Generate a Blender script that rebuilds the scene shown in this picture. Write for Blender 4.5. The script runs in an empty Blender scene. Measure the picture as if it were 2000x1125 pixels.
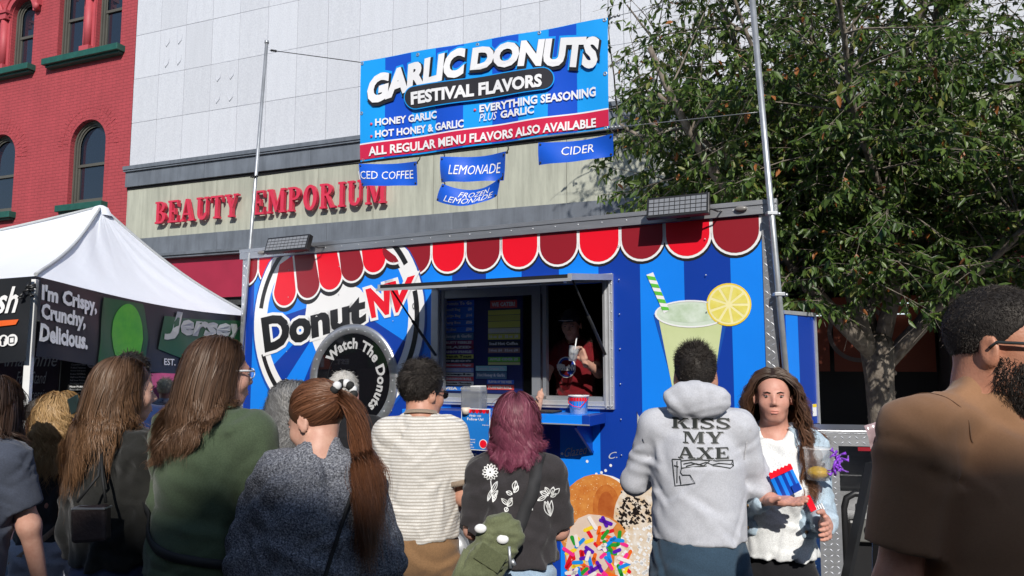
import bpy, math, random
import numpy as np
from mathutils import Vector, Matrix
from mathutils.geometry import tessellate_polygon
from math import sin, cos, pi, radians, hypot, atan, atan2, sqrt

# ---------------------------------------------------------------- camera, sky, sun, exposure
F = 1450.0; PITCH = atan((705-562.5)/F); CAMH = 1.70
SC = bpy.context.scene
COL = SC.collection
cam_data = bpy.data.cameras.new('camera'); cam = bpy.data.objects.new('camera', cam_data); COL.objects.link(cam)
cam_data.sensor_width = 36; cam_data.lens = F/2000*36; cam_data.clip_end = 500; cam_data.clip_start = .05
cam.location = (0, 0, CAMH); cam.rotation_euler = (pi/2+PITCH, 0, 0)
SC.camera = cam
SUN = Vector((.066, -.826, .559)).normalized()
w = bpy.data.worlds.new('World'); SC.world = w; w.use_nodes = True
nt = w.node_tree; bg = nt.nodes['Background']
sky = nt.nodes.new('ShaderNodeTexSky'); sky.sky_type = 'NISHITA'; sky.sun_disc = False
sky.sun_elevation = math.asin(SUN.z); sky.sun_rotation = atan2(SUN.x, SUN.y)
sky.air_density = 1.0; sky.dust_density = .4; sky.ozone_density = 2.0
nt.links.new(sky.outputs[0], bg.inputs[0]); bg.inputs[1].default_value = .115
sl = bpy.data.lights.new('sun', 'SUN'); so = bpy.data.objects.new('sun', sl); COL.objects.link(so)
sl.energy = 4.6; sl.angle = radians(.53); sl.color = (1, .955, .89)
so.rotation_euler = SUN.to_track_quat('Z', 'Y').to_euler(); so.location = (-5, -10, 20)
SC.view_settings.view_transform = 'Standard'; SC.view_settings.look = 'None'
SC.view_settings.exposure = 0.0; SC.view_settings.gamma = 1; SC.view_settings.use_curve_mapping = False
random.seed(7); RNG = np.random.default_rng(7)

# ---------------------------------------------------------------- pixel helpers: a ray of the photograph met with a real plane
def ray(px, py):
    u = (px-1000)/F; v = (562.5-py)/F
    return (u, cos(PITCH)-v*sin(PITCH), sin(PITCH)+v*cos(PITCH))
def W(px, py, Y):
    r = ray(px, py); t = Y/r[1]
    return Vector((r[0]*t, Y, CAMH+r[2]*t))
def onplane(px, py, O, th, off=0):
    d = (cos(th), sin(th)); n = (-sin(th), cos(th)); r = ray(px, py)
    t = (O[0]*n[0]+O[1]*n[1]+off)/(r[0]*n[0]+r[1]*n[1])
    x, y, z = r[0]*t, r[1]*t, CAMH+r[2]*t
    return ((x-O[0])*d[0]+(y-O[1])*d[1], z)

# ---------------------------------------------------------------- objects
def tag(o, label=None, cat=None, group=None, kind=None):
    if label: o['label'] = label
    if cat: o['category'] = cat
    if group: o['group'] = group
    if kind: o['kind'] = kind
    return o
def empty(name, loc=(0, 0, 0), rz=0, label=None, cat=None, group=None, kind=None):
    o = bpy.data.objects.new(name, None); COL.objects.link(o); o.location = loc; o.rotation_euler = (0, 0, rz)
    o.empty_display_size = .1
    return tag(o, label, cat, group, kind)
def link(name, mesh, parent=None):
    o = bpy.data.objects.new(name, mesh); COL.objects.link(o)
    if parent is not None: o.parent = parent
    return o
def npmesh(name, V, Fc, mat=None, smooth=False):
    """V Nx3 array, Fc Mx3 or Mx4 int array"""
    me = bpy.data.meshes.new(name); V = np.asarray(V, np.float32); Fc = np.asarray(Fc, np.int32)
    k = Fc.shape[1]
    me.vertices.add(len(V)); me.vertices.foreach_set('co', V.ravel())
    me.loops.add(len(Fc)*k); me.loops.foreach_set('vertex_index', Fc.ravel())
    me.polygons.add(len(Fc)); me.polygons.foreach_set('loop_start', np.arange(0, len(Fc)*k, k, dtype=np.int32))
    me.update(calc_edges=True)
    if smooth: me.polygons.foreach_set('use_smooth', np.ones(len(Fc), bool))
    if mat: me.materials.append(mat)
    return me
def setcol(me, arr, name='Col'):
    a = me.attributes.new(name, 'FLOAT_COLOR', 'POINT')
    c = np.ones((len(me.vertices), 4), np.float32); c[:, :arr.shape[1]] = arr
    a.data.foreach_set('color', c.ravel())

class MB:
    def __init__(s): s.v = []; s.f = []; s.m = []; s.cur = 0; s.sm = []
    def add(s, V, Fc, smooth=False):
        b = len(s.v); s.v += [tuple(p) for p in V]; s.f += [tuple(b+i for i in f) for f in Fc]
        s.m += [s.cur]*len(Fc); s.sm += [smooth]*len(Fc); return s
    def box(s, x0, x1, y0, y1, z0, z1, M=None):
        V = [Vector((x, y, z)) for z in (z0, z1) for y in (y0, y1) for x in (x0, x1)]
        if M is not None: V = [M @ p for p in V]
        return s.add(V, [(0, 2, 3, 1), (4, 5, 7, 6), (0, 1, 5, 4), (2, 6, 7, 3), (0, 4, 6, 2), (1, 3, 7, 5)])
    def beam(s, a, b, wx, wy, up=(0, 0, 1)):
        a = Vector(a); b = Vector(b); d = (b-a); L = d.length; d.normalize(); up = Vector(up)
        if abs(d.dot(up)) > .98: up = Vector((0, 1, 0))
        x = d.cross(up).normalized(); y = x.cross(d)
        V = [p + x*i*wx/2 + y*j*wy/2 for p in (a, b) for j in (-1, 1) for i in (-1, 1)]
        return s.add(V, [(0, 2, 3, 1), (4, 5, 7, 6), (0, 1, 5, 4), (2, 6, 7, 3), (0, 4, 6, 2), (1, 3, 7, 5)])
    def tube(s, P, R, n=8, cap=True, smooth=True):
        P = [Vector(p) for p in P]; R = R if hasattr(R, '__len__') else [R]*len(P)
        V = []; Fc = []; prev = None
        for i, p in enumerate(P):
            d = (P[min(i+1, len(P)-1)]-P[max(i-1, 0)]).normalized()
            if prev is None:
                a = Vector((0, 0, 1)) if abs(d.z) < .9 else Vector((1, 0, 0))
                x = d.cross(a).normalized()
            else:
                x = (prev - d*prev.dot(d))
                x = x.normalized() if x.length > 1e-6 else d.orthogonal().normalized()
            prev = x; y = d.cross(x)
            for k in range(n):
                t = 2*pi*k/n; V.append(p + x*cos(t)*R[i] + y*sin(t)*R[i])
            if i:
                for k in range(n):
                    a = (i-1)*n+k; b = (i-1)*n+(k+1) % n
                    Fc.append((a, b, b+n, a+n))
        s.add(V, Fc, smooth)
        if cap:
            b = len(s.v)-len(V)
            s.f.append(tuple(b+k for k in range(n))[::-1]); s.m.append(s.cur); s.sm.append(False)
            s.f.append(tuple(b+len(V)-n+k for k in range(n))); s.m.append(s.cur); s.sm.append(False)
        return s
    def lathe(s, prof, n=24, c=(0, 0, 0), M=None, smooth=True):
        V = []; Fc = []
        for r, z in prof:
            for k in range(n):
                t = 2*pi*k/n; p = Vector((c[0]+r*cos(t), c[1]+r*sin(t), c[2]+z)); V.append(M @ p if M is not None else p)
        for i in range(len(prof)-1):
            for k in range(n):
                a = i*n+k; b = i*n+(k+1) % n; Fc.append((a, b, b+n, a+n))
        return s.add(V, Fc, smooth)
    def ell(s, c, r, n=12, m=8, M=None):
        return s.add(*ellmesh(c, r, n, m, M), True)
    def poly(s, loops, fn, depth=None):
        """2-D loops (first outer, others holes) -> tessellated face through fn(x,y[,k]); with depth a prism"""
        if not hasattr(loops[0][0], '__len__'): loops = [loops]
        tri = tessellate_polygon([[Vector((p[0], p[1], 0)) for p in l] for l in loops])
        flat = [p for l in loops for p in l]
        s.add([fn(p[0], p[1]) for p in flat], [tuple(t) for t in tri])
        return s
    def prism(s, loops, fn0, fn1):
        if not hasattr(loops[0][0], '__len__'): loops = [loops]
        s.poly(loops, fn0); s.poly(loops, fn1)
        for l in loops:
            n = len(l); V = [fn0(*p) for p in l]+[fn1(*p) for p in l]
            s.add(V, [(i, (i+1) % n, n+(i+1) % n, n+i) for i in range(n)])
        return s
    def build(s, name, mats, parent=None, bevel=0, fix=False):
        me = bpy.data.meshes.new(name); me.from_pydata(s.v, [], s.f)
        for m in (mats if isinstance(mats, (list, tuple)) else [mats]): me.materials.append(m)
        if len(me.polygons) == len(s.m):
            me.polygons.foreach_set('material_index', s.m); me.polygons.foreach_set('use_smooth', s.sm)
        me.update()
        if fix:
            import bmesh
            bm = bmesh.new(); bm.from_mesh(me); bmesh.ops.remove_doubles(bm, verts=bm.verts, dist=1e-5)
            bmesh.ops.recalc_face_normals(bm, faces=bm.faces); bm.to_mesh(me); bm.free()
        o = link(name, me, parent)
        if bevel:
            b = o.modifiers.new('bevel', 'BEVEL'); b.width = bevel; b.segments = 2; b.limit_method = 'ANGLE'
        return o
def ellmesh(c, r, n=12, m=8, M=None):
    V = []; Fc = []
    for j in range(m+1):
        a = -pi/2+pi*j/m
        for k in range(n):
            t = 2*pi*k/n; p = Vector((c[0]+r[0]*cos(a)*cos(t), c[1]+r[1]*cos(a)*sin(t), c[2]+r[2]*sin(a)))
            V.append(M @ p if M is not None else p)
    for j in range(m):
        for k in range(n):
            a = j*n+k; b = j*n+(k+1) % n; Fc.append((a, b, b+n, a+n))
    return V, Fc
def arc(cx, cy, r, a0, a1, n=16, ry=None):
    ry = r if ry is None else ry
    return [(cx+r*cos(radians(a0+(a1-a0)*i/n)), cy+ry*sin(radians(a0+(a1-a0)*i/n))) for i in range(n+1)]
def circ(cx, cy, r, n=32, ry=None): return arc(cx, cy, r, 0, 360*(n-1)/n, n-1, ry)

# ---------------------------------------------------------------- materials
def nd(t, kind, **k):
    n = t.nodes.new(kind)
    for a, v in k.items():
        if a.startswith('i'): n.inputs[int(a[1:])].default_value = v
        else: setattr(n, a, v)
    return n
MATS = {}
def mat(name, c, rough=.6, metal=0, var=.12, vs=3, bump=0, bs=60, spec=.5, coat=0, c2=None, stretch=(1, 1, 1), fine=0, trans=0, alpha=1, emit=0, sheen=0, sub=0, rnd=0, dirt=0):
    if name in MATS: return MATS[name]
    m = bpy.data.materials.new(name); m.use_nodes = True; t = m.node_tree; L = t.links.new
    b = t.nodes['Principled BSDF']
    tc = nd(t, 'ShaderNodeTexCoord'); mp = nd(t, 'ShaderNodeMapping'); L(tc.outputs['Object'], mp.inputs[0]); mp.inputs['Scale'].default_value = stretch
    b.inputs['Base Color'].default_value = (*c, 1); b.inputs['Roughness'].default_value = rough; b.inputs['Metallic'].default_value = metal
    b.inputs['Specular IOR Level'].default_value = spec
    if coat: b.inputs['Coat Weight'].default_value = coat; b.inputs['Coat Roughness'].default_value = .05
    if trans: b.inputs['Transmission Weight'].default_value = trans
    if alpha < 1: b.inputs['Alpha'].default_value = alpha
    if sheen: b.inputs['Sheen Weight'].default_value = sheen
    if sub: b.inputs['Subsurface Weight'].default_value = sub; b.inputs['Subsurface Radius'].default_value = (.012, .005, .003)
    if emit: b.inputs['Emission Color'].default_value = (*c, 1); b.inputs['Emission Strength'].default_value = emit
    col = None
    if var or c2:
        n = nd(t, 'ShaderNodeTexNoise', noise_dimensions='3D'); n.inputs['Scale'].default_value = vs; n.inputs['Detail'].default_value = 6; n.inputs['Roughness'].default_value = .62
        L(mp.outputs[0], n.inputs[0])
        r = nd(t, 'ShaderNodeMapRange'); r.inputs[1].default_value = .3; r.inputs[2].default_value = .7
        L(n.outputs[0], r.inputs[0])
        x = nd(t, 'ShaderNodeMix', data_type='RGBA'); L(r.outputs[0], x.inputs[0])
        ca = c2 if c2 else tuple(v*(1-var) for v in c); cb = c if c2 else tuple(min(1, v*(1+var)) for v in c)
        x.inputs[6].default_value = (*ca, 1); x.inputs[7].default_value = (*cb, 1); col = x.outputs[2]
    if fine:
        n = nd(t, 'ShaderNodeTexNoise'); n.inputs['Scale'].default_value = 220; n.inputs['Detail'].default_value = 2; L(mp.outputs[0], n.inputs[0])
        r = nd(t, 'ShaderNodeMapRange'); r.inputs[1].default_value = .35; r.inputs[2].default_value = .65; r.inputs[3].default_value = 1-fine; r.inputs[4].default_value = 1+fine; L(n.outputs[0], r.inputs[0])
        x = nd(t, 'ShaderNodeMix', data_type='RGBA', blend_type='MULTIPLY'); x.inputs[0].default_value = 1
        if col: L(col, x.inputs[6])
        else: x.inputs[6].default_value = (*c, 1)
        L(r.outputs[0], x.inputs[7]); col = x.outputs[2]
    if rnd:
        oi = nd(t, 'ShaderNodeObjectInfo'); r = nd(t, 'ShaderNodeMapRange'); r.inputs[3].default_value = 1-rnd; r.inputs[4].default_value = 1+rnd; L(oi.outputs['Random'], r.inputs[0])
        x = nd(t, 'ShaderNodeMix', data_type='RGBA', blend_type='MULTIPLY'); x.inputs[0].default_value = 1
        if col: L(col, x.inputs[6])
        else: x.inputs[6].default_value = (*c, 1)
        L(r.outputs[0], x.inputs[7]); col = x.outputs[2]
        va = nd(t, 'ShaderNodeVectorMath', operation='ADD'); L(tc.outputs['Object'], va.inputs[0])
        vm = nd(t, 'ShaderNodeMath', operation='MULTIPLY'); vm.inputs[1].default_value = 37; L(oi.outputs['Random'], vm.inputs[0]); L(vm.outputs[0], va.inputs[1]); L(va.outputs[0], mp.inputs[0])
    if dirt:   # streaky weathering
        m2 = nd(t, 'ShaderNodeMapping'); m2.inputs['Scale'].default_value = (5, 5, .55); L(tc.outputs['Object'], m2.inputs[0])
        n = nd(t, 'ShaderNodeTexNoise'); n.inputs['Scale'].default_value = 1.3; n.inputs['Detail'].default_value = 7; n.inputs['Roughness'].default_value = .7; L(m2.outputs[0], n.inputs[0])
        r = nd(t, 'ShaderNodeMapRange'); r.inputs[1].default_value = .42; r.inputs[2].default_value = .7; r.inputs[3].default_value = 1; r.inputs[4].default_value = 1-dirt; L(n.outputs[0], r.inputs[0])
        x = nd(t, 'ShaderNodeMix', data_type='RGBA', blend_type='MULTIPLY'); x.inputs[0].default_value = 1
        if col: L(col, x.inputs[6])
        else: x.inputs[6].default_value = (*c, 1)
        L(r.outputs[0], x.inputs[7]); col = x.outputs[2]
    if col: L(col, b.inputs['Base Color'])
    if bump:
        n = nd(t, 'ShaderNodeTexNoise'); n.inputs['Scale'].default_value = bs; n.inputs['Detail'].default_value = 5; L(mp.outputs[0], n.inputs[0])
        bp = nd(t, 'ShaderNodeBump'); bp.inputs['Distance'].default_value = .01; bp.inputs['Strength'].default_value = bump; L(n.outputs[0], bp.inputs['Height']); L(bp.outputs[0], b.inputs['Normal'])
    MATS[name] = m
    return m
def P(m): return m.node_tree.nodes['Principled BSDF']

# ---------------------------------------------------------------- lettering from the built-in font
_tc = {}
def glyphs(body, bold=.02, shear=0, res=3, spacing=1.0, align='LEFT'):
    k = (body, bold, shear, res, spacing, align)
    if k in _tc: return _tc[k]
    c = bpy.data.curves.new('t', 'FONT'); c.body = body; c.offset = bold; c.shear = shear; c.resolution_u = res; c.fill_mode = 'FRONT'; c.space_character = spacing; c.align_x = align
    o = bpy.data.objects.new('t', c); m = o.to_mesh()
    V = [(v.co.x, v.co.y) for v in m.vertices]; Fc = [tuple(p.vertices) for p in m.polygons]
    o.to_mesh_clear(); bpy.data.objects.remove(o); bpy.data.curves.remove(c)
    _tc[k] = (V, Fc); return V, Fc
def bbox(V):
    xs = [v[0] for v in V]; ys = [v[1] for v in V]; return min(xs), max(xs), min(ys), max(ys)
def qmap(p00, p10, p11, p01):
    def f(u, v): return tuple((a*(1-u)+b*u)*(1-v)+(d*(1-u)+c*u)*v for a, b, c, d in zip(p00, p10, p11, p01))
    return f
def text_in(mb, body, fn, bold=.02, shear=0, box=None, res=2, spacing=1.0, vb=None, warp=None):
    """fits the text's box to the unit square, optional warp (u,v)->(u,v), then fn(u,v) -> 3-D point"""
    V, Fc = glyphs(body, bold, shear, res, spacing)
    x0, x1, y0, y1 = box if box else bbox(V)
    out = []
    for x, y in V:
        u, v = (x-x0)/(x1-x0), (y-y0)/(y1-y0)
        if warp: u, v = warp(u, v)
        out.append(fn(u, v))
    mb.add(out, Fc); return (x0, x1, y0, y1)
# ================================================================ slab-serif letters, built from strokes
def _r(x0, y0, x1, y1): return [(x0, y0), (x1, y0), (x1, y1), (x0, y1)]
def _ring(cx, cy, rx, ry, ix, iy, a0, a1, n=14):
    o = arc(cx, cy, rx, a0, a1, n, ry); i = arc(cx, cy, ix, a0, a1, n, iy); return o+i[::-1]
def serif_letter(ch):
    T, t, s = .2, .085, .085
    st = lambda x: [_r(x, 0, x+T, 1), _r(x-.08, 0, x+T+.08, s), _r(x-.08, 1-s, x+T+.08, 1)]
    if ch == 'I': return st(.08), .36
    if ch == 'E': return st(.08)+[_r(.3, 1-s, .72, 1), _r(.3, 0, .74, s), _r(.28, .46, .5, .54), _r(.46, .36, .53, .64), [(.64, 1-s), (.72, 1-s), (.72, .7)], [(.66, s), (.74, s), (.74, .32)]], .76
    if ch == 'B': return st(.08)+[_ring(.36, .76, .34, .24, .14, .16, -90, 90), _ring(.36, .27, .4, .27, .18, .18, -90, 90), _r(.28, .92, .36, 1), _r(.28, .46, .36, .54), _r(.28, 0, .36, .09)], .78
    if ch == 'P': return st(.08)+[_ring(.36, .73, .38, .27, .17, .185, -90, 90), _r(.28, .915, .36, 1), _r(.28, .46, .36, .545)], .76
    if ch == 'R': return st(.08)+[_ring(.36, .75, .36, .25, .16, .165, -90, 90), _r(.28, .915, .36, 1), _r(.28, .5, .36, .585), [(.36, .52), (.52, .52), (.8, .05), (.86, 0), (.64, 0)], _r(.64, 0, .9, s)], .9
    if ch == 'A': return [[(.34, 1), (.52, 1), (.88, 0), (.66, 0)], [(.34, 1), (.42, .92), (.16, 0), (.08, 0)], _r(.22, .28, .7, .36), _r(0, 0, .27, s), _r(.56, 0, .98, s)], .96
    if ch == 'U': return [_r(.08, .3, .28, 1), _r(.66, .3, .75, 1), _ring(.415, .3, .335, .3, .135, .2, 180, 360), _r(0, 1-s, .36, 1), _r(.56, 1-s, .84, 1)], .84
    if ch == 'T': return [_r(.3, 0, .5, 1), _r(.2, 0, .6, s), _r(0, 1-s, .8, 1), [(0, 1-s), (.08, 1-s), (0, .7)], [(.8, 1-s), (.72, 1-s), (.8, .7)]], .8
    if ch == 'Y': return [_r(.34, 0, .54, .48), _r(.25, 0, .63, s), [(.06, 1), (.28, 1), (.54, .46), (.34, .42)], [(.7, 1), (.8, 1), (.54, .4), (.46, .46)], _r(0, 1-s, .36, 1), _r(.6, 1-s, .9, 1)], .88
    if ch == 'M': return [_r(.09, 0, .17, 1), _r(.82, 0, 1.02, 1), [(.09, 1), (.32, 1), (.62, .12), (.5, .05)], [(.82, 1), (.9, 1), (.58, .05), (.5, .05)], _r(0, 0, .27, s), _r(.74, 0, 1.1, s), _r(0, 1-s, .2, 1), _r(.86, 1-s, 1.1, 1)], 1.1
    if ch == 'O': return [_ring(.4, .5, .4, .52, .18, .4, 0, 180), _ring(.4, .5, .4, .52, .18, .4, 180, 360)], .8
    if ch == 'K': return st(.08)+[[(.28, .42), (.28, .54), (.66, 1), (.76, 1)], [(.38, .6), (.52, .68), (.88, 0), (.64, 0)], _r(.58, 1-s, .88, 1), _r(.58, 0, .96, s)], .95
    if ch == 'X': return [[(.06, 1), (.3, 1), (.88, 0), (.64, 0)], [(.72, 1), (.8, 1), (.2, 0), (.1, 0)], _r(0, 0, .3, s), _r(.56, 0, .96, s), _r(0, 1-s, .38, 1), _r(.6, 1-s, .9, 1)], .94
    if ch == 'S': return [_ring(.36, .75, .34, .27, .17, .17, 20, 180), _ring(.36, .25, .36, .27, .19, .17, -160, 0), [(.02, .75), (.19, .75), (.36, .62), (.55, .52), (.72, .28), (.72, .25), (.55, .25), (.5, .36), (.2, .5), (.04, .62)], _r(.6, .72, .68, 1), _r(.02, 0, .1, .28)], .74
def extrude_letter(mb, ch, fn, d):
    """fn(x,y,depth) ; strokes get hair's-breadth steps so no two faces share a plane"""
    polys, wd = serif_letter(ch)
    for i, p in enumerate(polys):
        mb.prism([p], lambda x, y: fn(x, y, 0), lambda x, y, i=i: fn(x, y, d+i*.0009))
    return wd

# ================================================================ ground
AS = mat('asphalt', (.055, .054, .055), .9, var=.3, vs=2.5, bump=.5, bs=90, fine=.5)
CONC = mat('paving_concrete', (.33, .32, .3), .85, var=.15, vs=1.5, bump=.2, bs=60, fine=.15)
KERB = mat('kerb_stone', (.36, .36, .35), .8, var=.12, bump=.2)
TB = radians(-22); BO = W(250, 400, 15)
def bp(px, py, off=0): return onplane(px, py, BO, TB, off)
m = MB(); m.box(-120, 120, -120, 120, -.6, -.1); g = m.build('street', AS); tag(g, kind='structure')
m = MB(); m.box(-60, 60, -5.0, .05, -.3, .03); g = m.build('pavement', CONC); g.location = (BO.x, BO.y, 0); g.rotation_euler.z = TB; tag(g, kind='structure')
m = MB(); m.box(-60, 60, -5.15, -5.0, -.3, .034); g = m.build('kerb', KERB, bevel=.02); g.location = (BO.x, BO.y, 0); g.rotation_euler.z = TB; tag(g, kind='structure')

# ================================================================ white panelled shop building
WS = empty('shop_building', (BO.x, BO.y, 0), TB, 'tall building clad in white stone panels with a grey and pale green shop sign band', 'building')
PANEL = mat('speckled_stone', (.64, .66, .70), .75, var=.05, vs=40, c2=(.5, .52, .57), rnd=.05, bump=.1, bs=150, dirt=.05)
JOINT = mat('joint_grey', (.17, .18, .19), .9)
SIGNP = mat('pale_green_metal', (.44, .45, .37), .55, var=.07, vs=1.2, rnd=.04, dirt=.32)
FLASH = mat('grey_flashing', (.185, .205, .235), .45, metal=.25, var=.16, vs=2, rnd=.06, dirt=.3)
BLK = mat('matt_black', (.012, .012, .013), .7)
SRED = mat('sign_red', (.6, .03, .07), .42, var=.06, coat=.2)
m = MB(); m.box(0, 20, .03, 6, 2.75, 12.3); m.build('wall', JOINT, WS)
m = MB(); m.box(0.004, .688, -.012, .03, 0.004, .938); pan = m.build('panel', PANEL, WS)
pan.location = (0, 0, 5.66)
pm = MB()
for q in (0, 1):
    for h_ in (0, 1):
        x0 = .1+q*.33; z0 = .1+h_*.44
        pm.tube([(x0+.02, -.018, z0+.36), (x0+.03, -.022, z0+.12), (x0+.08, -.024, z0+.03), (x0+.15, -.022, z0+.1), (x0+.17, -.016, z0+.22)], [.002, .005, .007, .005, .002], 6)
rel_at = {(1, 0), (3, 1)}
relmesh = None
for r in range(7):
    for i in range(28):
        if (r, i) == (0, 0): o = pan
        else: o = pan.copy(); COL.objects.link(o); o.location = (i*.692, RNG.normal(0, .001), 5.66+r*.942)
        if (i, 2-r if r < 3 else r) in rel_at:
            if relmesh is None: relo = pm.build('relief', PANEL, o); relmesh = relo.data
            else: link('relief', relmesh, o)
m = MB(); m.box(-.02, 20, -.16, .028, 5.58, 5.655); m.box(-.02, 20, -.14, .028, 5.545, 5.575); m.build('ledge', FLASH, WS)
for k in range(8):
    m = MB(); m.box(k*2.5+.003-(.4 if k else 0), k*2.5+2.097, -.10, .028, 5.235, 5.54); m.build('flashing', FLASH, WS)
m = MB(); m.box(0, 20, -.05, .027, 5.19, 5.232); m.build('gap_shade_strip', BLK, WS)  # solid black strip; its colour supplies the shade under the flashing
sp = None
for k in range(17):
    if sp is None:
        m = MB(); m.box(.004, 1.176, -.03, .026, 4.145, 5.185); sp = m.build('sign_panel', SIGNP, WS)
    else:
        o = sp.copy(); COL.objects.link(o); o.location = (k*1.18+(0 if k else 0), 0, 0)
for k in range(8):
    m = MB(); m.box(k*2.5+.003, k*2.5+2.497, -.12, .028, 3.80, 4.14); m.build('flashing', FLASH, WS)
m = MB(); m.box(-.02, 20, -.2, .028, 3.745, 3.797); m.box(-.02, 20, -.17, .028, 3.70, 3.742); m.build('ledge', FLASH, WS)
# recessed storefront below, its deep shade put into near-black materials
CRIM = mat('crimson_fascia', (.33, .018, .05), .5, var=.1, vs=2)
GLASSD = mat('dark_shop_glass', (.012, .013, .016), .06, var=0, spec=.6)
ORG = mat('orange_window_film', (.16, .028, .008), .5, var=.1)
BRKD = mat('dark_brick', (.03, .018, .014), .9, var=.2, vs=8)
m = MB(); m.box(0, 20, -.04, .028, 2.9, 3.695); m.build('fascia', CRIM, WS)
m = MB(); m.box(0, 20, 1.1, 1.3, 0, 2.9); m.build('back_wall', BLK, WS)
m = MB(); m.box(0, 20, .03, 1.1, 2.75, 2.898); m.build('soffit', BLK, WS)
for k, (a, b) in enumerate([(0, .5), (6.2, 6.6), (11.2, 11.5), (14.55, 20)]):
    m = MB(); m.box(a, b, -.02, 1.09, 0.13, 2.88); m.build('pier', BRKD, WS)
bk = None
for j in range(26):
    for i in range(9):
        if bk is None: m = MB(); m.box(0, .22, -.035, -.022, 0, .065); bk = o = m.build('brick', mat('brick_dark', (.05, .024, .018), .9, rnd=.4, bump=.3), WS)
        else: o = bk.copy(); COL.objects.link(o)
        o.location = (14.58+i*.235+(.117 if j % 2 else 0), 0, .9+j*.077)
for a, b in ((11.52, 12.3), (12.36, 13.15), (13.21, 13.9), (13.96, 14.5)):
    m = MB(); m.box(a, b, .8, .82, 1.55, 2.62); m.build('window_pane', ORG, WS)
for a in (6.62, 8.2, 9.7):
    m = MB(); m.box(a, a+1.4, .8, .82, .6, 2.7); m.build('window_pane', GLASSD, WS)
for a in (.55, 2.4, 4.3):
    m = MB(); m.box(a, a+1.7, .8, .82, .6, 2.7); m.build('window_pane', GLASSD, WS)
m = MB()
for p in circ(13.55, 2.05, .42, 2): pass
m.poly([circ(13.55, 2.1, .42, 36), circ(13.55, 2.1, .36, 36)[::-1]], lambda x, y: (x, .795, y)); m.build('ring_emblem', mat('faded_print', (.12, .09, .08), .6), WS)
TUBE = mat('fluorescent_tube', (.85, .95, 1), .5, var=0, emit=1.1)
for k, (z, a, b) in enumerate([(2.5, 11.55, 12.2), (2.5, 12.35, 13.0), (2.35, 11.55, 13.1), (2.62, 11.5, 11.9), (2.35, 13.95, 14.2), (2.5, 13.95, 14.25)]):
    m = MB(); m.box(a, b, .72, .735, z, z+.014); m.build('tube_light', TUBE, WS)
# sign letters
sg = empty('sign_lettering', (BO.x, BO.y, 0), TB, 'raised red slab serif letters reading BEAUTY EMPORIUM on pale green band', 'sign')
def run(word, s0, s1, z0, h):
    tot = sum(serif_letter(c)[1] for c in word)+.16*(len(word)-1); k = (s1-s0)/tot; x = s0
    for c in word:
        m = MB(); wd = extrude_letter(m, c, lambda a, b, d, x=x: (x+a*k, -.085-d, z0+b*h), .07); m.build('letter', SRED, sg, fix=False); x += (wd+.16)*k
run('BEAUTY', .93, 3.0, 4.40, .44); run('EMPORIUM', 3.35, 6.22, 4.40, .45)

# ================================================================ red brick building
RB = empty('brick_building', (BO.x, BO.y, 0), TB, 'red painted brick building with tall arched windows and green stone sills', 'building')
def brickmat(name, c):
    m = mat(name, c, .8, var=.1, vs=1.2, dirt=.12); t = m.node_tree; L = t.links.new
    tc = nd(t, 'ShaderNodeTexCoord'); sp = nd(t, 'ShaderNodeSeparateXYZ'); cb = nd(t, 'ShaderNodeCombineXYZ'); L(tc.outputs['Object'], sp.inputs[0]); L(sp.outputs[0], cb.inputs[0]); L(sp.outputs[2], cb.inputs[1])
    b = nd(t, 'ShaderNodeTexBrick'); b.inputs['Scale'].default_value = 1; b.inputs['Mortar Size'].default_value = .006; b.inputs['Mortar Smooth'].default_value = .4; b.inputs['Brick Width'].default_value = .21; b.inputs['Row Height'].default_value = .071
    L(cb.outputs[0], b.inputs[0]); b.inputs['Color1'].default_value = (1, 1, 1, 1); b.inputs['Color2'].default_value = (.82, .82, .82, 1); b.inputs['Mortar'].default_value = (.3, .3, .3, 1)
    n = nd(t, 'ShaderNodeTexNoise'); n.inputs['Scale'].default_value = 30; L(tc.outputs['Object'], n.inputs[0])
    a = nd(t, 'ShaderNodeMix', data_type='RGBA', blend_type='ADD'); a.inputs[0].default_value = .5; L(b.outputs[0], a.inputs[6]); L(n.outputs[0], a.inputs[7])
    bp_ = nd(t, 'ShaderNodeBump'); bp_.inputs['Strength'].default_value = .8; bp_.inputs['Distance'].default_value = .012; L(a.outputs[2], bp_.inputs['Height']); L(bp_.outputs[0], P(m).inputs['Normal'])
    pr = P(m).inputs['Base Color']; src = pr.links[0].from_socket
    mx = nd(t, 'ShaderNodeMix', data_type='RGBA', blend_type='MULTIPLY'); mx.inputs[0].default_value = .35; L(src, mx.inputs[6]); L(b.outputs[0], mx.inputs[7]); L(mx.outputs[2], pr)
    return m
RBR = brickmat('red_painted_brick', (.40, .056, .068))
RTRIM = mat('red_painted_stone', (.45, .07, .085), .6, var=.08)
GRN = mat('green_sill_paint', (.012, .085, .065), .5, var=.2, vs=8)
FRM = mat('olive_grey_frame', (.09, .088, .075), .5, var=.1)
WGL = mat('sky_reflecting_glass', (.012, .018, .03), .02, var=0, spec=1.0)
CURT = mat('grey_curtain', (.16, .17, .16), .9, var=.2, vs=14, stretch=(6, 1, .3))
def win_shape(x0, x1, z0, z1, n=18):
    r = (x1-x0)/2; return [(x0, z0), (x1, z0)]+arc((x0+x1)/2, z1-r, r, 0, 180, n)
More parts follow.
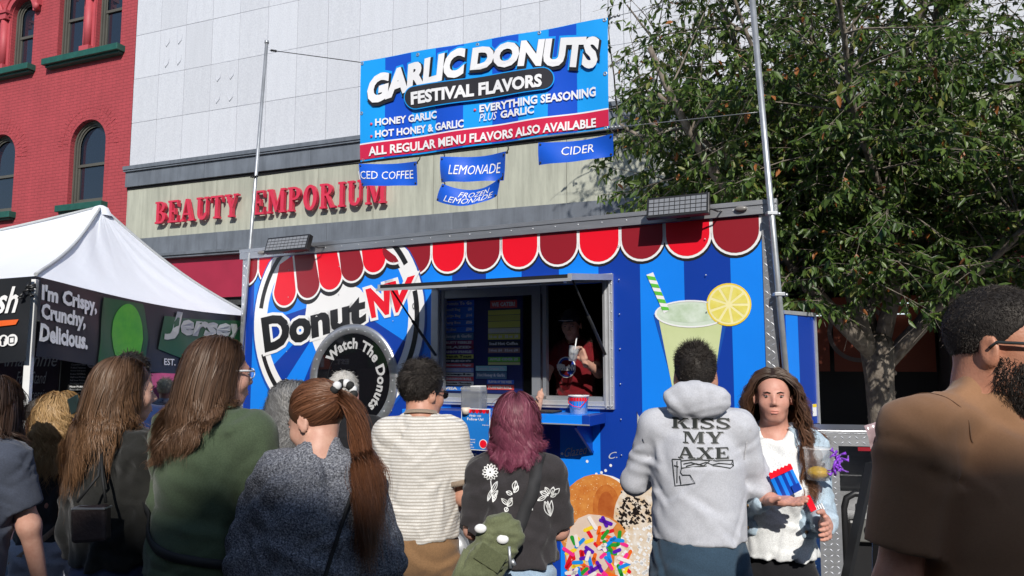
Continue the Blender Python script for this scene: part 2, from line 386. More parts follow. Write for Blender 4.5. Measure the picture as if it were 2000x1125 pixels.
def win(name, x0, x1, z0, z1, curtain=False, sill=True):
    r = (x1-x0)/2; cx = (x0+x1)/2
    wo = MB(); outer = win_shape(x0, x1, z0, z1); inner = win_shape(x0+.09, x1-.09, z0+.1, z1-.09)
    # stepped outer frame
    for a, b, y0, y1 in ((0, .045, .10, .2), (.045, .09, .13, .2)):
        o_ = win_shape(x0+a, x1-a, z0+a, z1-a); i_ = win_shape(x0+b, x1-b, z0+b, z1-b)
        n = len(o_)
        V = [(p[0], y0, p[1]) for p in o_]+[(p[0], y0, p[1]) for p in i_]+[(p[0], y1, p[1]) for p in i_]+[(p[0], y1, p[1]) for p in o_]
        wo.add(V, [(i, (i+1) % n, n+(i+1) % n, n+i) for i in range(n)]+[(n+i, n+(i+1) % n, 2*n+(i+1) % n, 2*n+i) for i in range(n)])
    W_ = wo.build('window', FRM, RB)
    zm = z0+(z1-z0)*.48
    m = MB(); m.box(x0+.09, x1-.09, .15, .2, zm-.03, zm+.03); m.box(x0+.09, x0+.13, .165, .21, z0+.09, zm-.03); m.box(x1-.13, x1-.09, .165, .21, z0+.09, zm-.03); m.box(x0+.13, x1-.13, .166, .21, z0+.09, z0+.14)
    i1 = win_shape(x0+.09, x1-.09, zm, z1-.09); i2 = win_shape(x0+.125, x1-.125, zm+.03, z1-.125)
    n = len(i1); V = [(p[0], .155, p[1]) for p in i1]+[(p[0], .155, p[1]) for p in i2]; m.add(V, [(i, (i+1) % n, n+(i+1) % n, n+i) for i in range(1, n)])
    m.build('sash', FRM, W_)
    m = MB(); m.poly([win_shape(x0+.06, x1-.06, z0+.06, z1-.06)], lambda x, y: (x, .19, y)); m.build('pane', WGL, W_)
    if sill:
        m = MB(); m.box(x0-.16, x1+.16, -.16, .1, z0-.16, z0-.02); m.box(x0-.12, x1+.12, -.1, .1, z0-.2, z0-.16); m.build('sill', GRN, RB, bevel=.01)
    return outer
holes = []
w0 = bp(130, 405)[0]; w1 = bp(205, 300)[0]; ww = w1-w0
holes.append(win('a', w0, w1, 5.02, 6.85, True))
xl1 = bp(27, 340)[0]; holes.append(win('b', xl1-ww, xl1, 5.02, 6.85, True)); holes.append(win('c', xl1-ww-3.2, xl1-3.2, 5.02, 6.85))
u1 = bp(238, 90)[0]; zt = 10.3; zb = 8.35
holes.append(win('d', u1-.80, u1-.05, zb, zt, sill=False)); holes.append(win('e', u1-1.98, u1-1.2, zb, zt, sill=False))
v1 = bp(66, 100)[0]; holes.append(win('f', v1-.80, v1-.05, zb, 10.0, sill=False)); holes.append(win('g', v1-2.0, v1-1.22, zb, 10.0, sill=False))
for a in (u1, v1):
    m = MB(); m.box(a-2.2, a+.1, -.2, .1, zb-.16, zb-.02); m.box(a-2.16, a+.06, -.13, .1, zb-.21, zb-.16); m.build('sill', GRN, RB, bevel=.01)
    m = MB(); m.box(a-1.15, a-.83, -.02, .18, zb, zt-.3)
    m.tube([(a-.99, -.03, zb+.12), (a-.99, -.03, zt-.75)], .085, 12); m.box(a-1.13, a-.85, -.13, 0, zb-.02, zb+.12); m.box(a-1.13, a-.85, -.13, 0, zt-.75, zt-.62); m.box(a-1.17, a-.81, -.16, 0, zt-.62, zt-.55); m.build('column', RTRIM, RB)
    for cxx, top in ((a-.425, zt if a == u1 else 10.0), (a-1.59, zt if a == u1 else 10.0)):
        m = MB(); ring = arc(cxx, top-.39, .56, 0, 180, 18)+arc(cxx, top-.39, .40, 180, 0, 18)
        m.prism([ring], lambda x, y: (x, -.07, y), lambda x, y: (x, .02, y)); m.tube([(cxx+.55*cos(radians(q)), -.08, top-.39+.55*sin(radians(q))) for q in range(0, 181, 12)], .035, 6); m.build('arch_moulding', RTRIM, RB)
for a in (u1+.02, v1+.02):
    m = MB(); m.box(a+.02, a+.16, -.13, 0, 9.72, 9.85); m.ell((a+.1, -.1, 9.68), (.08, .06, .09)); m.build('corbel', RTRIM, RB)
m = MB(); m.poly([[(-16, 4.15), (-.02, 4.15), (-.02, 12.6), (-16, 12.6)]]+[h[::-1] for h in holes], lambda x, y: (x, 0, y))
for h in holes:
    n = len(h); V = [(p[0], 0, p[1]) for p in h]+[(p[0], .2, p[1]) for p in h]; m.add(V, [(i, (i+1) % n, n+(i+1) % n, n+i) for i in range(n)])
m.box(-16, -.02, .3, 6, 0, 12.6); m.build('wall', RBR, RB)
for h in holes[:3]:   # proud rowlock arches made of single voussoirs
    x0, x1 = h[0][0], h[1][0]; cx = (x0+x1)/2; r = (x1-x0)/2; cz = 6.85-r; mm = MB()
    for row in range(2):
        nb = 22+row*6
        for i in range(nb):
            a = radians(-6+192*(i+.5)/nb); R0 = r+.07+row*.17; wdt = pi*R0/nb*.8
            M_ = Matrix.Translation((cx+(R0+.07)*cos(a), -.003-random.random()*.007, cz+(R0+.07)*sin(a))) @ Matrix.Rotation(-a, 4, 'Y')
            mm.box(-.07, .07, 0, .03, -wdt/2, wdt/2, M_)
    mm.build('brick_arch', RBR, RB, bevel=.004)
m = MB()
for z0, z1, y in ((4.05, 4.15, -.42), (3.92, 4.05, -.34), (3.72, 3.9, -.26), (3.6, 3.7, -.3)): m.box(-16, -.05, y, .02, z0, z1)
for i in range(40): m.box(-16+i*.4, -15.85+i*.4, -.38, -.1, 3.75, 3.92)
m.build('cornice', mat('grey_cornice_paint', (.10, .105, .11), .6, var=.15, dirt=.3), RB)
m = MB(); m.box(-16, -.05, -.1, .29, 0, 3.6); m.build('shopfront', mat('dark_shopfront', (.03, .028, .03), .5, var=.3), RB)
m = MB(); m.box(-3.6, -1.2, -.14, -.11, .5, 3.2); m.build('shop_window', GLASSD, RB)

# ================================================================ building across the street, behind the viewer: its roof line shades the low foreground
OB = empty('opposite_building', (-.0, -14, 0), TB, 'brick building across the street behind the viewer', 'building')
m = MB(); m.box(-30, -.1, -8, 0, -.1, 12.33); m.box(-.09, .35, -8, 0, -.1, 12.43); m.box(.36, 1.4, -8, 0, -.1, 12.58); m.box(1.41, 30, -8, 0, -.1, 12.65); m.build('wall', mat('buff_brick', (.3, .24, .19), .8, var=.15), OB)  # out of view; roof steps shaped to set where shade starts on each figure
m = MB()
for r in range(3):
    for i in range(16): m.box(-28+i*3.6, -26.6+i*3.6, .002, .03, 3.6+r*3.1, 5.5+r*3.1)
m.build('windows', GLASSD, OB)
# ================================================================ food trailer
TA = W(478, 490, 7.4); TBp = W(1508, 390, 5.06); TT = atan2(TBp.y-TA.y, TBp.x-TA.x); TL = hypot(TBp.x-TA.x, TBp.y-TA.y)
def tp(px, py, off=0): return onplane(px, py, TA, TT, off)
def tw(s, y, z):   # trailer local -> world
    return Vector((TA.x+cos(TT)*s-sin(TT)*y, TA.y+sin(TT)*s+cos(TT)*y, z))
TR = empty('food_trailer', (TA.x, TA.y, 0), TT, 'long blue striped donut food trailer with scalloped red awning print and open serving window', 'food trailer')
def paint(name, c, rough=.33, **k): return mat(name, c, rough, var=.025, vs=1.5, spec=.5, **k)
LB = (.008, .225, .86); DB = (.006, .045, .34)
VR = paint('vinyl_red', (.78, .006, .022)); VD = paint('vinyl_dark_red', (.27, .012, .022)); VW = paint('vinyl_white', (.82, .82, .82)); VK = paint('vinyl_black', (.016, .016, .018))
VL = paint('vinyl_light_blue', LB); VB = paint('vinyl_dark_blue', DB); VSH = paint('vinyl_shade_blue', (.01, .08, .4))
ALU = mat('brushed_aluminium', (.56, .57, .59), .38, metal=.85, var=.12, vs=3, stretch=(1, 1, 8), bump=.06, bs=40)
ALUW = mat('aluminium_frame', (.6, .61, .63), .42, metal=.6, var=.1, vs=6)
GALV = mat('galvanised_steel', (.5, .52, .54), .42, metal=.7, var=.2, vs=9)
BLKP = mat('black_plastic', (.015, .015, .016), .42, var=.1)
RUB = mat('tyre_rubber', (.02, .02, .021), .85, var=.15, bump=.2, bs=40)
# striped vinyl wrap: print that runs in bands along the wall
wrap = bpy.data.materials.new('striped_vinyl'); wrap.use_nodes = True; t = wrap.node_tree; L = t.links.new
tc = nd(t, 'ShaderNodeTexCoord'); sx = nd(t, 'ShaderNodeSeparateXYZ'); L(tc.outputs['Object'], sx.inputs[0])
a = nd(t, 'ShaderNodeMath', operation='SUBTRACT'); L(sx.outputs[0], a.inputs[0]); a.inputs[1].default_value = 4.77-.33*20
b_ = nd(t, 'ShaderNodeMath', operation='DIVIDE'); L(a.outputs[0], b_.inputs[0]); b_.inputs[1].default_value = .66
fr = nd(t, 'ShaderNodeMath', operation='FRACT'); L(b_.outputs[0], fr.inputs[0])
gt = nd(t, 'ShaderNodeMath', operation='LESS_THAN'); L(fr.outputs[0], gt.inputs[0]); gt.inputs[1].default_value = .5
mx = nd(t, 'ShaderNodeMix', data_type='RGBA'); L(gt.outputs[0], mx.inputs[0]); mx.inputs[6].default_value = (*DB, 1); mx.inputs[7].default_value = (*LB, 1)
no = nd(t, 'ShaderNodeTexNoise'); no.inputs['Scale'].default_value = 1.7; no.inputs['Detail'].default_value = 4; L(tc.outputs['Object'], no.inputs[0])
mr = nd(t, 'ShaderNodeMapRange'); mr.inputs[3].default_value = .88; mr.inputs[4].default_value = 1.1; L(no.outputs[0], mr.inputs[0])
mm_ = nd(t, 'ShaderNodeMix', data_type='RGBA', blend_type='MULTIPLY'); mm_.inputs[0].default_value = 1; L(mx.outputs[2], mm_.inputs[6]); L(mr.outputs[0], mm_.inputs[7])
pb = P(wrap); L(mm_.outputs[2], pb.inputs['Base Color']); pb.inputs['Roughness'].default_value = .3
bp_ = nd(t, 'ShaderNodeBump'); bp_.inputs['Strength'].default_value = .05; bp_.inputs['Distance'].default_value = .02; L(no.outputs[0], bp_.inputs['Height']); L(bp_.outputs[0], pb.inputs['Normal'])

WZ0, WZ1, WS0, WS1 = 1.40, 2.30, 2.34, 3.82      # window opening
TH = 2.80; TD = 2.1; TPR = .62
m = MB(); m.poly([[(0, .02), (TL, .02), (TL, TH-.03), (0, TH-.03)], [(WS0, WZ0), (WS0, WZ1), (WS1, WZ1), (WS1, WZ0)]], lambda x, y: (x, 0, y))
V = [(WS0, 0, WZ0), (WS1, 0, WZ0), (WS1, 0, WZ1), (WS0, 0, WZ1)]; V += [(p[0], .07, p[2]) for p in V]; m.add(V, [(i, (i+1) % 4, 4+(i+1) % 4, 4+i) for i in range(4)])
m.build('front_wall', wrap, TR)
INT = mat('trailer_interior', (.035, .036, .04), .6, var=.1)
m = MB(); m.box(0, .03, .003, TD, .17, TH-.03); m.prism([[(TL-.03, .003), (TL, .003), (TL-TPR, TD), (TL-TPR-.03, TD)]], lambda x, y: (x, y, .17), lambda x, y: (x, y, TH-.03)); m.box(.03, TL-TPR-.03, TD-.03, TD, .17, TH-.03); m.build('side_walls', wrap, TR)
m = MB(); m.box(.03, TL-TPR-.04, .1, TD-.03, .5, .56); m.box(.03, TL-TPR-.04, TD-.05, TD-.031, .56, TH-.06); m.box(.03, .05, .1, TD-.05, .56, TH-.06); m.build('interior_lining', INT, TR)
m = MB(); m.prism([[(0, 0), (TL, 0), (TL-TPR, TD), (0, TD)]], lambda x, y: (x, y, TH-.028), lambda x, y: (x, y, TH)); m.build('roof', ALUW, TR)
m = MB(); m.box(-.035, TL+.035, -.03, .02, TH-.085, TH+.012); m.box(-.035, TL+.035, -.038, -.03, TH-.02, TH+.012); rail = m.build('roof_rail', ALU, TR)
m = MB()
for i in range(26): m.ell((.1+i*.196, -.031, TH-.045), (.006, .004, .006), 6, 4)
m.build('rivets', ALUW, rail)
m = MB(); m.box(.0, TL, -.012, .01, -.02, .02); m.build('bottom_rail', ALU, TR)
# diamond plate corner trims
def lozenge(mb, x, y, z, ang, ax, ln=.022, wd=.0055, h=.002):
    ca, sa = cos(ang), sin(ang)
    pts = [(-ln, 0), (0, -wd), (ln, 0), (0, wd)]
    V = [(x+(a*ca-b*sa), y, z+(a*sa+b*ca)) for a, b in pts]+[(x, y-h, z)]
    if ax == 'x': V = [(y_ if False else y, v[0]-x+x, v[2]) for v in V for y_ in (0,)]
    mb.add(V, [(0, 1, 4), (1, 2, 4), (2, 3, 4), (3, 0, 4)])
for nm, x0, x1 in (('corner_trim', -.012, .055), ('corner_trim', TL-.075, TL+.012)):
    m = MB(); m.box(x0, x1, -.008, .0, .2, TH-.086); pl = m.build(nm, ALU, TR)
    m = MB(); k = 0; z = .25
    while z < TH-.1:
        for j, xx in enumerate((x0+.02, x0+.05)):
            if xx < x1-.008: lozenge(m, xx, -.0085, z+j*.024, radians(45 if (k+j) % 2 else -45), 'y', .019, .006, .004)
        z += .048; k += 1
    m.build('tread_pattern', ALUW, pl)
# ---- printed scallops
SCW = .342; NS = 15; s_end = TL-.08
def sheet(name, polys, mt, off, parent=TR, fnx=None):
    fn = fnx or (lambda x, y: (x, -off, y))
    if len(polys) <= 40:
        for p in polys: m = MB(); m.poly(p, fn); o = m.build(name, mt, parent)
        return o
    m = MB()
    for p in polys: m.poly(p, fn)
    return tag(m.build(name, mt, parent), kind='stuff')
def scal(x0, x1, zb, zt, g): return [(x0+g, zt), (x0+g, zb+(x1-x0)/2)]+arc((x0+x1)/2, zb+(x1-x0)/2, (x1-x0)/2-g, 180, 360, 14)+[(x1-g, zt)]
edges = [s_end-SCW*i for i in range(NS+1)][::-1]; edges = [e for e in edges if e > .0]; edges = [max(.056, edges[0]-SCW)]+edges
blk, wht, red, drk = [], [], [], []
for i in range(len(edges)-1):
    x0, x1 = edges[i], edges[i+1]
    if x1-x0 < SCW*.7: x0v = x1-SCW
    else: x0v = x0
    zb = 2.445
    def clip(p): return [(max(.056, q[0]), q[1]) for q in p]
    blk.append(clip(scal(x0v-.012, x1+.012, zb-.026, TH-.09, 0))); wht.append(clip(scal(x0v, x1, zb, TH-.089, -.006)))
    (drk if (len(edges)-2-i) % 2 == 0 else red).append(clip(scal(x0v, x1, zb, TH-.088, .012)))
sheet('scallop_shadow', blk, VK, .0012); sheet('scallop_outline', wht, VW, .0026); sheet('scallop', red, VR, .004); sheet('scallop', drk, VD, .0042)
# ---- round logo
LC = (1.18, 2.085); LR = 1.01
def clipz(p, z=TH-.09): return [(q[0], min(q[1], z)) for q in p]
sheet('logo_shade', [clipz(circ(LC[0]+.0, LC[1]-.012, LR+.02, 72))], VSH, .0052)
sheet('logo_ring', [clipz(circ(*LC, LR, 72))], VW, .0062)
inner = .84
# inner field with fanned stripes
fan = []; fan2 = []
for i in range(12):
    a0 = 180+i*15; poly = [(LC[0]+.05, LC[1]+.2)]+arc(*LC, inner, a0, a0+15, 4); (fan if i % 2 else fan2).append(poly)
top = [arc(*LC, inner, 0, 180, 40)]
sheet('logo_field', [clipz(circ(*LC, inner, 60))], VL, .0072); sheet('logo_field_stripes', fan2, VB, .0081)
cl = [tp(*q) for q in ((600, 560), (640, 600), (612, 560), (690, 600))]
# pale burst behind the name
sheet('logo_burst', [[(LC[0]+x, LC[1]+z) for x, z in ((-.35, .0), (-.33, .15), (-.2, .23), (-.05, .31), (.12, .34), (.3, .27), (.45, .12), (.3, -.1), (.1, -.34), (-.05, -.4), (-.2, -.3))]], VW, .0088)
arcs = []
for a0, a1 in ((112, 172), (200, 252), (30, 66), (-62, 14)):
    o_ = arc(*LC, .955, a0, a1, 24); i_ = arc(*LC, .905, a0, a1, 24); arcs.append(clipz(o_+i_[::-1]))
sheet('logo_ring_line', arcs, VK, .0083)
# inner scallops hanging under the rail
bt = [((527, 488), (548, 488), (545, 603)), ((552, 486), (575, 486), (596, 592)), ((577, 484), (617, 482), (637, 578)), ((619, 482), (661, 478), (682, 562)), ((663, 478), (704, 473), (726, 546)), ((706, 473), (750, 469), (768, 531)), ((752, 469), (795, 466), (800, 515))]
seq = [((500, 492), (528, 600)), ((528, 490), (583, 590)), ((577, 484), (628, 575)), ((619, 481), (672, 560)), ((663, 477), (712, 548)), ((706, 472), (757, 530)), ((751, 468), (800, 512))]
bx_ = [tp(q, 480)[0] for q in (533, 575, 618, 662, 706, 750, 797)]
bots = [tp(a, b) for a, b in ((519, 610), (560, 597), (606, 582), (649, 566), (692, 549), (735, 532), (775, 513))]
colr = [VD, VR, VD, VR, VD, VR, VD]
for i in range(6):
    x0, x1 = bx_[i], bx_[i+1]; bx, bz = bots[i+1]; wd = (x1-x0)
    skew = bx-(x0+x1)/2-.02
    def P_(g, ext=0):
        r = wd/2-g+.012; c = ((x0+x1)/2+skew, bz+wd/2)
        pts = [(x0+g, TH-.09)]+[(c[0]+r*cos(radians(q)), c[1]+(r+ext)*sin(radians(q))) for q in range(180, 361, 12)]+[(x1-g, TH-.09)]
        out = []
        for (x, z) in pts:
            d = hypot(x-LC[0], z-LC[1])
            if d > inner+.04: x = LC[0]+(x-LC[0])*(inner+.04)/d; z = LC[1]+(z-LC[1])*(inner+.04)/d
            out.append((x, min(z, TH-.09)))
        return out
    sheet('logo_scallop_shadow', [[(x, z-.035) for x, z in P_(-.012)]], VK, .0095+i*.0001)
    sheet('logo_scallop_outline', [P_(-.008)], VW, .0104+i*.0001); sheet('logo_scallop', [P_(.012)], colr[i+1], .0113+i*.0001)
def decal_text(name, body, quad, mt, off, bold=.04, shear=0, parent=TR, warp=None, box=None, px=True):
    q = qmap(*[tp(*p) if px else p for p in quad]); m = MB()
    bxx = text_in(m, body, lambda u, v: (q(u, v)[0], -off, q(u, v)[1]), bold, shear, box, 3, 1.0, warp=warp)
    return m.build(name, mt, parent), bxx
Q = [(520, 689), (716, 630), (716, 572), (512, 622)]
V0, _ = glyphs('Donut', .04); B0 = bbox(V0)
decal_text('logo_word_outline', 'Donut', Q, VW, .0125, .115, 0, box=B0); decal_text('logo_word', 'Donut', Q, VK, .0136, .05, 0, box=B0)
Q = [(728, 622), (795, 606), (812, 538), (716, 566)]
V0, _ = glyphs('NV', .05); B0 = bbox(V0)
decal_text('logo_word_outline', 'NV', Q, VW, .0146, .13, 0, box=B0); decal_text('logo_word', 'NV', Q, VR, .0156, .055, 0, box=B0)
decal_text('trademark', '®', [(807, 605), (819, 603), (819, 590), (807, 591)], VK, .0146, .0)
m = MB()
for s_ in (.62, 1.24, 1.86, 3.95, 4.6):
    for j in range(8):
        if s_ > 2 or j > 3 or True: m.ell((s_, -.0165, .75+j*.26), (.0055, .004, .0055), 6, 4)
tag(m.build('wall_rivets', ALUW, TR), kind='stuff')
# ---- porthole
PC = (1.42, 1.53); PR = .50
m = MB(); m.lathe([(PR+.005, 0), (PR+.005, .016), (PR-.02, .024), (PR-.075, .024), (PR-.085, .014), (PR-.085, 0)], 64, M=Matrix.Translation((PC[0], -.001, PC[1])) @ Matrix.Rotation(pi/2, 4, 'X')); ph = m.build('porthole_frame', ALU, TR)
m = MB()
for i in range(30):
    a = 2*pi*i/30; m.ell((PC[0]+(PR-.047)*cos(a), -.026, PC[1]+(PR-.047)*sin(a)), (.007, .004, .007), 6, 4)
m.build('bolts', ALUW, ph)
m = MB(); m.poly([circ(*PC, PR-.08, 60)], lambda x, y: (x, -.014, y)); m.build('pane', mat('black_glass', (.006, .006, .008), .05, var=0, spec=.6), ph)
m = MB(); m.poly([circ(*PC, .29, 60), circ(*PC, .283, 60)[::-1]], lambda x, y: (x, -.0155, y)); m.build('pane_line', VK, ph)
GREYT = mat('grey_lettering', (.5, .5, .5), .5, var=.1)
V0, F0 = glyphs('Watch The Donuts', .035, 0, 3, 1.08); x0, x1, y0, y1 = bbox(V0)
out = []
for x, y in V0:
    a = radians(148)-(x-x0)/(x1-x0)*radians(198); r = .285+(y-0)/.72*.093; out.append((PC[0]+r*cos(a), -.017, PC[1]+r*sin(a)))
m = MB(); m.add(out, F0); m.build('lettering', GREYT, ph)
# ---- service window frame, sliding panels
m = MB()
for a, b, c, d in ((WS0-.07, WS1+.08, WZ1, WZ1+.06), (WS0-.07, WS1+.08, WZ0-.06, WZ0), (WS0-.07, WS0, WZ0, WZ1), (WS1, WS1+.08, WZ0, WZ1)):
    m.box(a, b, -.03, .012, c, d)
m.box(WS1+.015, WS1+.03, -.042, -.03, WZ0-.05, WZ1+.05); m.box(WS1+.05, WS1+.06, -.04, -.03, WZ0-.05, WZ1+.05); m.box(WS0-.06, WS1+.07, -.04, -.03, WZ0-.04, WZ0-.03)
wf = m.build('service_window_frame', ALUW, TR, bevel=.003)
m = MB()
for i in range(14): m.ell((WS1+.07, -.032, WZ0-.03+i*.07), (.006, .004, .006), 6, 4)
m.build('screws', ALU, wf)
SM = 3.22     # sliding split
DALU = mat('shaded_aluminium', (.34, .36, .38), .4, metal=.5, var=.1)  # darker copy of the frame aluminium, the opening's shade put into its colour
m = MB()
for x, w_ in ((WS0+.005, .03), (SM-.01, .075), (SM+.085, .03)): m.box(x, x+w_, .0, .05, WZ0, WZ1)
m.box(WS0, SM+.115, .01, .052, WZ1-.07, WZ1-.001); m.box(WS0, WS1, -.0, .07, WZ0+.001, WZ0+.03); m.build('sliding_window_frame', DALU, TR)
m = MB(); m.box(WS0+.035, SM-.01, .03, .034, WZ0+.03, WZ1-.07); m.build('sliding_window_pane', mat('clear_glass', (.01, .012, .014), .02, var=0, alpha=.10, spec=.5), TR)
# menu boards just behind the glass
MW = mat('menu_print_pale', (.8, .8, .8), .6, var=.1)
def mcol(i, c): return mat('menu_strip_%s' % i, tuple(min(.8, q*4.0) for q in c), .7, var=.06)
MP = .12
def tpm(px, py): return onplane(px, py, TA, TT, MP)
m = MB(); a = tpm(864, 575)[0]; b = tpm(1020, 575)[0]; m.box(a, b, MP, MP+.02, tpm(930, 768)[1], WZ1+.05); mb_ = m.build('menu_board', mat('menu_backing_blue', (.004, .014, .13), .6), TR)
def strip(px0, px1, py0, py1, nm, c, text=None, tm=None, bold=.03):
    s0, s1 = tpm(px0, py0)[0], tpm(px1, py0)[0]; z1 = tpm(px0, py0)[1]; z0 = tpm(px0, py1)[1]
    m = MB(); m.box(s0, s1, MP-.006, MP-.001, z0+.002, z1-.002); o = m.build('menu_strip', mcol(nm, c), mb_)
    if text:
        m = MB(); q = qmap((s0+.015, z0+(z1-z0)*.22), (s1-.015, z0+(z1-z0)*.22), (s1-.015, z1-(z1-z0)*.2), (s0+.015, z1-(z1-z0)*.2))
        text_in(m, text, lambda u, v: (q(u, v)[0], MP-.008, q(u, v)[1]), bold+.02, 0, None, 1); m.build('lettering', tm or MW, o)
BLU = (.006, .05, .3)
for y, tx in ((600, 'Small Bag       $8'), (612, 'Large Bag     $14'), (625, 'Party Box     $26'), (638, 'Bucket         $30')): strip(868, 926, y, y+12.6, 'blue', BLU, tx)
strip(868, 926, 588, 600, 'navy', (.01, .04, .2), 'Donuts To Go')
rows = [('Honey & Garlic', 651, 665, 'slate', (.03, .06, .09)), ('FRUITY PEBBLES', 665, 674, 'maroon', (.1, .01, .03)), ('GLAZED', 674, 683, 'deep', (.06, .008, .015)), ('RAINBOW SPRINKLES', 683, 692, 'plum', (.05, .02, .09)),
        ('French Toast', 692, 701, 'amber', (.45, .2, .04)), ('OREO®', 701, 709, 'black', (.01, .01, .012)), ('Cinnamon Sugar', 709, 718, 'brick', (.3, .03, .03)), ('POWDERED SUGAR', 718, 727, 'bluegrey', (.1, .12, .25)),
        ('maple', 727, 735, 'tan', (.35, .25, .17)), ('CINNAMON ROLL', 735, 744, 'red', (.35, .02, .02)), ('Chocolate Chocolate', 744, 752, 'peach', (.5, .3, .2)), ('VISA  ●●', 753, 763, 'blue', BLU)]
for tx, y0, y1, nm, c in rows: strip(866, 925, y0, y1, nm, c, tx, BLK if nm in ('amber', 'tan', 'peach') else MW)
rows = [(None, 606, 616, 'olive', (.2, .2, .035)), (None, 616, 628, 'oliveb', (.16, .16, .03)), (None, 628, 641, 'olive', (.2, .2, .035)), ('FRESH LEMONADE', 641, 652, 'khaki', (.26, .26, .13)), ('16 oz  $6   32 oz  $8', 652, 664, 'olive', (.2, .2, .035)),
        ('Iced Hot Coffee', 666, 677, 'black', (.01, .01, .012)), ('16oz $6  32oz $8', 679, 690, 'brown', (.1, .06, .05)), ('APPLE CIDER $5', 697, 707, 'green', (.07, .2, .02)), (None, 707, 713, 'speckle', (.3, .2, .08))]
for tx, y0, y1, nm, c in rows: strip(954, 1016, y0, y1, nm, c, tx)
strip(958, 1010, 587, 603, 'red', (.35, .02, .02), 'WE CATER!')
for tx, x0, x1, y0, y1, nm, c in (('Lemon Cream Pie', 930, 990, 714, 725, 'sky', (.1, .2, .3)), ('Hot Honey & Garlic', 930, 990, 726, 740, 'slate', (.03, .06, .09)), ('FLAVOR OF THE WEEK', 952, 1004, 741, 750, 'navy', (.01, .04, .2)), ('PUMPKIN ROLL', 952, 1004, 751, 761, 'red', (.35, .02, .02))): strip(x0, x1, y0, y1, nm, c, tx)
# ---- lifted hatch above the window
HZ = 2.315
hatch = empty('hatch_pivot', (0, 0, 0)); bpy.data.objects.remove(hatch)
Hs0, Hs1 = 2.30, 3.90; hl = .80; tilt = radians(5.5)
ch_, sh_ = cos(tilt), sin(tilt)
def hp(s, t_, n_): return (s, -.03-t_*ch_+n_*sh_*0, HZ-t_*sh_+n_)
m = MB()
def hbox(s0, s1, t0, t1, n0, n1):
    V = [hp(s, t_, n_) for n_ in (n0, n1) for t_ in (t0, t1) for s in (s0, s1)]
    m.add(V, [(0, 2, 3, 1), (4, 5, 7, 6), (0, 1, 5, 4), (2, 6, 7, 3), (0, 4, 6, 2), (1, 3, 7, 5)])
hbox(Hs0+.03, Hs1-.03, .02, hl-.012, .003, .034); hz = m.build('hatch_panel', BLKP, TR)
m = MB(); hbox(Hs0, Hs1, hl-.012, hl, -.012, .008); hbox(Hs0, Hs0+.03, .0, hl-.02, -.006, .038); hbox(Hs1-.03, Hs1, .0, hl-.02, -.006, .038); hbox(Hs0+.03, Hs1-.03, 0, .02, -.006, .038)
hf = m.build('hatch_frame', ALUW, TR)
m = MB(); hbox(Hs0+.55, Hs0+.75, hl-.09, hl-.03, -.02, .0); m.build('latch', ALUW, hf)
m = MB(); hbox(Hs1-.38, Hs1-.2, hl-.4, hl-.34, -.02, .0); m.build('latch', ALUW, hf)
for s in (Hs0+.02, Hs1-.06):
    m = MB(); q = hp(s, .62, -.01); e = (s, -.035, WZ0+.35); m.tube([q, e], .007, 8); mid = Vector(q).lerp(Vector(e), .45); m.tube([mid, e], .012, 8); m.build('gas_strut', BLKP, TR)
# ---- counter shelf
CZ = 1.315
m = MB(); m.box(WS0-.12, WS1+.02, -.36, -.031, CZ-.075, CZ); m.build('counter_shelf', wrap, TR, bevel=.004)
m = MB(); m.box(WS0-.12, WS1+.02, -.364, -.361, CZ-.07, CZ-.062); m.build('counter_edge', ALUW, TR)
for x in (WS0+.05, WS0+.75, WS1-.1): m = MB(); m.add([(x, -.004, CZ-.08), (x, -.33, CZ-.08), (x, -.004, CZ-.3)], [(0, 1, 2)]); m.beam((x, -.33, CZ-.085), (x, -.01, CZ-.3), .02, .02); m.build('shelf_bracket', VB, TR)
# ---- LED flood lights and marker lamps on the rail
LEDG = mat('led_cell', (.22, .23, .25), .3, var=.05); 
def flood(px0, px1, py0, py1, tiltd, tail=0):
    s0 = tp(px0, py0)[0]+.08; s1 = tp(px1, py0)[0]+.08; zc = TH-.005; wd = s1-s0; h = .155
    o = empty('flood_light', (0, 0, 0)); bpy.data.objects.remove(o)
    M_ = Matrix.Translation(((s0+s1)/2, -.20, zc)) @ Matrix.Rotation(radians(tiltd), 4, 'X')
    m = MB(); m.box(-wd/2, wd/2, -.0, .05, -h/2, h/2, M_)
    for i in range(16): m.box(-wd/2+.02+i*(wd-.05)/15, -wd/2+.026+i*(wd-.05)/15, .05, .075, -h/2+.01, h/2-.01, M_)
    body = m.build('flood_light', BLKP, TR, bevel=.004)
    m = MB(); n_ = 11; cw = (wd-.03)/n_; c2 = (h-.03)/4
    for i in range(n_):
        for j in range(4): m.box(-wd/2+.015+i*cw+.003, -wd/2+.015+(i+1)*cw-.003, -.004, -.0005, -h/2+.015+j*c2+.003, -h/2+.015+(j+1)*c2-.003, M_)
    m.build('led_cells', LEDG, body)
    m = MB(); m.tube([((s0+s1)/2, -.17, zc), ((s0+s1)/2, -.03, TH-.03)], .012, 8); m.tube([(s1-.02, -.17, zc-.03), (s1+.04, -.1, zc-.05), (s1+.05, -.03, TH-.04)], .006, 6); m.box((s0+s1)/2-.05, (s0+s1)/2+.05, -.04, -.0301, TH-.07, TH-.01); m.build('bracket', BLKP, body)
flood(538, 618, 470, 484, -18); flood(1258, 1375, 400, 425, -12)
for px, py in ((517, 482), (1449, 401)):
    s, z = tp(px, py); m = MB(); m.ell((s, -.045, TH-.04), (.045, .018, .02), 16, 8); m.build('marker_lamp', mat('marker_lens', (.2, .19, .18), .3), TR)
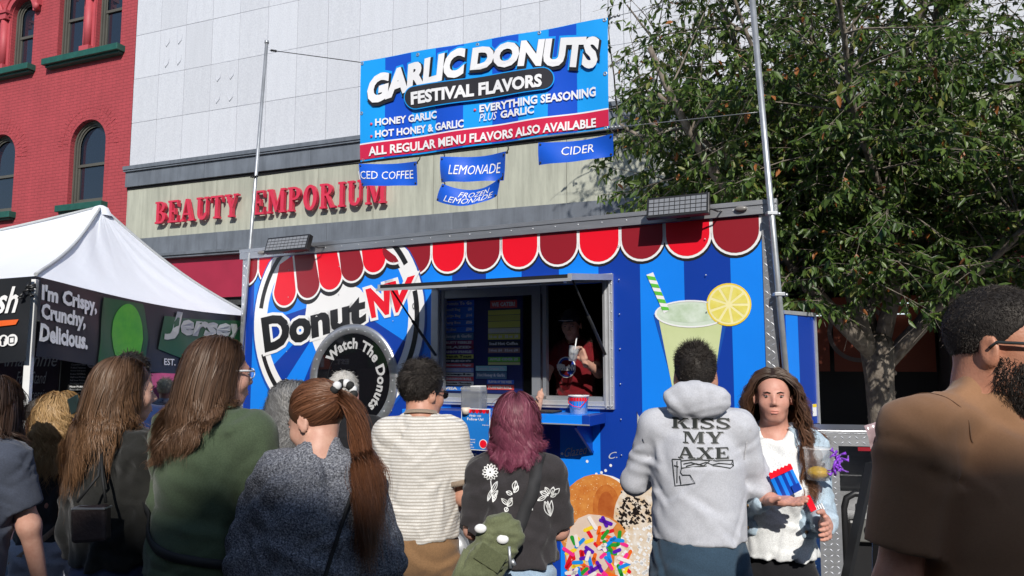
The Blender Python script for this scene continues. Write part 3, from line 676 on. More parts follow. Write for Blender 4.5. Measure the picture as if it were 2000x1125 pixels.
# ---- lemonade cup print
SL = lambda pts: [tp(*p) for p in pts]
LQ = mat('print_lemonade', (.50, .58, .27), .35, c2=(.62, .68, .38), vs=2); 
CUPW = mat('print_cup_pale', (.55, .66, .52), .35, c2=(.66, .74, .64), vs=14); LEM = mat('print_lemon', (.72, .62, .10), .35, c2=(.8, .72, .2), vs=20); LEMR = mat('print_lemon_rind', (.85, .62, .04), .35)
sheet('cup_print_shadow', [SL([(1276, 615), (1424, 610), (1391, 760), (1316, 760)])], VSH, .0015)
ell = lambda cx, cy, rx, ry, a0=0, a1=360, n=30: [(cx+rx*cos(radians(a0+(a1-a0)*i/n)), cy-ry*sin(radians(a0+(a1-a0)*i/n))) for i in range(n+(0 if a1-a0 == 360 else 1))]
sheet('cup_print', [SL([(1287, 625)]+[(1412, 625), (1388, 792), (1322, 800)])], LQ, .0026)
sheet('cup_print_rim', [SL(ell(1350, 613, 69, 25))], CUPW, .0036)
sheet('cup_print_drink', [SL(ell(1347, 612, 58, 18))], mat('print_ice', (.42, .55, .36), .3, c2=(.7, .78, .68), vs=9), .0046)
rim = ell(1350, 613, 70, 27)[::-1]; sheet('cup_print_rim_line', [[SL(ell(1350, 613, 71, 27)), SL(ell(1350, 613, 67, 24))[::-1]]], VW, .0056)
sheet('lemon_print', [SL(ell(1424, 595, 44, 42))], LEMR, .0056); sheet('lemon_print_pith', [SL(ell(1424, 595, 41, 39))], mat('print_pith', (.85, .78, .4), .35), .0064)
seg = []
for i in range(9):
    a0 = i*40+4; a1 = a0+32; seg.append(SL([(1424+6*cos(radians(a0+16)), 595-6*sin(radians(a0+16)))]+[(1424+37*cos(radians(a)), 595-35*sin(radians(a))) for a in (a0, a0+8, a0+16, a0+24, a1)]))
sheet('lemon_print_segments', seg, LEM, .0072)
st = [(1263, 537), (1276, 532), (1308, 606), (1297, 612)]
sheet('straw_print', [SL(st)], VW, .0066)
gr = []
for i in range(5):
    f = lambda k, e: tuple(a*(1-k)+b*k for a, b in zip(st[0 if e == 0 else 1], st[3 if e == 0 else 2]))
    k0 = .02+i*.2; gr.append(SL([f(k0+.0, 0), f(k0+.1, 1) if k0+.1 < 1 else f(1, 1), f(min(1, k0+.2), 1), f(min(1, k0+.1), 0)]))
sheet('straw_print_stripes', gr, mat('print_green', (.12, .55, .06), .35), .0076)
# ---- donut prints along the bottom
DN = mat('print_donut', (.50, .13, .02), .4, c2=(.70, .30, .07), vs=9); DN2 = mat('print_donut_shadow', (.35, .07, .012), .4, c2=(.5, .14, .03), vs=12)
GLZ = mat('print_glaze', (.62, .36, .16), .35, c2=(.68, .5, .38), vs=5); POW = mat('print_powder', (.78, .74, .68), .4, c2=(.6, .4, .2), vs=16); COOK = mat('print_cookie', (.02, .014, .012), .4)
sheet('donut_print_edge', [SL(ell(1172, 1012, 82, 86))], VW, .0016)
sheet('donut_print', [SL(ell(1166, 1018, 78, 92))], DN, .0026); sheet('donut_print_hole', [SL(ell(1184, 992, 16, 32))], DN2, .0037)
sheet('donut_print_shade', [SL(ell(1184, 990, 26, 44))], mat('print_donut_mid', (.40, .09, .014), .4, c2=(.6, .2, .04), vs=14), .0031)
sug = []
for i in range(300):
    a = random.uniform(0, 2*pi); r = sqrt(random.uniform(.12, 1)); px = 1166+74*r*cos(a); py = 1018+88*r*sin(a); q = random.uniform(.5, 1.3); sug.append(SL([(px-q, py), (px, py-q), (px+q, py), (px, py+q)]))
sheet('sugar_print', sug, mat('print_sugar', (.8, .55, .3), .4), .0029)
sheet('donut_print', [SL(ell(1255, 1010, 56, 70))], POW, .0042)
cr = []
for i in range(170):
    a = random.uniform(0, 2*pi); r = random.random()**.6; px = 1240+36*r*cos(a); py = 1005+38*r*sin(a); q = random.uniform(1.5, 4); cr.append(SL([(px-q, py), (px, py-q), (px+q, py+1), (px+1, py+q)]))
sheet('cookie_crumb_print', cr, COOK, .005)
sheet('donut_print', [SL(ell(1170, 1085, 66, 80))], DN, .0056); sheet('glaze_print', [SL([(1104, 1075), (1112, 1035), (1130, 1012), (1150, 1004), (1172, 1006), (1190, 1012), (1205, 1022), (1196, 1034), (1204, 1050), (1190, 1066), (1200, 1085), (1186, 1110), (1150, 1150), (1116, 1130)])], mat('print_glaze_pale', (.66, .48, .36), .3, c2=(.72, .6, .52), vs=6), .0062); sheet('donut_print', [SL(ell(1262, 1100, 62, 80))], POW, .0066)
pc = []
for i in range(260):
    a = random.uniform(0, 2*pi); r = sqrt(random.random()); px = 1262+60*r*cos(a); py = 1100+78*r*sin(a); q = random.uniform(1.5, 5); pc.append(SL([(px-q, py+1), (px-1, py-q), (px+q, py), (px+1, py+q)]))
sheet('powder_print', pc, VW, .0078)
SPC = [mat('sprinkle_%s' % n_, c, .35) for n_, c in (('red', (.7, .01, .02)), ('yellow', (.85, .6, .03)), ('orange', (.8, .13, .01)), ('pink', (.85, .03, .25)), ('green', (.02, .3, .03)), ('blue', (.01, .25, .75)), ('purple', (.1, .01, .4)), ('white', (.8, .74, .7)))]
sprk = {i: [] for i in range(8)}
for i in range(95):
    for _ in range(20):
        px = random.uniform(1106, 1235); py = random.uniform(1012, 1160)
        if ((px-1170)/60)**2+((py-1085)/72)**2 < 1 and (py > 1050 or random.random() < .35): break
    a = random.uniform(0, pi); l = random.uniform(6, 13); wq = 3.6; ca, sa = cos(a), sin(a)
    sh = [(-l, -wq), (l, -wq), (l+2.6, -2), (l+2.6, 2), (l, wq), (-l, wq), (-l-2.6, 2), (-l-2.6, -2)]
    sprk[i % 8].append(SL([(px+x*ca-y*sa, py+x*sa+y*ca) for x, y in sh]))
for i in range(8): sheet('sprinkle_print', sprk[i], SPC[i], .0068+i*.0007)
# left donuts glimpsed between people
sheet('donut_print', [SL(ell(905, 975, 40, 34))], GLZ, .0016); sheet('donut_print', [SL(ell(935, 970, 30, 28))], COOK, .0024)
# chalk style words, paw of dots
for body, q in (('Glazed', [(1103, 893), (1148, 886), (1148, 868), (1103, 876)]), ('Su', [(920, 903), (940, 900), (940, 885), (920, 886)]), ('C.', [(1189, 897), (1206, 894), (1206, 882), (1189, 884)])):
    decal_text('chalk_lettering', body, q, mat('print_chalk', (.5, .52, .55), .5), .0022, .0, .3)
m = MB()
for px, py in ((1183, 919), (1193, 909), (1175, 923), (1098, 886), (1147, 901), (1165, 926)): s, z = tp(px, py); m.poly([circ(s, z, .011, 10)], lambda x, y: (x, -.0024, y))
m.build('dot_print', VW, TR)
# ---- fender and wheels
for cxp in (905, 740):
    s0, zf = tp(cxp, 1000); zc = .225; R = .325
    m = MB(); pr = [(R+.09)*1.0]; 
    arcp = [(s0+(R+.08)*cos(radians(a)), zc+(R+.055)*sin(radians(a))) for a in range(0, 181, 10)]; arci = [(s0+(R+.05)*cos(radians(a)), zc+(R+.025)*sin(radians(a))) for a in range(180, -1, -10)]
    m.prism([arcp+arci], lambda x, y: (x, -.27, y), lambda x, y: (x, -.012, y)); m.build('fender', ALU, TR)
    wh = empty('wheel', (s0, -.15, zc)); wh.parent = TR
    m = MB(); M_ = Matrix.Rotation(pi/2, 4, 'X'); m.lathe([(.22, -.1), (R-.05, -.11), (R-.01, -.09), (R, -.05), (R, .05), (R-.01, .09), (R-.05, .11), (.22, .1)], 40, M=M_)
    for i in range(48): m.box(-.008, .008, -.1, .1, R-.004, R+.006, Matrix.Rotation(2*pi*i/48, 4, 'Y'))
    m.build('tyre', RUB, wh)
    m = MB(); m.lathe([(.22, .1), (.2, .08), (.19, .03), (.08, .0), (.07, .06), (0, .07)], 32, M=M_); m.build('rim', ALUW, wh)
# ---- rear door of the trailer, swung open past the right end
d0 = W(1531, 606, 6.0); d1 = W(1590, 606, 6.35); dd = Vector((d1.x-d0.x, d1.y-d0.y, 0)); Ld = dd.length; ang = atan2(dd.y, dd.x)
door = empty('rear_door', (0, 0, 0)); door.parent = TR
inv = Matrix.LocRotScale(Vector((TA.x, TA.y, 0)), Matrix.Rotation(TT, 3, 'Z'), None).inverted()
lp = inv @ Vector((d0.x, d0.y, 0)); door.location = lp; door.rotation_euler.z = ang-TT
m = MB(); m.box(0, Ld, 0, .03, .5, d0.z-.02)
m.build('door_panel', VB, door)
m = MB(); m.box(.02, Ld*.42, -.003, -.0005, .5, d0.z-.03); m.build('door_stripe', VL, door)
m = MB(); m.box(-.01, Ld+.01, -.012, .04, d0.z-.03, d0.z); m.box(Ld-.02, Ld+.015, -.012, .04, .48, d0.z-.03); m.build('door_frame', ALUW, door)
m = MB(); m.box(Ld-.1, Ld-.035, -.004, -.001, 1.24, 1.34); m.build('warning_label', VW, door)
m = MB(); m.box(Ld-.1, Ld-.035, -.006, -.0042, 1.315, 1.34); m.build('label_header', mat('label_yellow', (.8, .6, .03), .5), door)
m = MB(); m.box(Ld-.12, Ld-.03, -.03, -.001, 1.08, 1.18); m.ell((Ld-.07, -.035, 1.12), (.03, .02, .025)); m.build('latch', BLKP, door, bevel=.005)
# inner gap between the trailer end and door

# ================================================================ conduit poles, wires
lt = W(521, 85, 7.32); lb = tw(.0, -.05, 1.3)
def pole(name, a, b, r, label):
    e = empty(name, (a[0], a[1], 0), 0, label, 'pole'); o = Vector((a[0], a[1], 0))
    m = MB(); m.tube([Vector(a)-o, Vector(b)-o], r, 12); m.build('tube', GALV, e)
    return e, o
pt = W(478, 482, 7.36)
lpole, lo = pole('conduit_pole', tw(-.02, -.05, .55), (lt.x, lt.y, lt.z), .017, 'slim grey metal pole rising from the left end of the trailer')
m = MB(); p_ = lt-lo; m.tube([p_+Vector((0, 0, .0)), p_+Vector((0, 0, .03))], .022, 10); m.build('cap', GALV, lpole)
rb_ = W(1527, 640, 5.0); rt = W(1462, -80, 4.95)
dirv = (Vector(rt)-Vector(rb_)).normalized(); base = Vector(rb_)-dirv*((rb_.z-.2)/dirv.z)
rpole, ro = pole('conduit_pole', base, rt, .021, 'slim galvanised pole clamped to the right corner of the trailer')
for py in (423, 577):
    k = (640-py)/720; c = Vector(rb_).lerp(Vector(rt), k)-ro
    m = MB(); m.box(c.x-.035, c.x+.035, c.y-.026, c.y+.026, c.z-.012, c.z+.012); m.tube([c+Vector((.04, -.01, -.005)), c+Vector((.055, -.01, -.005))], .012, 8); m.build('clamp', GALV, rpole, bevel=.003)
CAB = mat('black_cable', (.01, .01, .01), .5)
WIRE = mat('thin_wire', (.35, .36, .37), .4, metal=.6)

# ================================================================ banner between the poles
BOFF = -.07
def bw(px, py, off=BOFF):
    s, z = onplane(px, py, TA, TT, off); return tw(s, off, z)
BAN = empty('banner', tuple(bw(703, 315)), 0, 'large blue striped banner strung between two poles reading GARLIC DONUTS FESTIVAL FLAVORS', 'banner')
bo = BAN.location.copy()
c00, c10, c11, c01 = (703, 316), (1190, 250), (1187, 34), (706, 121)
def bq(u, v, o=0):
    q = qmap(c00, c10, c11, c01)(u, v); s, z = onplane(q[0], q[1], TA, TT, BOFF)
    rip = .012*sin(u*19+v*3)*(1-v*.4)+.02*sin(u*5.1+1)*(v-.5)
    ed = min(u, 1-u); tug = .02*math.exp(-((ed)**2+(v-1)**2)/.004)+.02*math.exp(-((ed)**2+(v)**2)/.004)
    return tw(s, BOFF-rip-o, z)-bo
def bsheet(name, mt, u0, u1, v0, v1, off, nu=8, nv=10):
    V = [bq(u0+(u1-u0)*i/nu, v0+(v1-v0)*j/nv, off) for j in range(nv+1) for i in range(nu+1)]
    Fc = [(j*(nu+1)+i, j*(nu+1)+i+1, (j+1)*(nu+1)+i+1, (j+1)*(nu+1)+i) for j in range(nv) for i in range(nu)]
    m = MB(); m.add(V, Fc, True); return m.build(name, mt, BAN)
BNL = mat('banner_light_blue', (.01, .34, .88), .38, var=.03); BND = mat('banner_dark_blue', (.008, .085, .60), .38, var=.03); BNR = mat('banner_red', (.62, .018, .07), .4, var=.03)
BNW = mat('banner_white', (.84, .84, .86), .4, var=.02)
bsheet('cloth', BNL, 0, 1, 0, 1, 0, 60, 14)
us = [(118+k, 118+k) for k in ()]
for a, b in ((.098, .205), (.305, .415), (.53, .637), (.757, .872)): bsheet('stripe', BND, a, b, .005, .995, .002, 10, 12)
bsheet('band_edge', BNW, 0, 1, .165, .178, .004, 60, 1); bsheet('band', BNR, 0, 1, .018, .165, .005, 60, 3)
def btext(name, body, px4, mt, off, bold, shear=0, warp=None, box=None, res=3):
    """px4: corners of the text in the banner, in photo pixels; converted to banner u,v"""
    def uv(px, py):
        u, v = .5, .5
        for _ in range(12):
            q = qmap(c00, c10, c11, c01)(u, v); e = 1e-3
            qa = qmap(c00, c10, c11, c01)(u+e, v); qb = qmap(c00, c10, c11, c01)(u, v+e)
            a, b, c, d = (qa[0]-q[0])/e, (qb[0]-q[0])/e, (qa[1]-q[1])/e, (qb[1]-q[1])/e
            ex, ey = px-q[0], py-q[1]; dt = a*d-b*c; u += (ex*d-b*ey)/dt; v += (a*ey-c*ex)/dt
        return (u, v)
    q = qmap(*[uv(*p) for p in px4]); m = MB()
    text_in(m, body, lambda u, v: bq(*q(u, v), off), bold, shear, box, res, warp=warp); return m.build(name, mt, BAN)
def arch(u, v): return (u, v+.0)
for word, ql, wf_ in (('GARLIC', [(722, 208), (910, 148), (910, 92), (722, 152)], lambda u, v: (u, v*(1.0-.10*sin(pi*u))+.22*sin(pi*min(1, u*1.0))*.35)),
                      ('DONUTS', [(920, 138), (1170, 140), (1172, 78), (920, 96)], lambda u, v: (u, v+.0+.16*sin(pi*u*.9)))):
    V0, _ = glyphs(word, .045, .12); B0 = bbox(V0)
    btext('title_glow', word, ql, BNL, .009, .135, .12, wf_, B0); btext('title_outline', word, [(x+1, y+3) for x, y in ql], mat('banner_black', (.02, .02, .024), .4), .015, .105, .12, wf_, B0); btext('title', word, ql, BNW, .0225, .058, .12, wf_, B0)
# black capsule
def uvq(px, py):
    u, v = .5, .5
    for _ in range(12):
        q = qmap(c00, c10, c11, c01)(u, v); e = 1e-3
        qa = qmap(c00, c10, c11, c01)(u+e, v); qb = qmap(c00, c10, c11, c01)(u, v+e)
        a, b, c, d = (qa[0]-q[0])/e, (qb[0]-q[0])/e, (qa[1]-q[1])/e, (qb[1]-q[1])/e
        ex, ey = px-q[0], py-q[1]; dt = a*d-b*c; u += (ex*d-b*ey)/dt; v += (a*ey-c*ex)/dt
    return u, v
def capsule(px0, py0, px1, py1, r, mt, off, name):
    up = []; lo_ = []; n = 36; d = Vector((px1-px0, py1-py0)); Ln = d.length; d /= Ln; nn = Vector((-d.y, d.x))
    m = MB(); V = []
    for i in range(n+1):
        t_ = -r+(Ln+2*r)*(1-cos(pi*i/n))/2; k = r if 0 <= t_ <= Ln else sqrt(max(0, r*r-(t_ if t_ < 0 else t_-Ln)**2))
        for sg_ in (-1, 1): V.append(bq(*uvq(px0+d.x*t_+nn.x*k*sg_, py0+d.y*t_+nn.y*k*sg_), off))
    m.add(V, [(2*i, 2*i+1, 2*i+3, 2*i+2) for i in range(n)]); return m.build(name, mt, BAN)
capsule(814, 192, 1062, 155, 23, BNL, .0255, 'pill_edge'); capsule(814, 192, 1062, 155, 21, mat('banner_charcoal', (.03, .028, .032), .4), .0275, 'pill')
btext('subtitle', 'FESTIVAL FLAVORS', [(806, 207), (1062, 172), (1062, 146), (806, 182)], BNW, .034, .045)
for body, q, sh in (('HONEY GARLIC', [(735, 247), (855, 232), (855, 217), (735, 233)], 0), ('HOT HONEY & GARLIC', [(735, 270), (908, 250), (908, 234), (735, 256)], 0), ('EVERYTHING SEASONING', [(937, 220), (1165, 189), (1165, 170), (937, 205)], 0), ('PLUS', [(937, 238), (971, 233), (971, 218), (937, 223)], .25), ('GARLIC', [(978, 232), (1046, 223), (1046, 208), (978, 217)], 0)):
    btext('menu_line', body, q, BNW, .0125, .0 if sh else .035, sh, res=2)
btext('band_line', 'ALL REGULAR MENU FLAVORS ALSO AVAILABLE', [(722, 306), (1165, 249), (1165, 231), (722, 288)], BNW, .015, .032, res=2)
m = MB()
for px, py in ((727, 243), (727, 267), (928, 215)):
    u, v = uvq(px, py); cpt = bq(u, v, .0068); m.ell(cpt, (.012, .003, .012), 10, 6)
m.build('bullet', BNR, BAN)
for px, py in ((709, 125), (818, 108), (932, 87), (1052, 63), (1181, 39), (708, 222), (1183, 145), (1184, 250), (709, 312)):
    u, v = uvq(px, py); cpt = bq(u, v, .004); m = MB(); m.lathe([(.007, 0), (.012, .002), (.016, 0)], 12, M=Matrix.Translation(cpt) @ Matrix.Rotation(TT, 4, 'Z') @ Matrix.Rotation(pi/2, 4, 'X')); m.build('grommet', GALV, BAN)
# wires and knots
def wire(pts, r, mt, label, sag=0, name='wire'):
    P_ = []
    for a, b in zip(pts[:-1], pts[1:]):
        a = Vector(a); b = Vector(b)
        for i in range(8): k = i/8; P_.append(a.lerp(b, k)-Vector((0, 0, sag*4*k*(1-k))))
    P_.append(Vector(pts[-1])); o0 = P_[0].copy(); m = MB(); m.tube([p-o0 for p in P_], r, 6)
    for j in range(3): m.ell(P_[0]-o0+(P_[-1]-P_[0]).normalized()*(.03+j*.03), (.014, .014, .012), 8, 5)
    o = m.build(name, mt); o.location = o0; tag(o, label, 'wire')
wire([W(527, 98, 7.3), bw(706, 122)], .004, CAB, 'thin black cord tying the upper left banner corner to the left pole')
wire([W(489, 346, 7.34), bw(704, 317)], .005, CAB, 'thin black cord tying the lower left banner corner to the left pole')
wire([bw(1188, 250), W(1490, 218, 4.98)], .0025, WIRE, 'thin bright wire from the lower right banner corner to the right pole')
wire([bw(1187, 35), W(1466, -30, 4.96)], .0025, WIRE, 'thin bright wire from the upper right banner corner towards the pole top')
# ---- small hanging banners
SB = mat('small_banner_blue', (.008, .10, .62), .4, var=.05)
def small(corners, text, label, sagb=0, wav=.02, tq=None, lines=None, hang=()):
    e0 = bw(*corners[3]); e = empty('hanging_banner', tuple(e0), 0, label, 'banner', 'small blue drink banners hung under the large banner')
    q = qmap(*corners)
    def f(u, v, o=0):
        x, y = q(u, v); y += sagb*4*u*(1-u); s, z = onplane(x, y, TA, TT, BOFF)
        return tw(s, BOFF-.006-wav*sin(u*5+v*2)-.5*wav*sin(u*11)*(1-v)-o, z)-e0
    nu, nv = 24, 8
    V = [f(i/nu, j/nv) for j in range(nv+1) for i in range(nu+1)]; m = MB(); m.add(V, [(j*(nu+1)+i, j*(nu+1)+i+1, (j+1)*(nu+1)+i+1, (j+1)*(nu+1)+i) for j in range(nv) for i in range(nu)], True); m.build('cloth', SB, e)
    for body, (u0, u1, v0, v1) in lines:
        m = MB(); text_in(m, body, lambda u, v: f(u0+(u1-u0)*u, v0+(v1-v0)*v, .004), .0, 0, None, 2); m.build('lettering', BNW, e)
    m = MB()
    for (a, b), (c, d) in hang:
        m.tube([bw(a, b)-e0, bw((a+c)/2+2, (b+d)/2)-e0, bw(c, d)-e0], .005, 6); m.ell(bw(a, b)-e0, (.012, .012, .012), 6, 4)
    for u, v in ((.03, .1), (.97, .1), (.03, .9), (.97, .9)): m.ell(f(u, v, .004), (.009, .004, .009), 8, 4)
    m.build('ties', CAB, e)
small([(708, 364), (812, 361), (816, 316), (704, 321)], '', 'small blue banner reading ICED COFFEE hung at the lower left', 1, .02, lines=[('ICED COFFEE', (-.02, .93, .3, .66))], hang=[((814, 318), (821, 304))])
small([(863, 357), (979, 350), (991, 297), (865, 308)], '', 'small blue banner reading LEMONADE hung below the middle', 2, .035, lines=[('LEMONADE', (.16, .92, .28, .66))], hang=[((866, 309), (867, 300)), ((990, 298), (992, 284))])
small([(853, 392), (966, 381), (981, 347), (868, 360)], '', 'narrow sagging blue banner reading FROZEN LEMONADE below the LEMONADE banner', 16, .03, lines=[('FROZEN', (.32, .8, .5, .82)), ('LEMONADE', (.15, .9, .12, .46))], hang=[((868, 362), (866, 354)), ((979, 349), (982, 338))])
small([(1053, 323), (1196, 303), (1199, 262), (1054, 280)], '', 'small blue banner reading CIDER hung at the lower right', 3, .02, lines=[('CIDER', (.31, .74, .34, .74))], hang=[((1054, 282), (1045, 275)), ((1197, 263), (1189, 250))])
# ================================================================ soft solids: smooth-blended shapes turned into one continuous surface
A_ = lambda v: np.asarray(v, np.float32)
def rc(a, b, ra, rb, k=.03, op='+', M=None, cut=None):
    a, b = A_(a), A_(b)
    def f(P):
        ba = b-a; h = np.clip(((P-a)@ba)/max(1e-9, float(ba@ba)), 0, 1)
        d = np.linalg.norm(P-a-h[:, None]*ba, axis=1)-(ra+(rb-ra)*h)
        if cut is not None:
            n = ba/np.linalg.norm(ba); d = np.maximum(d, (P-(a+ba*cut))@n)
        return d
    R = max(ra, rb); return (f, np.minimum(a, b)-R, np.maximum(a, b)+R, k, op, M)
def el(c, r, k=.03, op='+', M=None):
    c, r = A_(c), A_(r)
    def f(P):
        q = (P-c)/r; k0 = np.linalg.norm(q, axis=1); k1 = np.linalg.norm(q/r, axis=1)+1e-9; return k0*(k0-1)/k1
    return (f, c-r, c+r, k, op, M)
def rbox(c, b, r, k=.02, op='+', M=None):
    c, b = A_(c), A_(b)
    def f(P):
        q = np.abs(P-c)-b+r; return np.linalg.norm(np.maximum(q, 0), axis=1)+np.minimum(q.max(axis=1), 0)-r
    return (f, c-b, c+b, k, op, M)
def plane_cut(n, d, k=.004):
    """keeps the side n.p < d"""
    n = A_(n)
    return (lambda P: P@n-d, None, None, k, '&', None)
class Grid:
    def __init__(s, prims, h=.01, pad=.05, mod=None):
        lo, hi = [], []
        inv = []
        for f, l, u, k, op, M in prims:
            if l is None: inv.append(None); continue
            if M is not None:
                R = np.array(M.to_3x3(), np.float32); T = np.array(M.translation, np.float32)
                cs = np.array([[x, y, z] for x in (l[0], u[0]) for y in (l[1], u[1]) for z in (l[2], u[2])], np.float32)@R.T+T
                l, u = cs.min(0), cs.max(0); inv.append((R, T, l, u))
            else: inv.append((None, None, l, u))
            if op == '+': lo.append(l); hi.append(u)
        s.lo = np.min(lo, 0)-pad; s.hi = np.max(hi, 0)+pad; s.h = h
        s.n = (np.ceil((s.hi-s.lo)/h)).astype(int)+1
        s.ax = [s.lo[i]+h*np.arange(s.n[i], dtype=np.float32) for i in range(3)]
        F_ = np.full(s.n, .12, np.float32)
        for (f, l, u, k, op, M), iv in zip(prims, inv):
            if iv is None: i0 = np.zeros(3, int); i1 = s.n
            else:
                m = .09 if op == '+' else k+.01
                i0 = np.clip(((iv[2]-m-s.lo)/h).astype(int), 0, s.n-1); i1 = np.clip(((iv[3]+m-s.lo)/h).astype(int)+2, 1, s.n)
            if np.any(i1 <= i0): continue
            g = np.stack(np.meshgrid(*[s.ax[j][i0[j]:i1[j]] for j in range(3)], indexing='ij'), -1).reshape(-1, 3)
            if iv is not None and iv[0] is not None: g = (g-iv[1])@iv[0]
            d = f(g).reshape(tuple(i1-i0)); sl_ = tuple(slice(i0[j], i1[j]) for j in range(3)); a = F_[sl_]
            if op == '+':
                hh = np.clip(.5+.5*(a-d)/k, 0, 1); F_[sl_] = a*(1-hh)+d*hh-k*hh*(1-hh)
            else:
                if op == '-': d = -d
                hh = np.clip(.5-.5*(a-d)/k, 0, 1); F_[sl_] = a*(1-hh)+d*hh+k*hh*(1-hh)
        if mod is not None:
            near = np.abs(F_) < .04; idx = np.argwhere(near); F_[near] += mod(s.lo+idx*h).astype(np.float32)
        s.F = F_
    def sample(s, P):
        q = (P-s.lo)/s.h; i = np.clip(np.floor(q).astype(int), 0, s.n-2); f = np.clip(q-i, 0, 1)
        out = 0
        for dx in (0, 1):
            for dy in (0, 1):
                for dz in (0, 1):
                    w_ = (f[:, 0] if dx else 1-f[:, 0])*(f[:, 1] if dy else 1-f[:, 1])*(f[:, 2] if dz else 1-f[:, 2])
                    out = out+w_*s.F[i[:, 0]+dx, i[:, 1]+dy, i[:, 2]+dz]
        bad = np.any((q < 0) | (q > s.n-1), axis=1); return np.where(bad, .12, out)
    def grad(s, P, e=.008):
        g = np.stack([s.sample(P+np.eye(3)[i]*e)-s.sample(P-np.eye(3)[i]*e) for i in range(3)], 1)
        return g/(np.linalg.norm(g, axis=1, keepdims=True)+1e-6)
    def mesh(s):
        F_ = s.F; S = F_ < 0
        c = [(i, j, k) for i in (0, 1) for j in (0, 1) for k in (0, 1)]; n = s.n-1
        sub = lambda i, j, k, A: A[i:i+n[0], j:j+n[1], k:k+n[2]]
        cnt = sum(sub(*q, S).astype(np.int8) for q in c); act = (cnt > 0) & (cnt < 8); idx = np.argwhere(act)
        vid = np.full(tuple(n), -1, np.int64); vid[act] = np.arange(len(idx))
        acc = np.zeros((len(idx), 3), np.float32); num = np.zeros(len(idx), np.float32)
        E_ = [(a, b) for a in c for b in c if a < b and sum(abs(x-y) for x, y in zip(a, b)) == 1]
        for a, b in E_:
            va = F_[idx[:, 0]+a[0], idx[:, 1]+a[1], idx[:, 2]+a[2]]; vb = F_[idx[:, 0]+b[0], idx[:, 1]+b[1], idx[:, 2]+b[2]]
            m = (va < 0) != (vb < 0); t_ = np.where(m, va/np.where(m, va-vb, 1), 0)
            p = np.array(a, np.float32)+t_[:, None]*(np.array(b)-np.array(a)); acc[m] += p[m]; num[m] += 1
        V = s.lo+(idx+acc/num[:, None])*s.h; Q = []
        for ax in range(3):
            o1, o2 = [(1, 2), (2, 0), (0, 1)][ax]
            a = [slice(1, -1)]*3; a[ax] = slice(0, -1); b = [slice(1, -1)]*3; b[ax] = slice(1, None)
            s0, s1 = S[tuple(a)], S[tuple(b)]; e = np.argwhere(s0 != s1)
            if not len(e): continue
            sg = s0[tuple(e.T)]; e = e+1; e[:, ax] -= 1
            def at_(d1, d2): q = e.copy(); q[:, o1] -= d1; q[:, o2] -= d2; return vid[tuple(q.T)]
            q = np.stack([at_(1, 1), at_(0, 1), at_(0, 0), at_(1, 0)], 1); q[~sg] = q[~sg][:, ::-1]; Q.append(q)
        Q = np.concatenate(Q); Q = Q[(Q >= 0).all(1)]
        return V, Q
def smooth_mesh(V, Q, it=1, lam=.5):
    for _ in range(it):
        acc = np.zeros_like(V); n = np.zeros(len(V), np.float32)
        for i in range(4):
            a, b = Q[:, i], Q[:, (i+1) % 4]
            np.add.at(acc, a, V[b]); np.add.at(n, a, 1); np.add.at(acc, b, V[a]); np.add.at(n, b, 1)
        V = V*(1-lam)+lam*acc/np.maximum(n, 1)[:, None]
    return V
def folds(seed, amp, fr=22, aniso=(1, 1, 1), n=110):
    """cloth creases: many short ridge-and-valley pairs scattered over the surface"""
    r = np.random.default_rng(seed)
    def f(P):
        P = P.astype(np.float32); c0 = P.mean(0); out = np.zeros(len(P), np.float32)
        if len(P) < 50: return out
        for i in range(n):
            c = P[r.integers(len(P))]; rad = c-c0; rad[2] *= .15; rad /= np.linalg.norm(rad)+1e-6
            tx = np.cross([0, 0, 1.0], rad); th = r.choice([-1, 1])*abs(r.normal(.25, .45)) if r.random() < .6 else r.uniform(-1.5, 1.5)
            d = tx*cos(th)*aniso[0]+np.array([0, 0, 1.0])*sin(th)*aniso[2]; d /= np.linalg.norm(d)+1e-6; q = np.cross(rad, d); q /= np.linalg.norm(q)+1e-6
            L_ = r.uniform(.04, .17)*20/fr; w_ = r.uniform(.011, .026)*20/fr; v = P-c; m = (np.abs(v) < 2.2*L_).all(1)
            if not m.any(): continue
            v = v[m]; t_ = v@d; bend_ = r.normal(0, 1.6); s_ = (v@q+bend_*t_*t_)/w_; o_ = np.abs(v@rad) < .07
            out[m] += np.where(o_, r.uniform(.4, 1.2)*s_*np.exp(-s_*s_+.5)*np.exp(-(t_/L_)**4), 0)
        return amp*np.clip(out, -1.8, 1.8)
    return f

# ---- hands: palm, four unequal bent fingers, thumb from the side of the palm; wrist at origin, fingers along -Z, palm facing +Y, thumb towards +X
def hand_mesh(curl):
    p = [rc((0, 0, .03), (0, 0, -.02), .024, .026, .02), rbox((0, 0, -.055), (.04, .014, .045), .013, .02)]
    for i, (x, ln) in enumerate(((.029, .072), (.010, .08), (-.010, .075), (-.029, .058))):
        a = np.array([x, 0, -.095]); ang = 0; r = .0088-(.001 if i == 3 else 0)
        for s_, c_ in ((.45, curl*.7+i*.05), (.32, curl*1.1), (.23, curl*.8)):
            ang += c_; b = a+ln*s_*np.array([x*.6, sin(ang), -cos(ang)]); p.append(rc(a, b, r, r*.93, .006)); a = b; r *= .93
    p += [rc((.03, .004, -.025), (.058, .016, -.055), .0135, .0115, .012), rc((.058, .016, -.055), (.062+.0*curl, .03+.012*curl, -.092), .0105, .0085, .006)]
    g = Grid(p, .0038, .012); return g.mesh()
HAND = {'relaxed': hand_mesh(.28), 'grip': hand_mesh(.75), 'flat': hand_mesh(.1)}

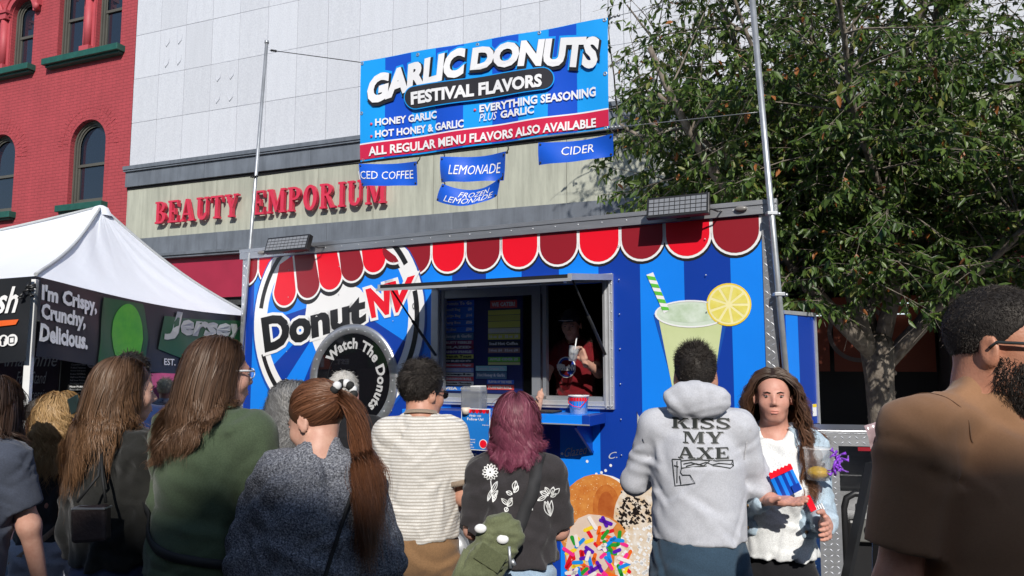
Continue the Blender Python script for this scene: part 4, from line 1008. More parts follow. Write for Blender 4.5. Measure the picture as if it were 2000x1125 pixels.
# ---- heads. local frame: centre of the head, face towards +Y
def head_prims(M, fem=False, heavy=0, hs=1):
    S_ = lambda v: tuple(q*hs for q in v)
    e = lambda c, r, k=.02, op='+': el(S_(c), S_(r), k*hs, op, M); c_ = lambda a, b, ra, rb, k=.015, op='+': rc(S_(a), S_(b), ra*hs, rb*hs, k*hs, op, M)
    hv = heavy; jx = .040 if fem else .046
    p = [e((0, -.014, .03), (.074, .093, .086)), e((0, .03, -.025), (.061+hv*.4, .064, .078), .03), e((0, .05, -.092), (.032+hv*.5, .032, .024), .03),
         c_((-jx-hv, .0, -.07), (-.018, .052, -.095), .016+hv*.6, .014, .03), c_((jx+hv, .0, -.07), (.018, .052, -.095), .016+hv*.6, .014, .03),
         c_((-.028, .082, .012), (.028, .082, .012), .009, .009, .018),
         e((.038+hv, .058, -.035), (.022, .022, .024), .025), e((-.038-hv, .058, -.035), (.022, .022, .024), .025),
         e((.0305, .101, -.004), (.0165, .014, .0125), .012, '-'), e((-.0305, .101, -.004), (.0165, .014, .0125), .012, '-'),
         c_((0, .088, .003), (0, .108, -.034), .0065, .0098, .010), e((.0125, .097, -.0395), (.0075, .009, .007), .006), e((-.0125, .097, -.0395), (.0075, .009, .007), .006),
         e((0, .0805, -.069), (.025, .014, .016), .016), c_((-.017, .087, -.0655), (.017, .087, -.0655), .0042, .0042, .007), c_((-.013, .086, -.0755), (.013, .086, -.0755), .005, .005, .007),
         ]
    for sx_ in (-1, 1):
        R_ = M @ Matrix.Translation(S_((sx_*.077, -.012, -.012))) @ Matrix.Rotation(radians(-22*sx_), 4, 'Z') @ Matrix.Rotation(radians(8), 4, 'X')
        p += [el(S_((0, 0, 0)), S_((.009, .019, .032)), .008*hs, '+', R_), el(S_((sx_*.008, .003, .004)), S_((.006, .011, .02)), .005*hs, '-', R_)]
    return p
SKINS = {}
def skin(name, c):
    if name in SKINS: return SKINS[name]
    m = mat('skin_'+name, c, .48, var=.08, vs=35, sub=.0, spec=.4, bump=.12, bs=240, c2=(c[0]*.86, c[1]*.74, c[2]*.72)); SKINS[name] = m; return m
def hairmat(name, a, b, tip=None):
    m = bpy.data.materials.new('hair_'+name); m.use_nodes = True; t = m.node_tree; L = t.links.new; p = P(m)
    at = nd(t, 'ShaderNodeAttribute', attribute_name='Col'); sp = nd(t, 'ShaderNodeSeparateColor'); L(at.outputs[0], sp.inputs[0])
    x = nd(t, 'ShaderNodeMix', data_type='RGBA'); L(sp.outputs[0], x.inputs[0]); x.inputs[6].default_value = (*a, 1); x.inputs[7].default_value = (*b, 1); c = x.outputs[2]
    if tip:
        y = nd(t, 'ShaderNodeMix', data_type='RGBA'); L(sp.outputs[1], y.inputs[0]); L(c, y.inputs[6]); y.inputs[7].default_value = (*tip, 1); c = y.outputs[2]
    L(c, p.inputs['Base Color']); p.inputs['Roughness'].default_value = .62 if name == 'black' else .5; p.inputs['Specular IOR Level'].default_value = .5; p.inputs['Specular Tint'].default_value = (1, .93, .85, 1)
    return m
def ell_push(p, c, r):
    q = (p-c)/r; n = np.linalg.norm(q, axis=-1, keepdims=True); return np.where(n < 1, c+q/np.maximum(n, 1e-5)*r, p)
HC = np.array([0, -.014, .03]); HR = np.array([.0765, .0955, .0885])
def ribbons(paths, width, col, tipw=.35, seed=0, jitter=.35):
    """paths: (N, K, 3)"""
    N, K, _ = paths.shape; r = np.random.default_rng(seed)
    d = np.gradient(paths, axis=1); d /= np.linalg.norm(d, axis=2, keepdims=True)+1e-9
    ctr = paths.mean(axis=(0,)); out = paths-paths[:, :1].mean(axis=0, keepdims=True); out[:, :, 2] *= .3
    out = out+r.normal(size=(N, 1, 3))*jitter*.05; side = np.cross(d, out); side /= np.linalg.norm(side, axis=2, keepdims=True)+1e-9
    t_ = np.linspace(0, 1, K)[None, :, None]; wd = width*(1-(1-tipw)*t_**2)*.5*r.uniform(.6, 1.3, (N, 1, 1))
    V = np.stack([paths-side*wd, paths+side*wd], 2).reshape(-1, 3)
    b = (np.arange(N)[:, None]*K+np.arange(K-1)[None])*2; Q = np.stack([b, b+1, b+3, b+2], -1).reshape(-1, 4)
    C = np.zeros((N, K, 2, 3), np.float32); C[..., 0] = col[:, None, None]; C[..., 1] = np.linspace(0, 1, K)[None, :, None]
    return V, Q, C.reshape(-1, 3)
def hair(parent, Mh, hs, style, m, body=None, n=3000, length=.4, seed=1, **kw):
    r = np.random.default_rng(seed)
    R = np.array(Mh.to_3x3()); T = np.array(Mh.translation); L2W = lambda p: (p*hs)@R.T+T
    u = r.normal(size=(n*4, 3)); u /= np.linalg.norm(u, axis=1, keepdims=True)
    lim = np.interp(u[:, 1], [-1, -.3, .1, .3, .5, .8, 1], kw.get('line', [-.68, -.62, -.28, .0, .36, .6, .66]))+.06*np.sin(u[:, 0]*9)*0
    u = u[u[:, 2] > lim+r.normal(0, .03, len(u))][:n]; n = len(u)
    root = HC+u*HR; K = kw.get('K', 22)
    pth = np.zeros((n, K, 3))
    ncl = kw.get('clumps', 90); cl = r.integers(0, n, ncl); cid = np.argmin(((root[:, None, :]-root[cl][None])**2).sum(-1), axis=1) if n*ncl < 2e6 else r.integers(0, ncl, n)
    cph = r.uniform(0, 6.28, (ncl, 2)); camp = r.uniform(.5, 1.3, ncl)
    if style in ('short', 'curly'):
        nrm = u/HR; nrm /= np.linalg.norm(nrm, axis=1, keepdims=True)
        comb = np.array(kw.get('comb', (0, .25, -.5))); ln = length*np.interp(u[:, 2], [-.6, .2, 1], kw.get('grad', [.35, .7, 1.15]))*r.uniform(.7, 1.25, n)
        d = nrm*kw.get('lift', .55)+comb+r.normal(0, kw.get('mess', .22), (n, 3))+np.stack([np.cos(cph[cid, 0]), np.sin(cph[cid, 0]), np.zeros(n)], 1)*kw.get('cm', .25)
        p = root-nrm*.004
        for k in range(K):
            pth[:, k] = p; d = d/np.linalg.norm(d, axis=1, keepdims=True)
            if style == 'curly':
                a = cph[cid, 1]+k*kw.get('cf', 1.1)+r.normal(0, .15, n); tng = np.cross(nrm, [0, 0, 1.0]); tng /= np.linalg.norm(tng, axis=1, keepdims=True)+1e-6; b2 = np.cross(nrm, tng)
                dd_ = d*.55+tng*np.cos(a)[:, None]+b2*np.sin(a)[:, None]*.9; dd_ /= np.linalg.norm(dd_, axis=1, keepdims=True); p = p+dd_*(ln/(K-1))[:, None]
            else: p = p+d*(ln/(K-1))[:, None]; d = d+np.array([0, 0, -.08])
            p = ell_push(p, HC, HR+.002)
        W_ = L2W(pth.reshape(-1, 3)).reshape(n, K, 3)
    else:
        part = kw.get('part', 0.0); sgn = np.where(u[:, 0] > part+r.normal(0, .03, n), 1.0, -1.0)
        layer = r.uniform(0, 1, n)
        tail = style == 'pony'
        tie = np.array(kw.get('tie', (0, -.125, .02))); p = root.copy(); n1 = 9 if tail else 0
        if tail:
            for k in range(n1):
                f = (k/(n1-1)); q = root*(1-f)+tie*f; lift_ = .004+.01*layer*sin(pi*f); pth[:, k] = ell_push(q, HC, HR+lift_[:, None])+0
            half = kw.get('half', 0); 
            p = np.repeat(tie[None], n, 0)+r.normal(0, .008, (n, 3))
        Wp = L2W(pth.reshape(-1, 3)).reshape(n, K, 3)
        p = L2W(p)
        if tail: v = np.repeat((R@np.array(kw.get('tdir', (0, -1, -.1))))[None], n, 0)
        else:
            bk_w = np.clip((u[:, 1]+.55)/.7, .12, 1); v0 = np.stack([sgn*.9*bk_w, kw.get('sweep', -.25)-.5*(1-bk_w), .1-.9*(1-bk_w)], 1); nn = u/HR; nn /= np.linalg.norm(nn, axis=1, keepdims=True); v0 -= nn*(v0*nn).sum(1, keepdims=True)*.8; v0 /= np.linalg.norm(v0, axis=1, keepdims=True); v = v0@R.T
        zend = kw['zend']+r.normal(0, kw.get('ragged', .03), n)+kw.get('zvar', .05)*np.sin(cph[cid, 0]); 
        zend = zend+kw.get('frontshort', 0)*np.clip(u[:, 1], 0, 1)
        tot = np.maximum(.06, (p[:, 2]-zend)*1.04+(.0 if tail else .05)); seg = tot/(K-1-n1)
        c0 = L2W(HC[None])[0]; bias = np.array(kw.get('bias', (0, 0, 0)))
        for k in range(n1, K):
            Wp[:, k] = p; t_ = (k-n1)/(K-1-n1)
            gv = np.array([0, 0, -1.0])+bias
            v = v*.66+gv*.34*np.clip(.45+t_*1.6, 0, 1)+r.normal(0, .02, (n, 3)); v /= np.linalg.norm(v, axis=1, keepdims=True)
            p = p+v*seg[:, None]
            mg = .006+kw.get('thick', .022)*layer*(.28+.95*t_)
            # head push (in head space)
            q = ((p-T)@R)/hs; q = ell_push(q, HC, HR+mg[:, None]/hs); q2 = ell_push(q, np.array([0, .02, -.03]), np.array([.064, .066, .085])+mg[:, None]*.7) if not tail else q; p = (q2*hs)@R.T+T
            if body is not None and t_ > .1:
                for _ in range(2):
                    dist = body.sample(p); bad = dist < mg*.7+.004
                    if bad.any(): p[bad] += body.grad(p[bad])*(mg[bad]*.7+.005-dist[bad])[:, None]
        # waves, gathered into locks
        arcl = np.cumsum(np.linalg.norm(np.diff(Wp, axis=1, prepend=Wp[:, :1]), axis=2), axis=1)
        wav = kw.get('wave', .012); wf_ = kw.get('wfreq', 38); st_ = np.clip((arcl-kw.get('wstart', .12))/.15, 0, 1)
        d = np.gradient(Wp, axis=1); d /= np.linalg.norm(d, axis=2, keepdims=True)+1e-9
        sd = np.cross(d, [0, 1.0, 0]); sd /= np.linalg.norm(sd, axis=2, keepdims=True)+1e-6; sd2 = np.cross(d, sd)
        ph = arcl*wf_+cph[cid, 0][:, None]+r.normal(0, .25, (n, 1)); A2 = wav*st_*camp[cid][:, None]
        Wp = Wp+sd*(A2*np.sin(ph))[..., None]+sd2*(A2*.6*np.cos(ph*.9+1))[..., None]
        cm = np.zeros((ncl, K, 3)); cn = np.zeros(ncl); np.add.at(cm, cid, Wp); np.add.at(cn, cid, 1); cm /= np.maximum(cn, 1)[:, None, None]
        g = kw.get('gather', .45); tt = (np.linspace(0, 1, K)[None, :, None]**1.3)*g; 
        dist_ok = (np.linalg.norm(Wp-cm[cid], axis=2, keepdims=True) < .07)
        Wp = np.where(dist_ok, Wp*(1-tt)+cm[cid]*tt, Wp); W_ = Wp
    fly = r.random(n) < kw.get('fly', .05); wob = r.normal(0, 1, (n, 1, 3))*np.linspace(0, 1, K)[None, :, None]**1.2*kw.get('flyamp', .011 if style == 'long' or style == 'pony' else .003)+r.normal(0, 1, (n, 1, 3))*np.sin(np.linspace(0, 5, K))[None, :, None]*.003; W_ = W_+np.where(fly[:, None, None], wob, 0)
    colr_ = np.clip(r.normal(.45, .14, n)+.15*np.sin(cph[cid, 1]), 0, 1)
    V, Q, C = ribbons(W_, kw.get('width', .004), colr_, kw.get('tipw', .2), seed)
    # close-fitting cap below the strands
    cap = [el(HC*hs, (HR+kw.get('capr', .003))*hs, .01, '+', Mh)]
    capc = kw.get('capcut', ((0, .75, -.66), .026)); nrmw = R@np.array(capc[0]); nrmw /= np.linalg.norm(nrmw)
    cap.append(plane_cut(nrmw, float(nrmw@T)+capc[1]*hs))
    if kw.get('capr', 0) < 0: cap = [el(T+np.array([0, 0, .0]), (.03, .03, .03))]
    g = Grid(cap, .008, .02); CV, CQ = g.mesh()
    CC = np.zeros((len(CV), 3), np.float32); CC[:, 0] = .1
    me = npmesh('hair', np.concatenate([V, CV]), np.concatenate([Q, CQ+len(V)]), m, True); setcol(me, np.concatenate([C, CC]))
    return link('hair', me, parent)

def frame(d, up):
    """matrix columns so that local -Z -> d, local +Y roughly -> up"""
    z = -Vector(d).normalized(); y = Vector(up); y = (y-z*y.dot(z)).normalized(); x = y.cross(z); return Matrix((x, y, z)).transposed()

class Person:
    def __init__(s, label, px, Y, topy, yaw=0, w=1, d=1, head=(0, 0, 0), hs=1, lean=0, skn=('fair', (.55, .3, .22)), fem=True, heavy=0, group='people queueing at the food trailer', arms=None, dx=0, base=-.1, bend=0, H=None, res=.009, neck=None):
        top = W(px, topy, Y); s.H = H = (top.z-base) if H is None else H; s.Y0 = Y; s.loc = Vector((top.x, top.y, base)); k = H/1.72; s.k = k; s.w, s.d, s.hs = w, d, hs; s.res = res
        s.e = empty('person', s.loc, radians(yaw), label, 'person', group)
        s.hip = Vector((0, 0, .93*k)); s.nb = Vector((0, -.012, H-.118*hs-(neck or (.132 if fem else .118)))); s.hc = Vector((0, .012, H-.118*hs))
        L = lambda v: Vector((v.x, v.y+lean*(v.z-s.hip.z)+bend*max(0, v.z-s.hip.z)**2, v.z))
        s.L = L; s.nb = L(s.nb); s.hc = L(s.hc)
        # keep the head over the given spot
        off = Vector((0, s.hc.y-.012, 0)); s.e.location = s.loc-Matrix.Rotation(radians(yaw), 3, 'Z') @ off
        s.sh = {q: L(Vector((q*.152*w, -.012, H-.118*hs-.08-(neck or (.132 if fem else .118))))) for q in (-1, 1)}
        s.Mh = Matrix.Translation(s.hc) @ Matrix.Rotation(radians(head[0]), 4, 'Z') @ Matrix.Translation((0, -.02, -.07)) @ Matrix.Rotation(radians(head[1]), 4, 'X') @ Matrix.Rotation(radians(head[2]), 4, 'Y') @ Matrix.Translation((0, .02, .07))
        arms = arms or {}; s.el = {}; s.wr = {}
        for q in (-1, 1):
            a = arms.get(q, ((q*.05, -.02, -.28), (q*.0, .07, -.24)))
            s.el[q] = s.sh[q]+Vector(a[0])*k; s.wr[q] = s.el[q]+Vector(a[1])*k
        s.skin = skin(*skn); s.fem = fem; s.heavy = heavy; s.knee = {q: Vector((q*.10*w, .02, .49*k)) for q in (-1, 1)}; s.ank = {q: Vector((q*.11*w, -.01, .07)) for q in (-1, 1)}
        s.legt = {q: Vector((q*.085*w, 0, .88*k)) for q in (-1, 1)}
    def body(s, hands=('relaxed', 'relaxed'), up={}):
        w, d, k = s.w, s.d, s.k; L = s.L; pr = head_prims(s.Mh, s.fem, s.heavy, s.hs)
        nk = .045*(1 if s.fem else 1.16)*(1+s.heavy*12)
        pr += [rc(s.Mh @ Vector((0, -.022, -.045)), s.nb, nk, nk*1.05, .03), rc(s.nb, L(Vector((0, 0, 1.2*k))), nk, .11*w, .05)]
        pr += [el(L(Vector((0, 0, 1.25*k))), (.14*w, .09*d, .2*k), .04), el(L(Vector((0, 0, 1.0*k))), (.13*w, .09*d, .15*k), .04)]
        g = []
        for q in (-1, 1):
            a = .046+.014*(w-1)
            pr += [rc(s.nb+Vector((0, 0, -.06)), s.sh[q], .045, .045, .05), rc(s.sh[q], s.el[q], a, a*.85, .03), rc(s.el[q], s.wr[q], a*.88, .026, .03), rc(s.legt[q], s.knee[q], .07*w, .05, .03), rc(s.knee[q], s.ank[q], .048, .034, .03)]
        G = Grid(pr, .0075 if s.res < .01 else .011, .03); V, Q = G.mesh(); s.G0 = G
        for q, hn in zip((-1, 1), hands):
            hv, hq = HAND[hn]; dr = (s.wr[q]-s.el[q]).normalized(); u_ = up.get(q, Vector((-q*.9, .3, 0))); dr2, u2 = (u_ if isinstance(u_, tuple) else (dr, u_))
            M3 = np.array(frame(dr2, u2)); hv = hv.copy()*.97
            if q == -1 and True: hv = hv*np.array([-1, 1, 1]); hq = hq[:, ::-1]
            if up.get('flip%d' % q): hv = hv*np.array([-1, 1, 1]); hq = hq[:, ::-1]
            V = np.concatenate([V, hv@M3.T+np.array(s.wr[q])]); Q = np.concatenate([Q, hq+len(V)-len(hv)])
        link('body', npmesh('body', V, Q, s.skin, True), s.e)
        EW = mat('eye_white', (.42, .39, .37), .25, var=0); IR = mat('iris_dark', (.03, .018, .01), .2, var=0); BR = mat('brow_hair', (.03, .018, .012), .8); LP = mat('lip_'+s.skin.name, tuple(np.array(P(s.skin).inputs['Base Color'].default_value[:3])*np.array([.92, .66, .68])), .4, var=.05)
        h = s.hs
        for q in (-1, 1):
            m = MB(); m.ell((0, 0, 0), (.0098*h, .0104*h, .0042*h), 12, 8, s.Mh @ Matrix.Translation((q*.0305*h, .0805*h, -.004*h))); ey = m.build('eye', EW, s.e)
            m = MB(); m.ell((0, 0, 0), (.0048*h, .003*h, .0036*h), 10, 6, s.Mh @ Matrix.Translation((q*.0305*h, .0895*h, -.0045*h))); m.build('iris', IR, ey)
            m = MB(); m.tube([s.Mh @ (Vector(p_)*h) for p_ in ((q*.02, .0875, .0045), (q*.0305, .0885, .0052), (q*.042, .0805, .0005))], [.0022, .0028, .002], 5); m.build('eyelid', LP, s.e)
            m = MB(); m.tube([s.Mh @ (Vector(p_)*h) for p_ in ((q*.013, .0955, .0105), (q*.028, .095, .0155), (q*.045, .0845, .012))], [.0018, .0023, .001], 6); m.build('eyebrow', BR, s.e)
        m = MB(); m.tube([s.Mh @ (Vector(p_)*h) for p_ in ((-.0245, .0865, -.0705), (-.012, .0935, -.0663), (0, .0958, -.0668), (.012, .0935, -.0663), (.0245, .0865, -.0705))], [.0008, .0032, .003, .0032, .0008], 6)
        m.tube([s.Mh @ (Vector(p_)*h) for p_ in ((-.023, .0865, -.0718), (-.01, .0937, -.0762), (.01, .0937, -.0762), (.023, .0865, -.0718))], [.0008, .0042, .0042, .0008], 6); m.build('lips', LP, s.e)
    def top(s, m, name='shirt', sleeve=1.0, hem=.86, loose=.0, fold=.006, seed=3, sw=1.0, extra=(), fr=24, belly=0, neckcut=True, pad=0, hips=1.0, sl_r=0, bust=0, hpx=None):
        w, d, k = s.w, s.d, s.k; L = s.L; V_ = Vector; o = loose
        if hpx: hem = (W(1000, hpx, s.Y0).z-s.loc.z)/k
        if hem: s.hem = hem*k
        pr = [el(L(V_((0, .0, 1.27*k))), (.155*w+o, .105*d+o, .21*k+o), .05), el(L(V_((0, .01, 1.08*k))), (.142*w+o+belly*.5, .1*d+o+belly, .17*k), .07), el(L(V_((0, 0, .94*k))), (.155*w*hips+o, .112*d*hips+o, .15*k), .07),
              rc(s.nb+V_((0, -.0, -.035)), s.sh[1], .043+o*.5, .05*sw+o*.5, .05), rc(s.nb+V_((0, -.0, -.035)), s.sh[-1], .043+o*.5, .05*sw+o*.5, .05), rc(s.nb+V_((0, 0, .0)), s.nb+V_((0, 0, -.1)), .05, .075, .04)]
        if bust: pr += [el(L(V_((q*.07*w, .085*d, 1.24*k))), (.07*w, .05+bust, .07), .04) for q in (-1, 1)]
        ra = .050*sw+o*.6+sl_r
        for q in (-1, 1):
            if sleeve >= 1: pr += [rc(s.sh[q], s.el[q], ra, ra*.84, .035), rc(s.el[q], s.wr[q], ra*.88, ra*.62, .02, cut=.97)]
            elif sleeve > 0: pr += [rc(s.sh[q], s.el[q], ra, ra*1.02, .035, cut=sleeve)]
        pr += list(extra)
        if hem is not None: pr.append(plane_cut((0, 0, -1), -hem*k, .006))
        if neckcut: pr.append(rc(s.nb+V_((0, .02, -.025)), s.Mh @ V_((0, 0, -.02)), .057*(1+s.heavy*8), .075, .01, '-'))
        G = Grid(pr, s.res, .03, folds(seed, fold, fr, (.7, .7, 1.6)) if fold else None); V, Q = G.mesh(); s.G = G; s.topo = link(name, npmesh(name, V, Q, m, True), s.e); return s.topo
    def legs(s, m, name='trousers', top=1.0, r=1.0, fold=.005, seed=9, cut=None):
        w, k = s.w, s.k; top = max(top, (s.hem+.05)/k); L = s.L; pr = [el(L(Vector((0, -.005, s.hem-.03))), (.145*w*r, .105*s.d*r, .14*k), .06), el((0, -.005, .93*k), (.155*w*r, .115*s.d*r, .13*k), .05)]
        for q in (-1, 1): pr += [rc(s.legt[q], s.knee[q], .092*w*r, .068*r, .03), rc(s.knee[q], s.ank[q], .066*r, .055*r, .02, cut=1.0 if cut is None else cut)]
        pr.append(plane_cut((0, 0, 1), top*k, .004)); G = Grid(pr, max(.011, s.res), .03, folds(seed, fold, 20)); V, Q = G.mesh(); s.Gl = G; s.lego = link(name, npmesh(name, V, Q, m, True), s.e)
        sm = MB()
        for q in (-1, 1): a = s.ank[q]; sm.ell((a.x, a.y+.05, .045), (.047, .135, .045), 14, 8)
        sm.build('shoes', mat('shoe_dark', (.03, .03, .035), .6), s.e); return s.lego
    # ---- marks laid on the cloth
    def on_cloth(s, pts, side=-1, off=.003, G=None):
        G = G or s.G; pts = np.asarray(pts, np.float64); n = len(pts); y0 = G.lo[1] if side < 0 else G.hi[1]
        P0 = np.stack([pts[:, 0], np.full(n, y0), pts[:, 1]], 1); st = .006; done = np.zeros(n, bool); y = P0[:, 1].copy()
        for i in range(int((G.hi[1]-G.lo[1])/st)):
            P0[:, 1] = y; f = G.sample(P0); done |= f < .001; y = np.where(done, y, y-side*st)
            if done.all(): break
        for _ in range(3): P0[:, 1] = y; y = y-side*np.clip(G.sample(P0), -.006, .006)
        P0[:, 1] = y+side*off; return P0
    def cloth_poly(s, name, V2, Fc, m, parent=None, off=.003, side=-1):
        V = s.on_cloth(V2, side, off); o = link(name, npmesh(name, V, tri(Fc), m), parent or s.topo); return o
    def strokes(s, name, lines, wd, m, off=.003, side=-1, parent=None):
        V2 = []; Q = []
        for ln in lines:
            ln = np.asarray(ln, float)
            if len(ln) < 2: continue
            d = np.gradient(ln, axis=0); d /= np.linalg.norm(d, axis=1, keepdims=True)+1e-9; nn = np.stack([-d[:, 1], d[:, 0]], 1)*wd/2; b = len(V2)
            for p_, q_ in zip(ln, nn): V2 += [p_-q_, p_+q_]
            Q += [(b+2*i, b+2*i+1, b+2*i+3, b+2*i+2) for i in range(len(ln)-1)]
        V = s.on_cloth(V2, side, off); return link(name, npmesh(name, V, np.array(Q), m), parent or s.topo)
    def strap(s, name, pts, wd, th, m, off=.004, cat=None, label=None, G=None, parent=None):
        """flat strap through 3-D points pulled onto the cloth surface"""
        P0 = []
        pts = [np.array(p_, float) for p_ in pts]
        for a, b in zip(pts[:-1], pts[1:]):
            for i in range(10): P0.append(a+(b-a)*i/10)
        P0.append(pts[-1]); P0 = np.array(P0); G = G or s.G
        for _ in range(5):
            g = G.grad(P0); dist = G.sample(P0); ok = dist < .1; P0[ok] -= g[ok]*(dist[ok]-off)[:, None]*.9
            P0[1:-1] = P0[1:-1]*.6+.2*(P0[:-2]+P0[2:])
        g = G.grad(P0); d = np.gradient(P0, axis=0); d /= np.linalg.norm(d, axis=1, keepdims=True); sd = np.cross(d, g); sd /= np.linalg.norm(sd, axis=1, keepdims=True)+1e-6
        V = np.concatenate([P0+sd*wd/2, P0-sd*wd/2, P0-sd*wd/2+g*th, P0+sd*wd/2+g*th]); n = len(P0); Q = []
        for c_ in range(4):
            for i in range(n-1): a = c_*n+i; b = ((c_+1) % 4)*n+i; Q.append((a, a+1, b+1, b))
        return link(name, npmesh(name, V, np.array(Q), m, False), parent or s.e)
def tri(Fc):
    out = []
    for f in Fc:
        for i in range(1, len(f)-1): out.append((f[0], f[i], f[i+1]))
    return np.array(out)
def cloth(name, c, **k):
    kw = dict(rough=.9, var=.08, vs=6, bump=.25, bs=420, spec=.2, sheen=.15, fine=.12); kw.update(k); return mat('cloth_'+name, c, **kw)
def stripes_mat(name, base, line, period, duty, c3=None):
    m = cloth(name, base); t = m.node_tree; L = t.links.new; tc = nd(t, 'ShaderNodeTexCoord'); sp = nd(t, 'ShaderNodeSeparateXYZ'); L(tc.outputs['Object'], sp.inputs[0])
    n = nd(t, 'ShaderNodeTexNoise'); n.inputs['Scale'].default_value = 3; L(tc.outputs['Object'], n.inputs[0]); ad = nd(t, 'ShaderNodeMath', operation='MULTIPLY_ADD'); L(n.outputs[0], ad.inputs[0]); ad.inputs[1].default_value = .02; L(sp.outputs[2], ad.inputs[2])
    dv = nd(t, 'ShaderNodeMath', operation='DIVIDE'); L(ad.outputs[0], dv.inputs[0]); dv.inputs[1].default_value = period; fr_ = nd(t, 'ShaderNodeMath', operation='FRACT'); L(dv.outputs[0], fr_.inputs[0]); lt_ = nd(t, 'ShaderNodeMath', operation='LESS_THAN'); L(fr_.outputs[0], lt_.inputs[0]); lt_.inputs[1].default_value = duty
    x = nd(t, 'ShaderNodeMix', data_type='RGBA'); L(lt_.outputs[0], x.inputs[0]); pr = P(m).inputs['Base Color']; L(pr.links[0].from_socket, x.inputs[6]); x.inputs[7].default_value = (*line, 1); L(x.outputs[2], pr); return m
# ================================================================ people
HM = {n_: hairmat(n_, *c) for n_, c in dict(
    brown=((.028, .014, .009), (.12, .062, .036), (.14, .075, .042)), darkbrown=((.02, .011, .008), (.075, .04, .026)), chestnut=((.05, .018, .009), (.21, .085, .04)), golden=((.035, .017, .010), (.13, .07, .038), (.20, .105, .052)),
    blond=((.3, .17, .07), (.6, .4, .2)), black=((.007, .006, .006), (.035, .027, .023)), burgundy=((.05, .012, .022), (.30, .085, .12), (.26, .06, .11)), grey=((.06, .06, .06), (.3, .3, .3)), white=((.45, .43, .4), (.75, .73, .7)), curlblond=((.25, .14, .05), (.55, .36, .17)), platinum=((.6, .55, .4), (.85, .8, .6)),
    wavydark=((.018, .009, .006), (.06, .03, .018), (.2, .09, .045))).items()}
DENIM = cloth('denim', (.10, .17, .30), c2=(.22, .30, .42), vs=9); DENIML = cloth('denim_light', (.26, .36, .48), c2=(.36, .47, .58), vs=7); NAVY = cloth('navy', (.02, .026, .06)); BLACKC = cloth('black', (.012, .012, .014))
STRAPB = mat('strap_black', (.012, .012, .012), .7)

# --- man in grey hoodie, back to the viewer
p = Person('man in a light grey hoodie printed with black words and an axe', 1357, 3.0, 676, -13, w=1.06, d=1.2, hs=1.02, fem=False, skn=('light', (.56, .30, .21)), arms={-1: ((-.085, .06, -.215), (.10, .2, .03)), 1: ((.065, .06, -.215), (-.10, .2, .03))}, heavy=.004)
p.body()
HOOD = cloth('hoodie_grey', (.46, .47, .51), c2=(.52, .53, .57), vs=30, fine=.07, bump=.12)
hd = [el(p.nb+Vector((0, -.085, .03)), (.13, .05, .075), .02), el(p.nb+Vector((0, .0, .045)), (.105, .09, .05), .02), el(p.nb+Vector((0, -.135, -.06)), (.11, .02, .012), .01, '-')]
p.top(HOOD, 'hoodie', 1, .83, .021, .005, 5, 1.02, hd, 20, belly=.02, hips=.98, sl_r=.0, hpx=1052)
p.legs(cloth('shorts_slate', (.035, .065, .10)), 'shorts', .9, 1.12, .008)
hair(p.e, p.Mh, 1.02, 'short', HM['black'], n=9000, length=.030, seed=2, K=4, width=.0017, grad=[.12, .45, 1.35], comb=(.1, .35, .1), lift=.3, mess=.2, cm=.25, capr=.002, capcut=((0, .8, -.6), .03))
INK = mat('ink_charcoal', (.022, .026, .024), .7, var=.1); INKS = mat('ink_grey', (.2, .2, .2), .7)
def to_local(pers, px, py):
    """photo pixel -> (x,z) on a plane through the person, in the person's own frame (faces near +Y)"""
    q = W(px, py, pers.loc.y-.16*pers.d); loc = pers.e.location; a = pers.e.rotation_euler.z; dx, dy = q.x-loc.x, q.y-loc.y
    return (dx*cos(a)+dy*sin(a), q.z-loc.z)
def print_word(pers, word, x0, x1, ytop, ybot, m, off, dx=0, dz=0):
    tot = sum(serif_letter(c)[1] for c in word)+.1*(len(word)-1); k = (x1-x0)/tot; x = x0
    for c in word:
        polys, wd = serif_letter(c); V2 = []; Fc = []
        for i, pl_ in enumerate(polys):
            tr = tessellate_polygon([[Vector((a, b, 0)) for a, b in pl_]]); b0 = len(V2)
            V2 += [tuple(np.add(to_local(pers, x+a*k, ybot+(ytop-ybot)*b), (dx, dz))) for a, b in pl_]; Fc += [tuple(b0+j for j in t_) for t_ in tr]
        pers.cloth_poly('printed_letter', V2, Fc, m, off=off); x += (wd+.1)*k
for word, x0, x1, yt, yb in (('KISS', 1311, 1429, 820, 841), ('MY', 1334, 1414, 847, 869), ('AXE', 1324, 1425, 877, 899)):
    print_word(p, word, x0, x1, yt, yb, INKS, .0015, .0035, -.0035); print_word(p, word, x0, x1, yt, yb, INK, .0027)
axl = [[(1312, 903), (1330, 902), (1331, 920), (1329, 928), (1333, 933), (1348, 932), (1358, 948), (1340, 952), (1318, 956), (1315, 930), (1312, 903)], [(1330, 905), (1360, 901), (1400, 903), (1434, 903), (1435, 914), (1428, 918), (1400, 913), (1370, 914), (1331, 919)],
       [(1335, 911), (1350, 907), (1365, 911), (1380, 906), (1392, 911), (1405, 908), (1430, 911)], [(1340, 915), (1360, 909), (1375, 913), (1387, 903)], [(1322, 906), (1322, 950)], [(1327, 935), (1330, 952)], [(1316, 915), (1325, 917)], [(1434, 903), (1431, 910), (1435, 914)]]
p.strokes('axe_print', [[to_local(p, *q) for q in l] for l in axl], .0035, INK, .004)
p.strokes('seam', [[to_local(p, *q) for q in ((1224, 826), (1236, 845), (1250, 870), (1262, 905))], [to_local(p, *q) for q in ((1470, 842), (1462, 870), (1458, 905))]], .005, cloth('hoodie_seam', (.5, .5, .52)), .002)

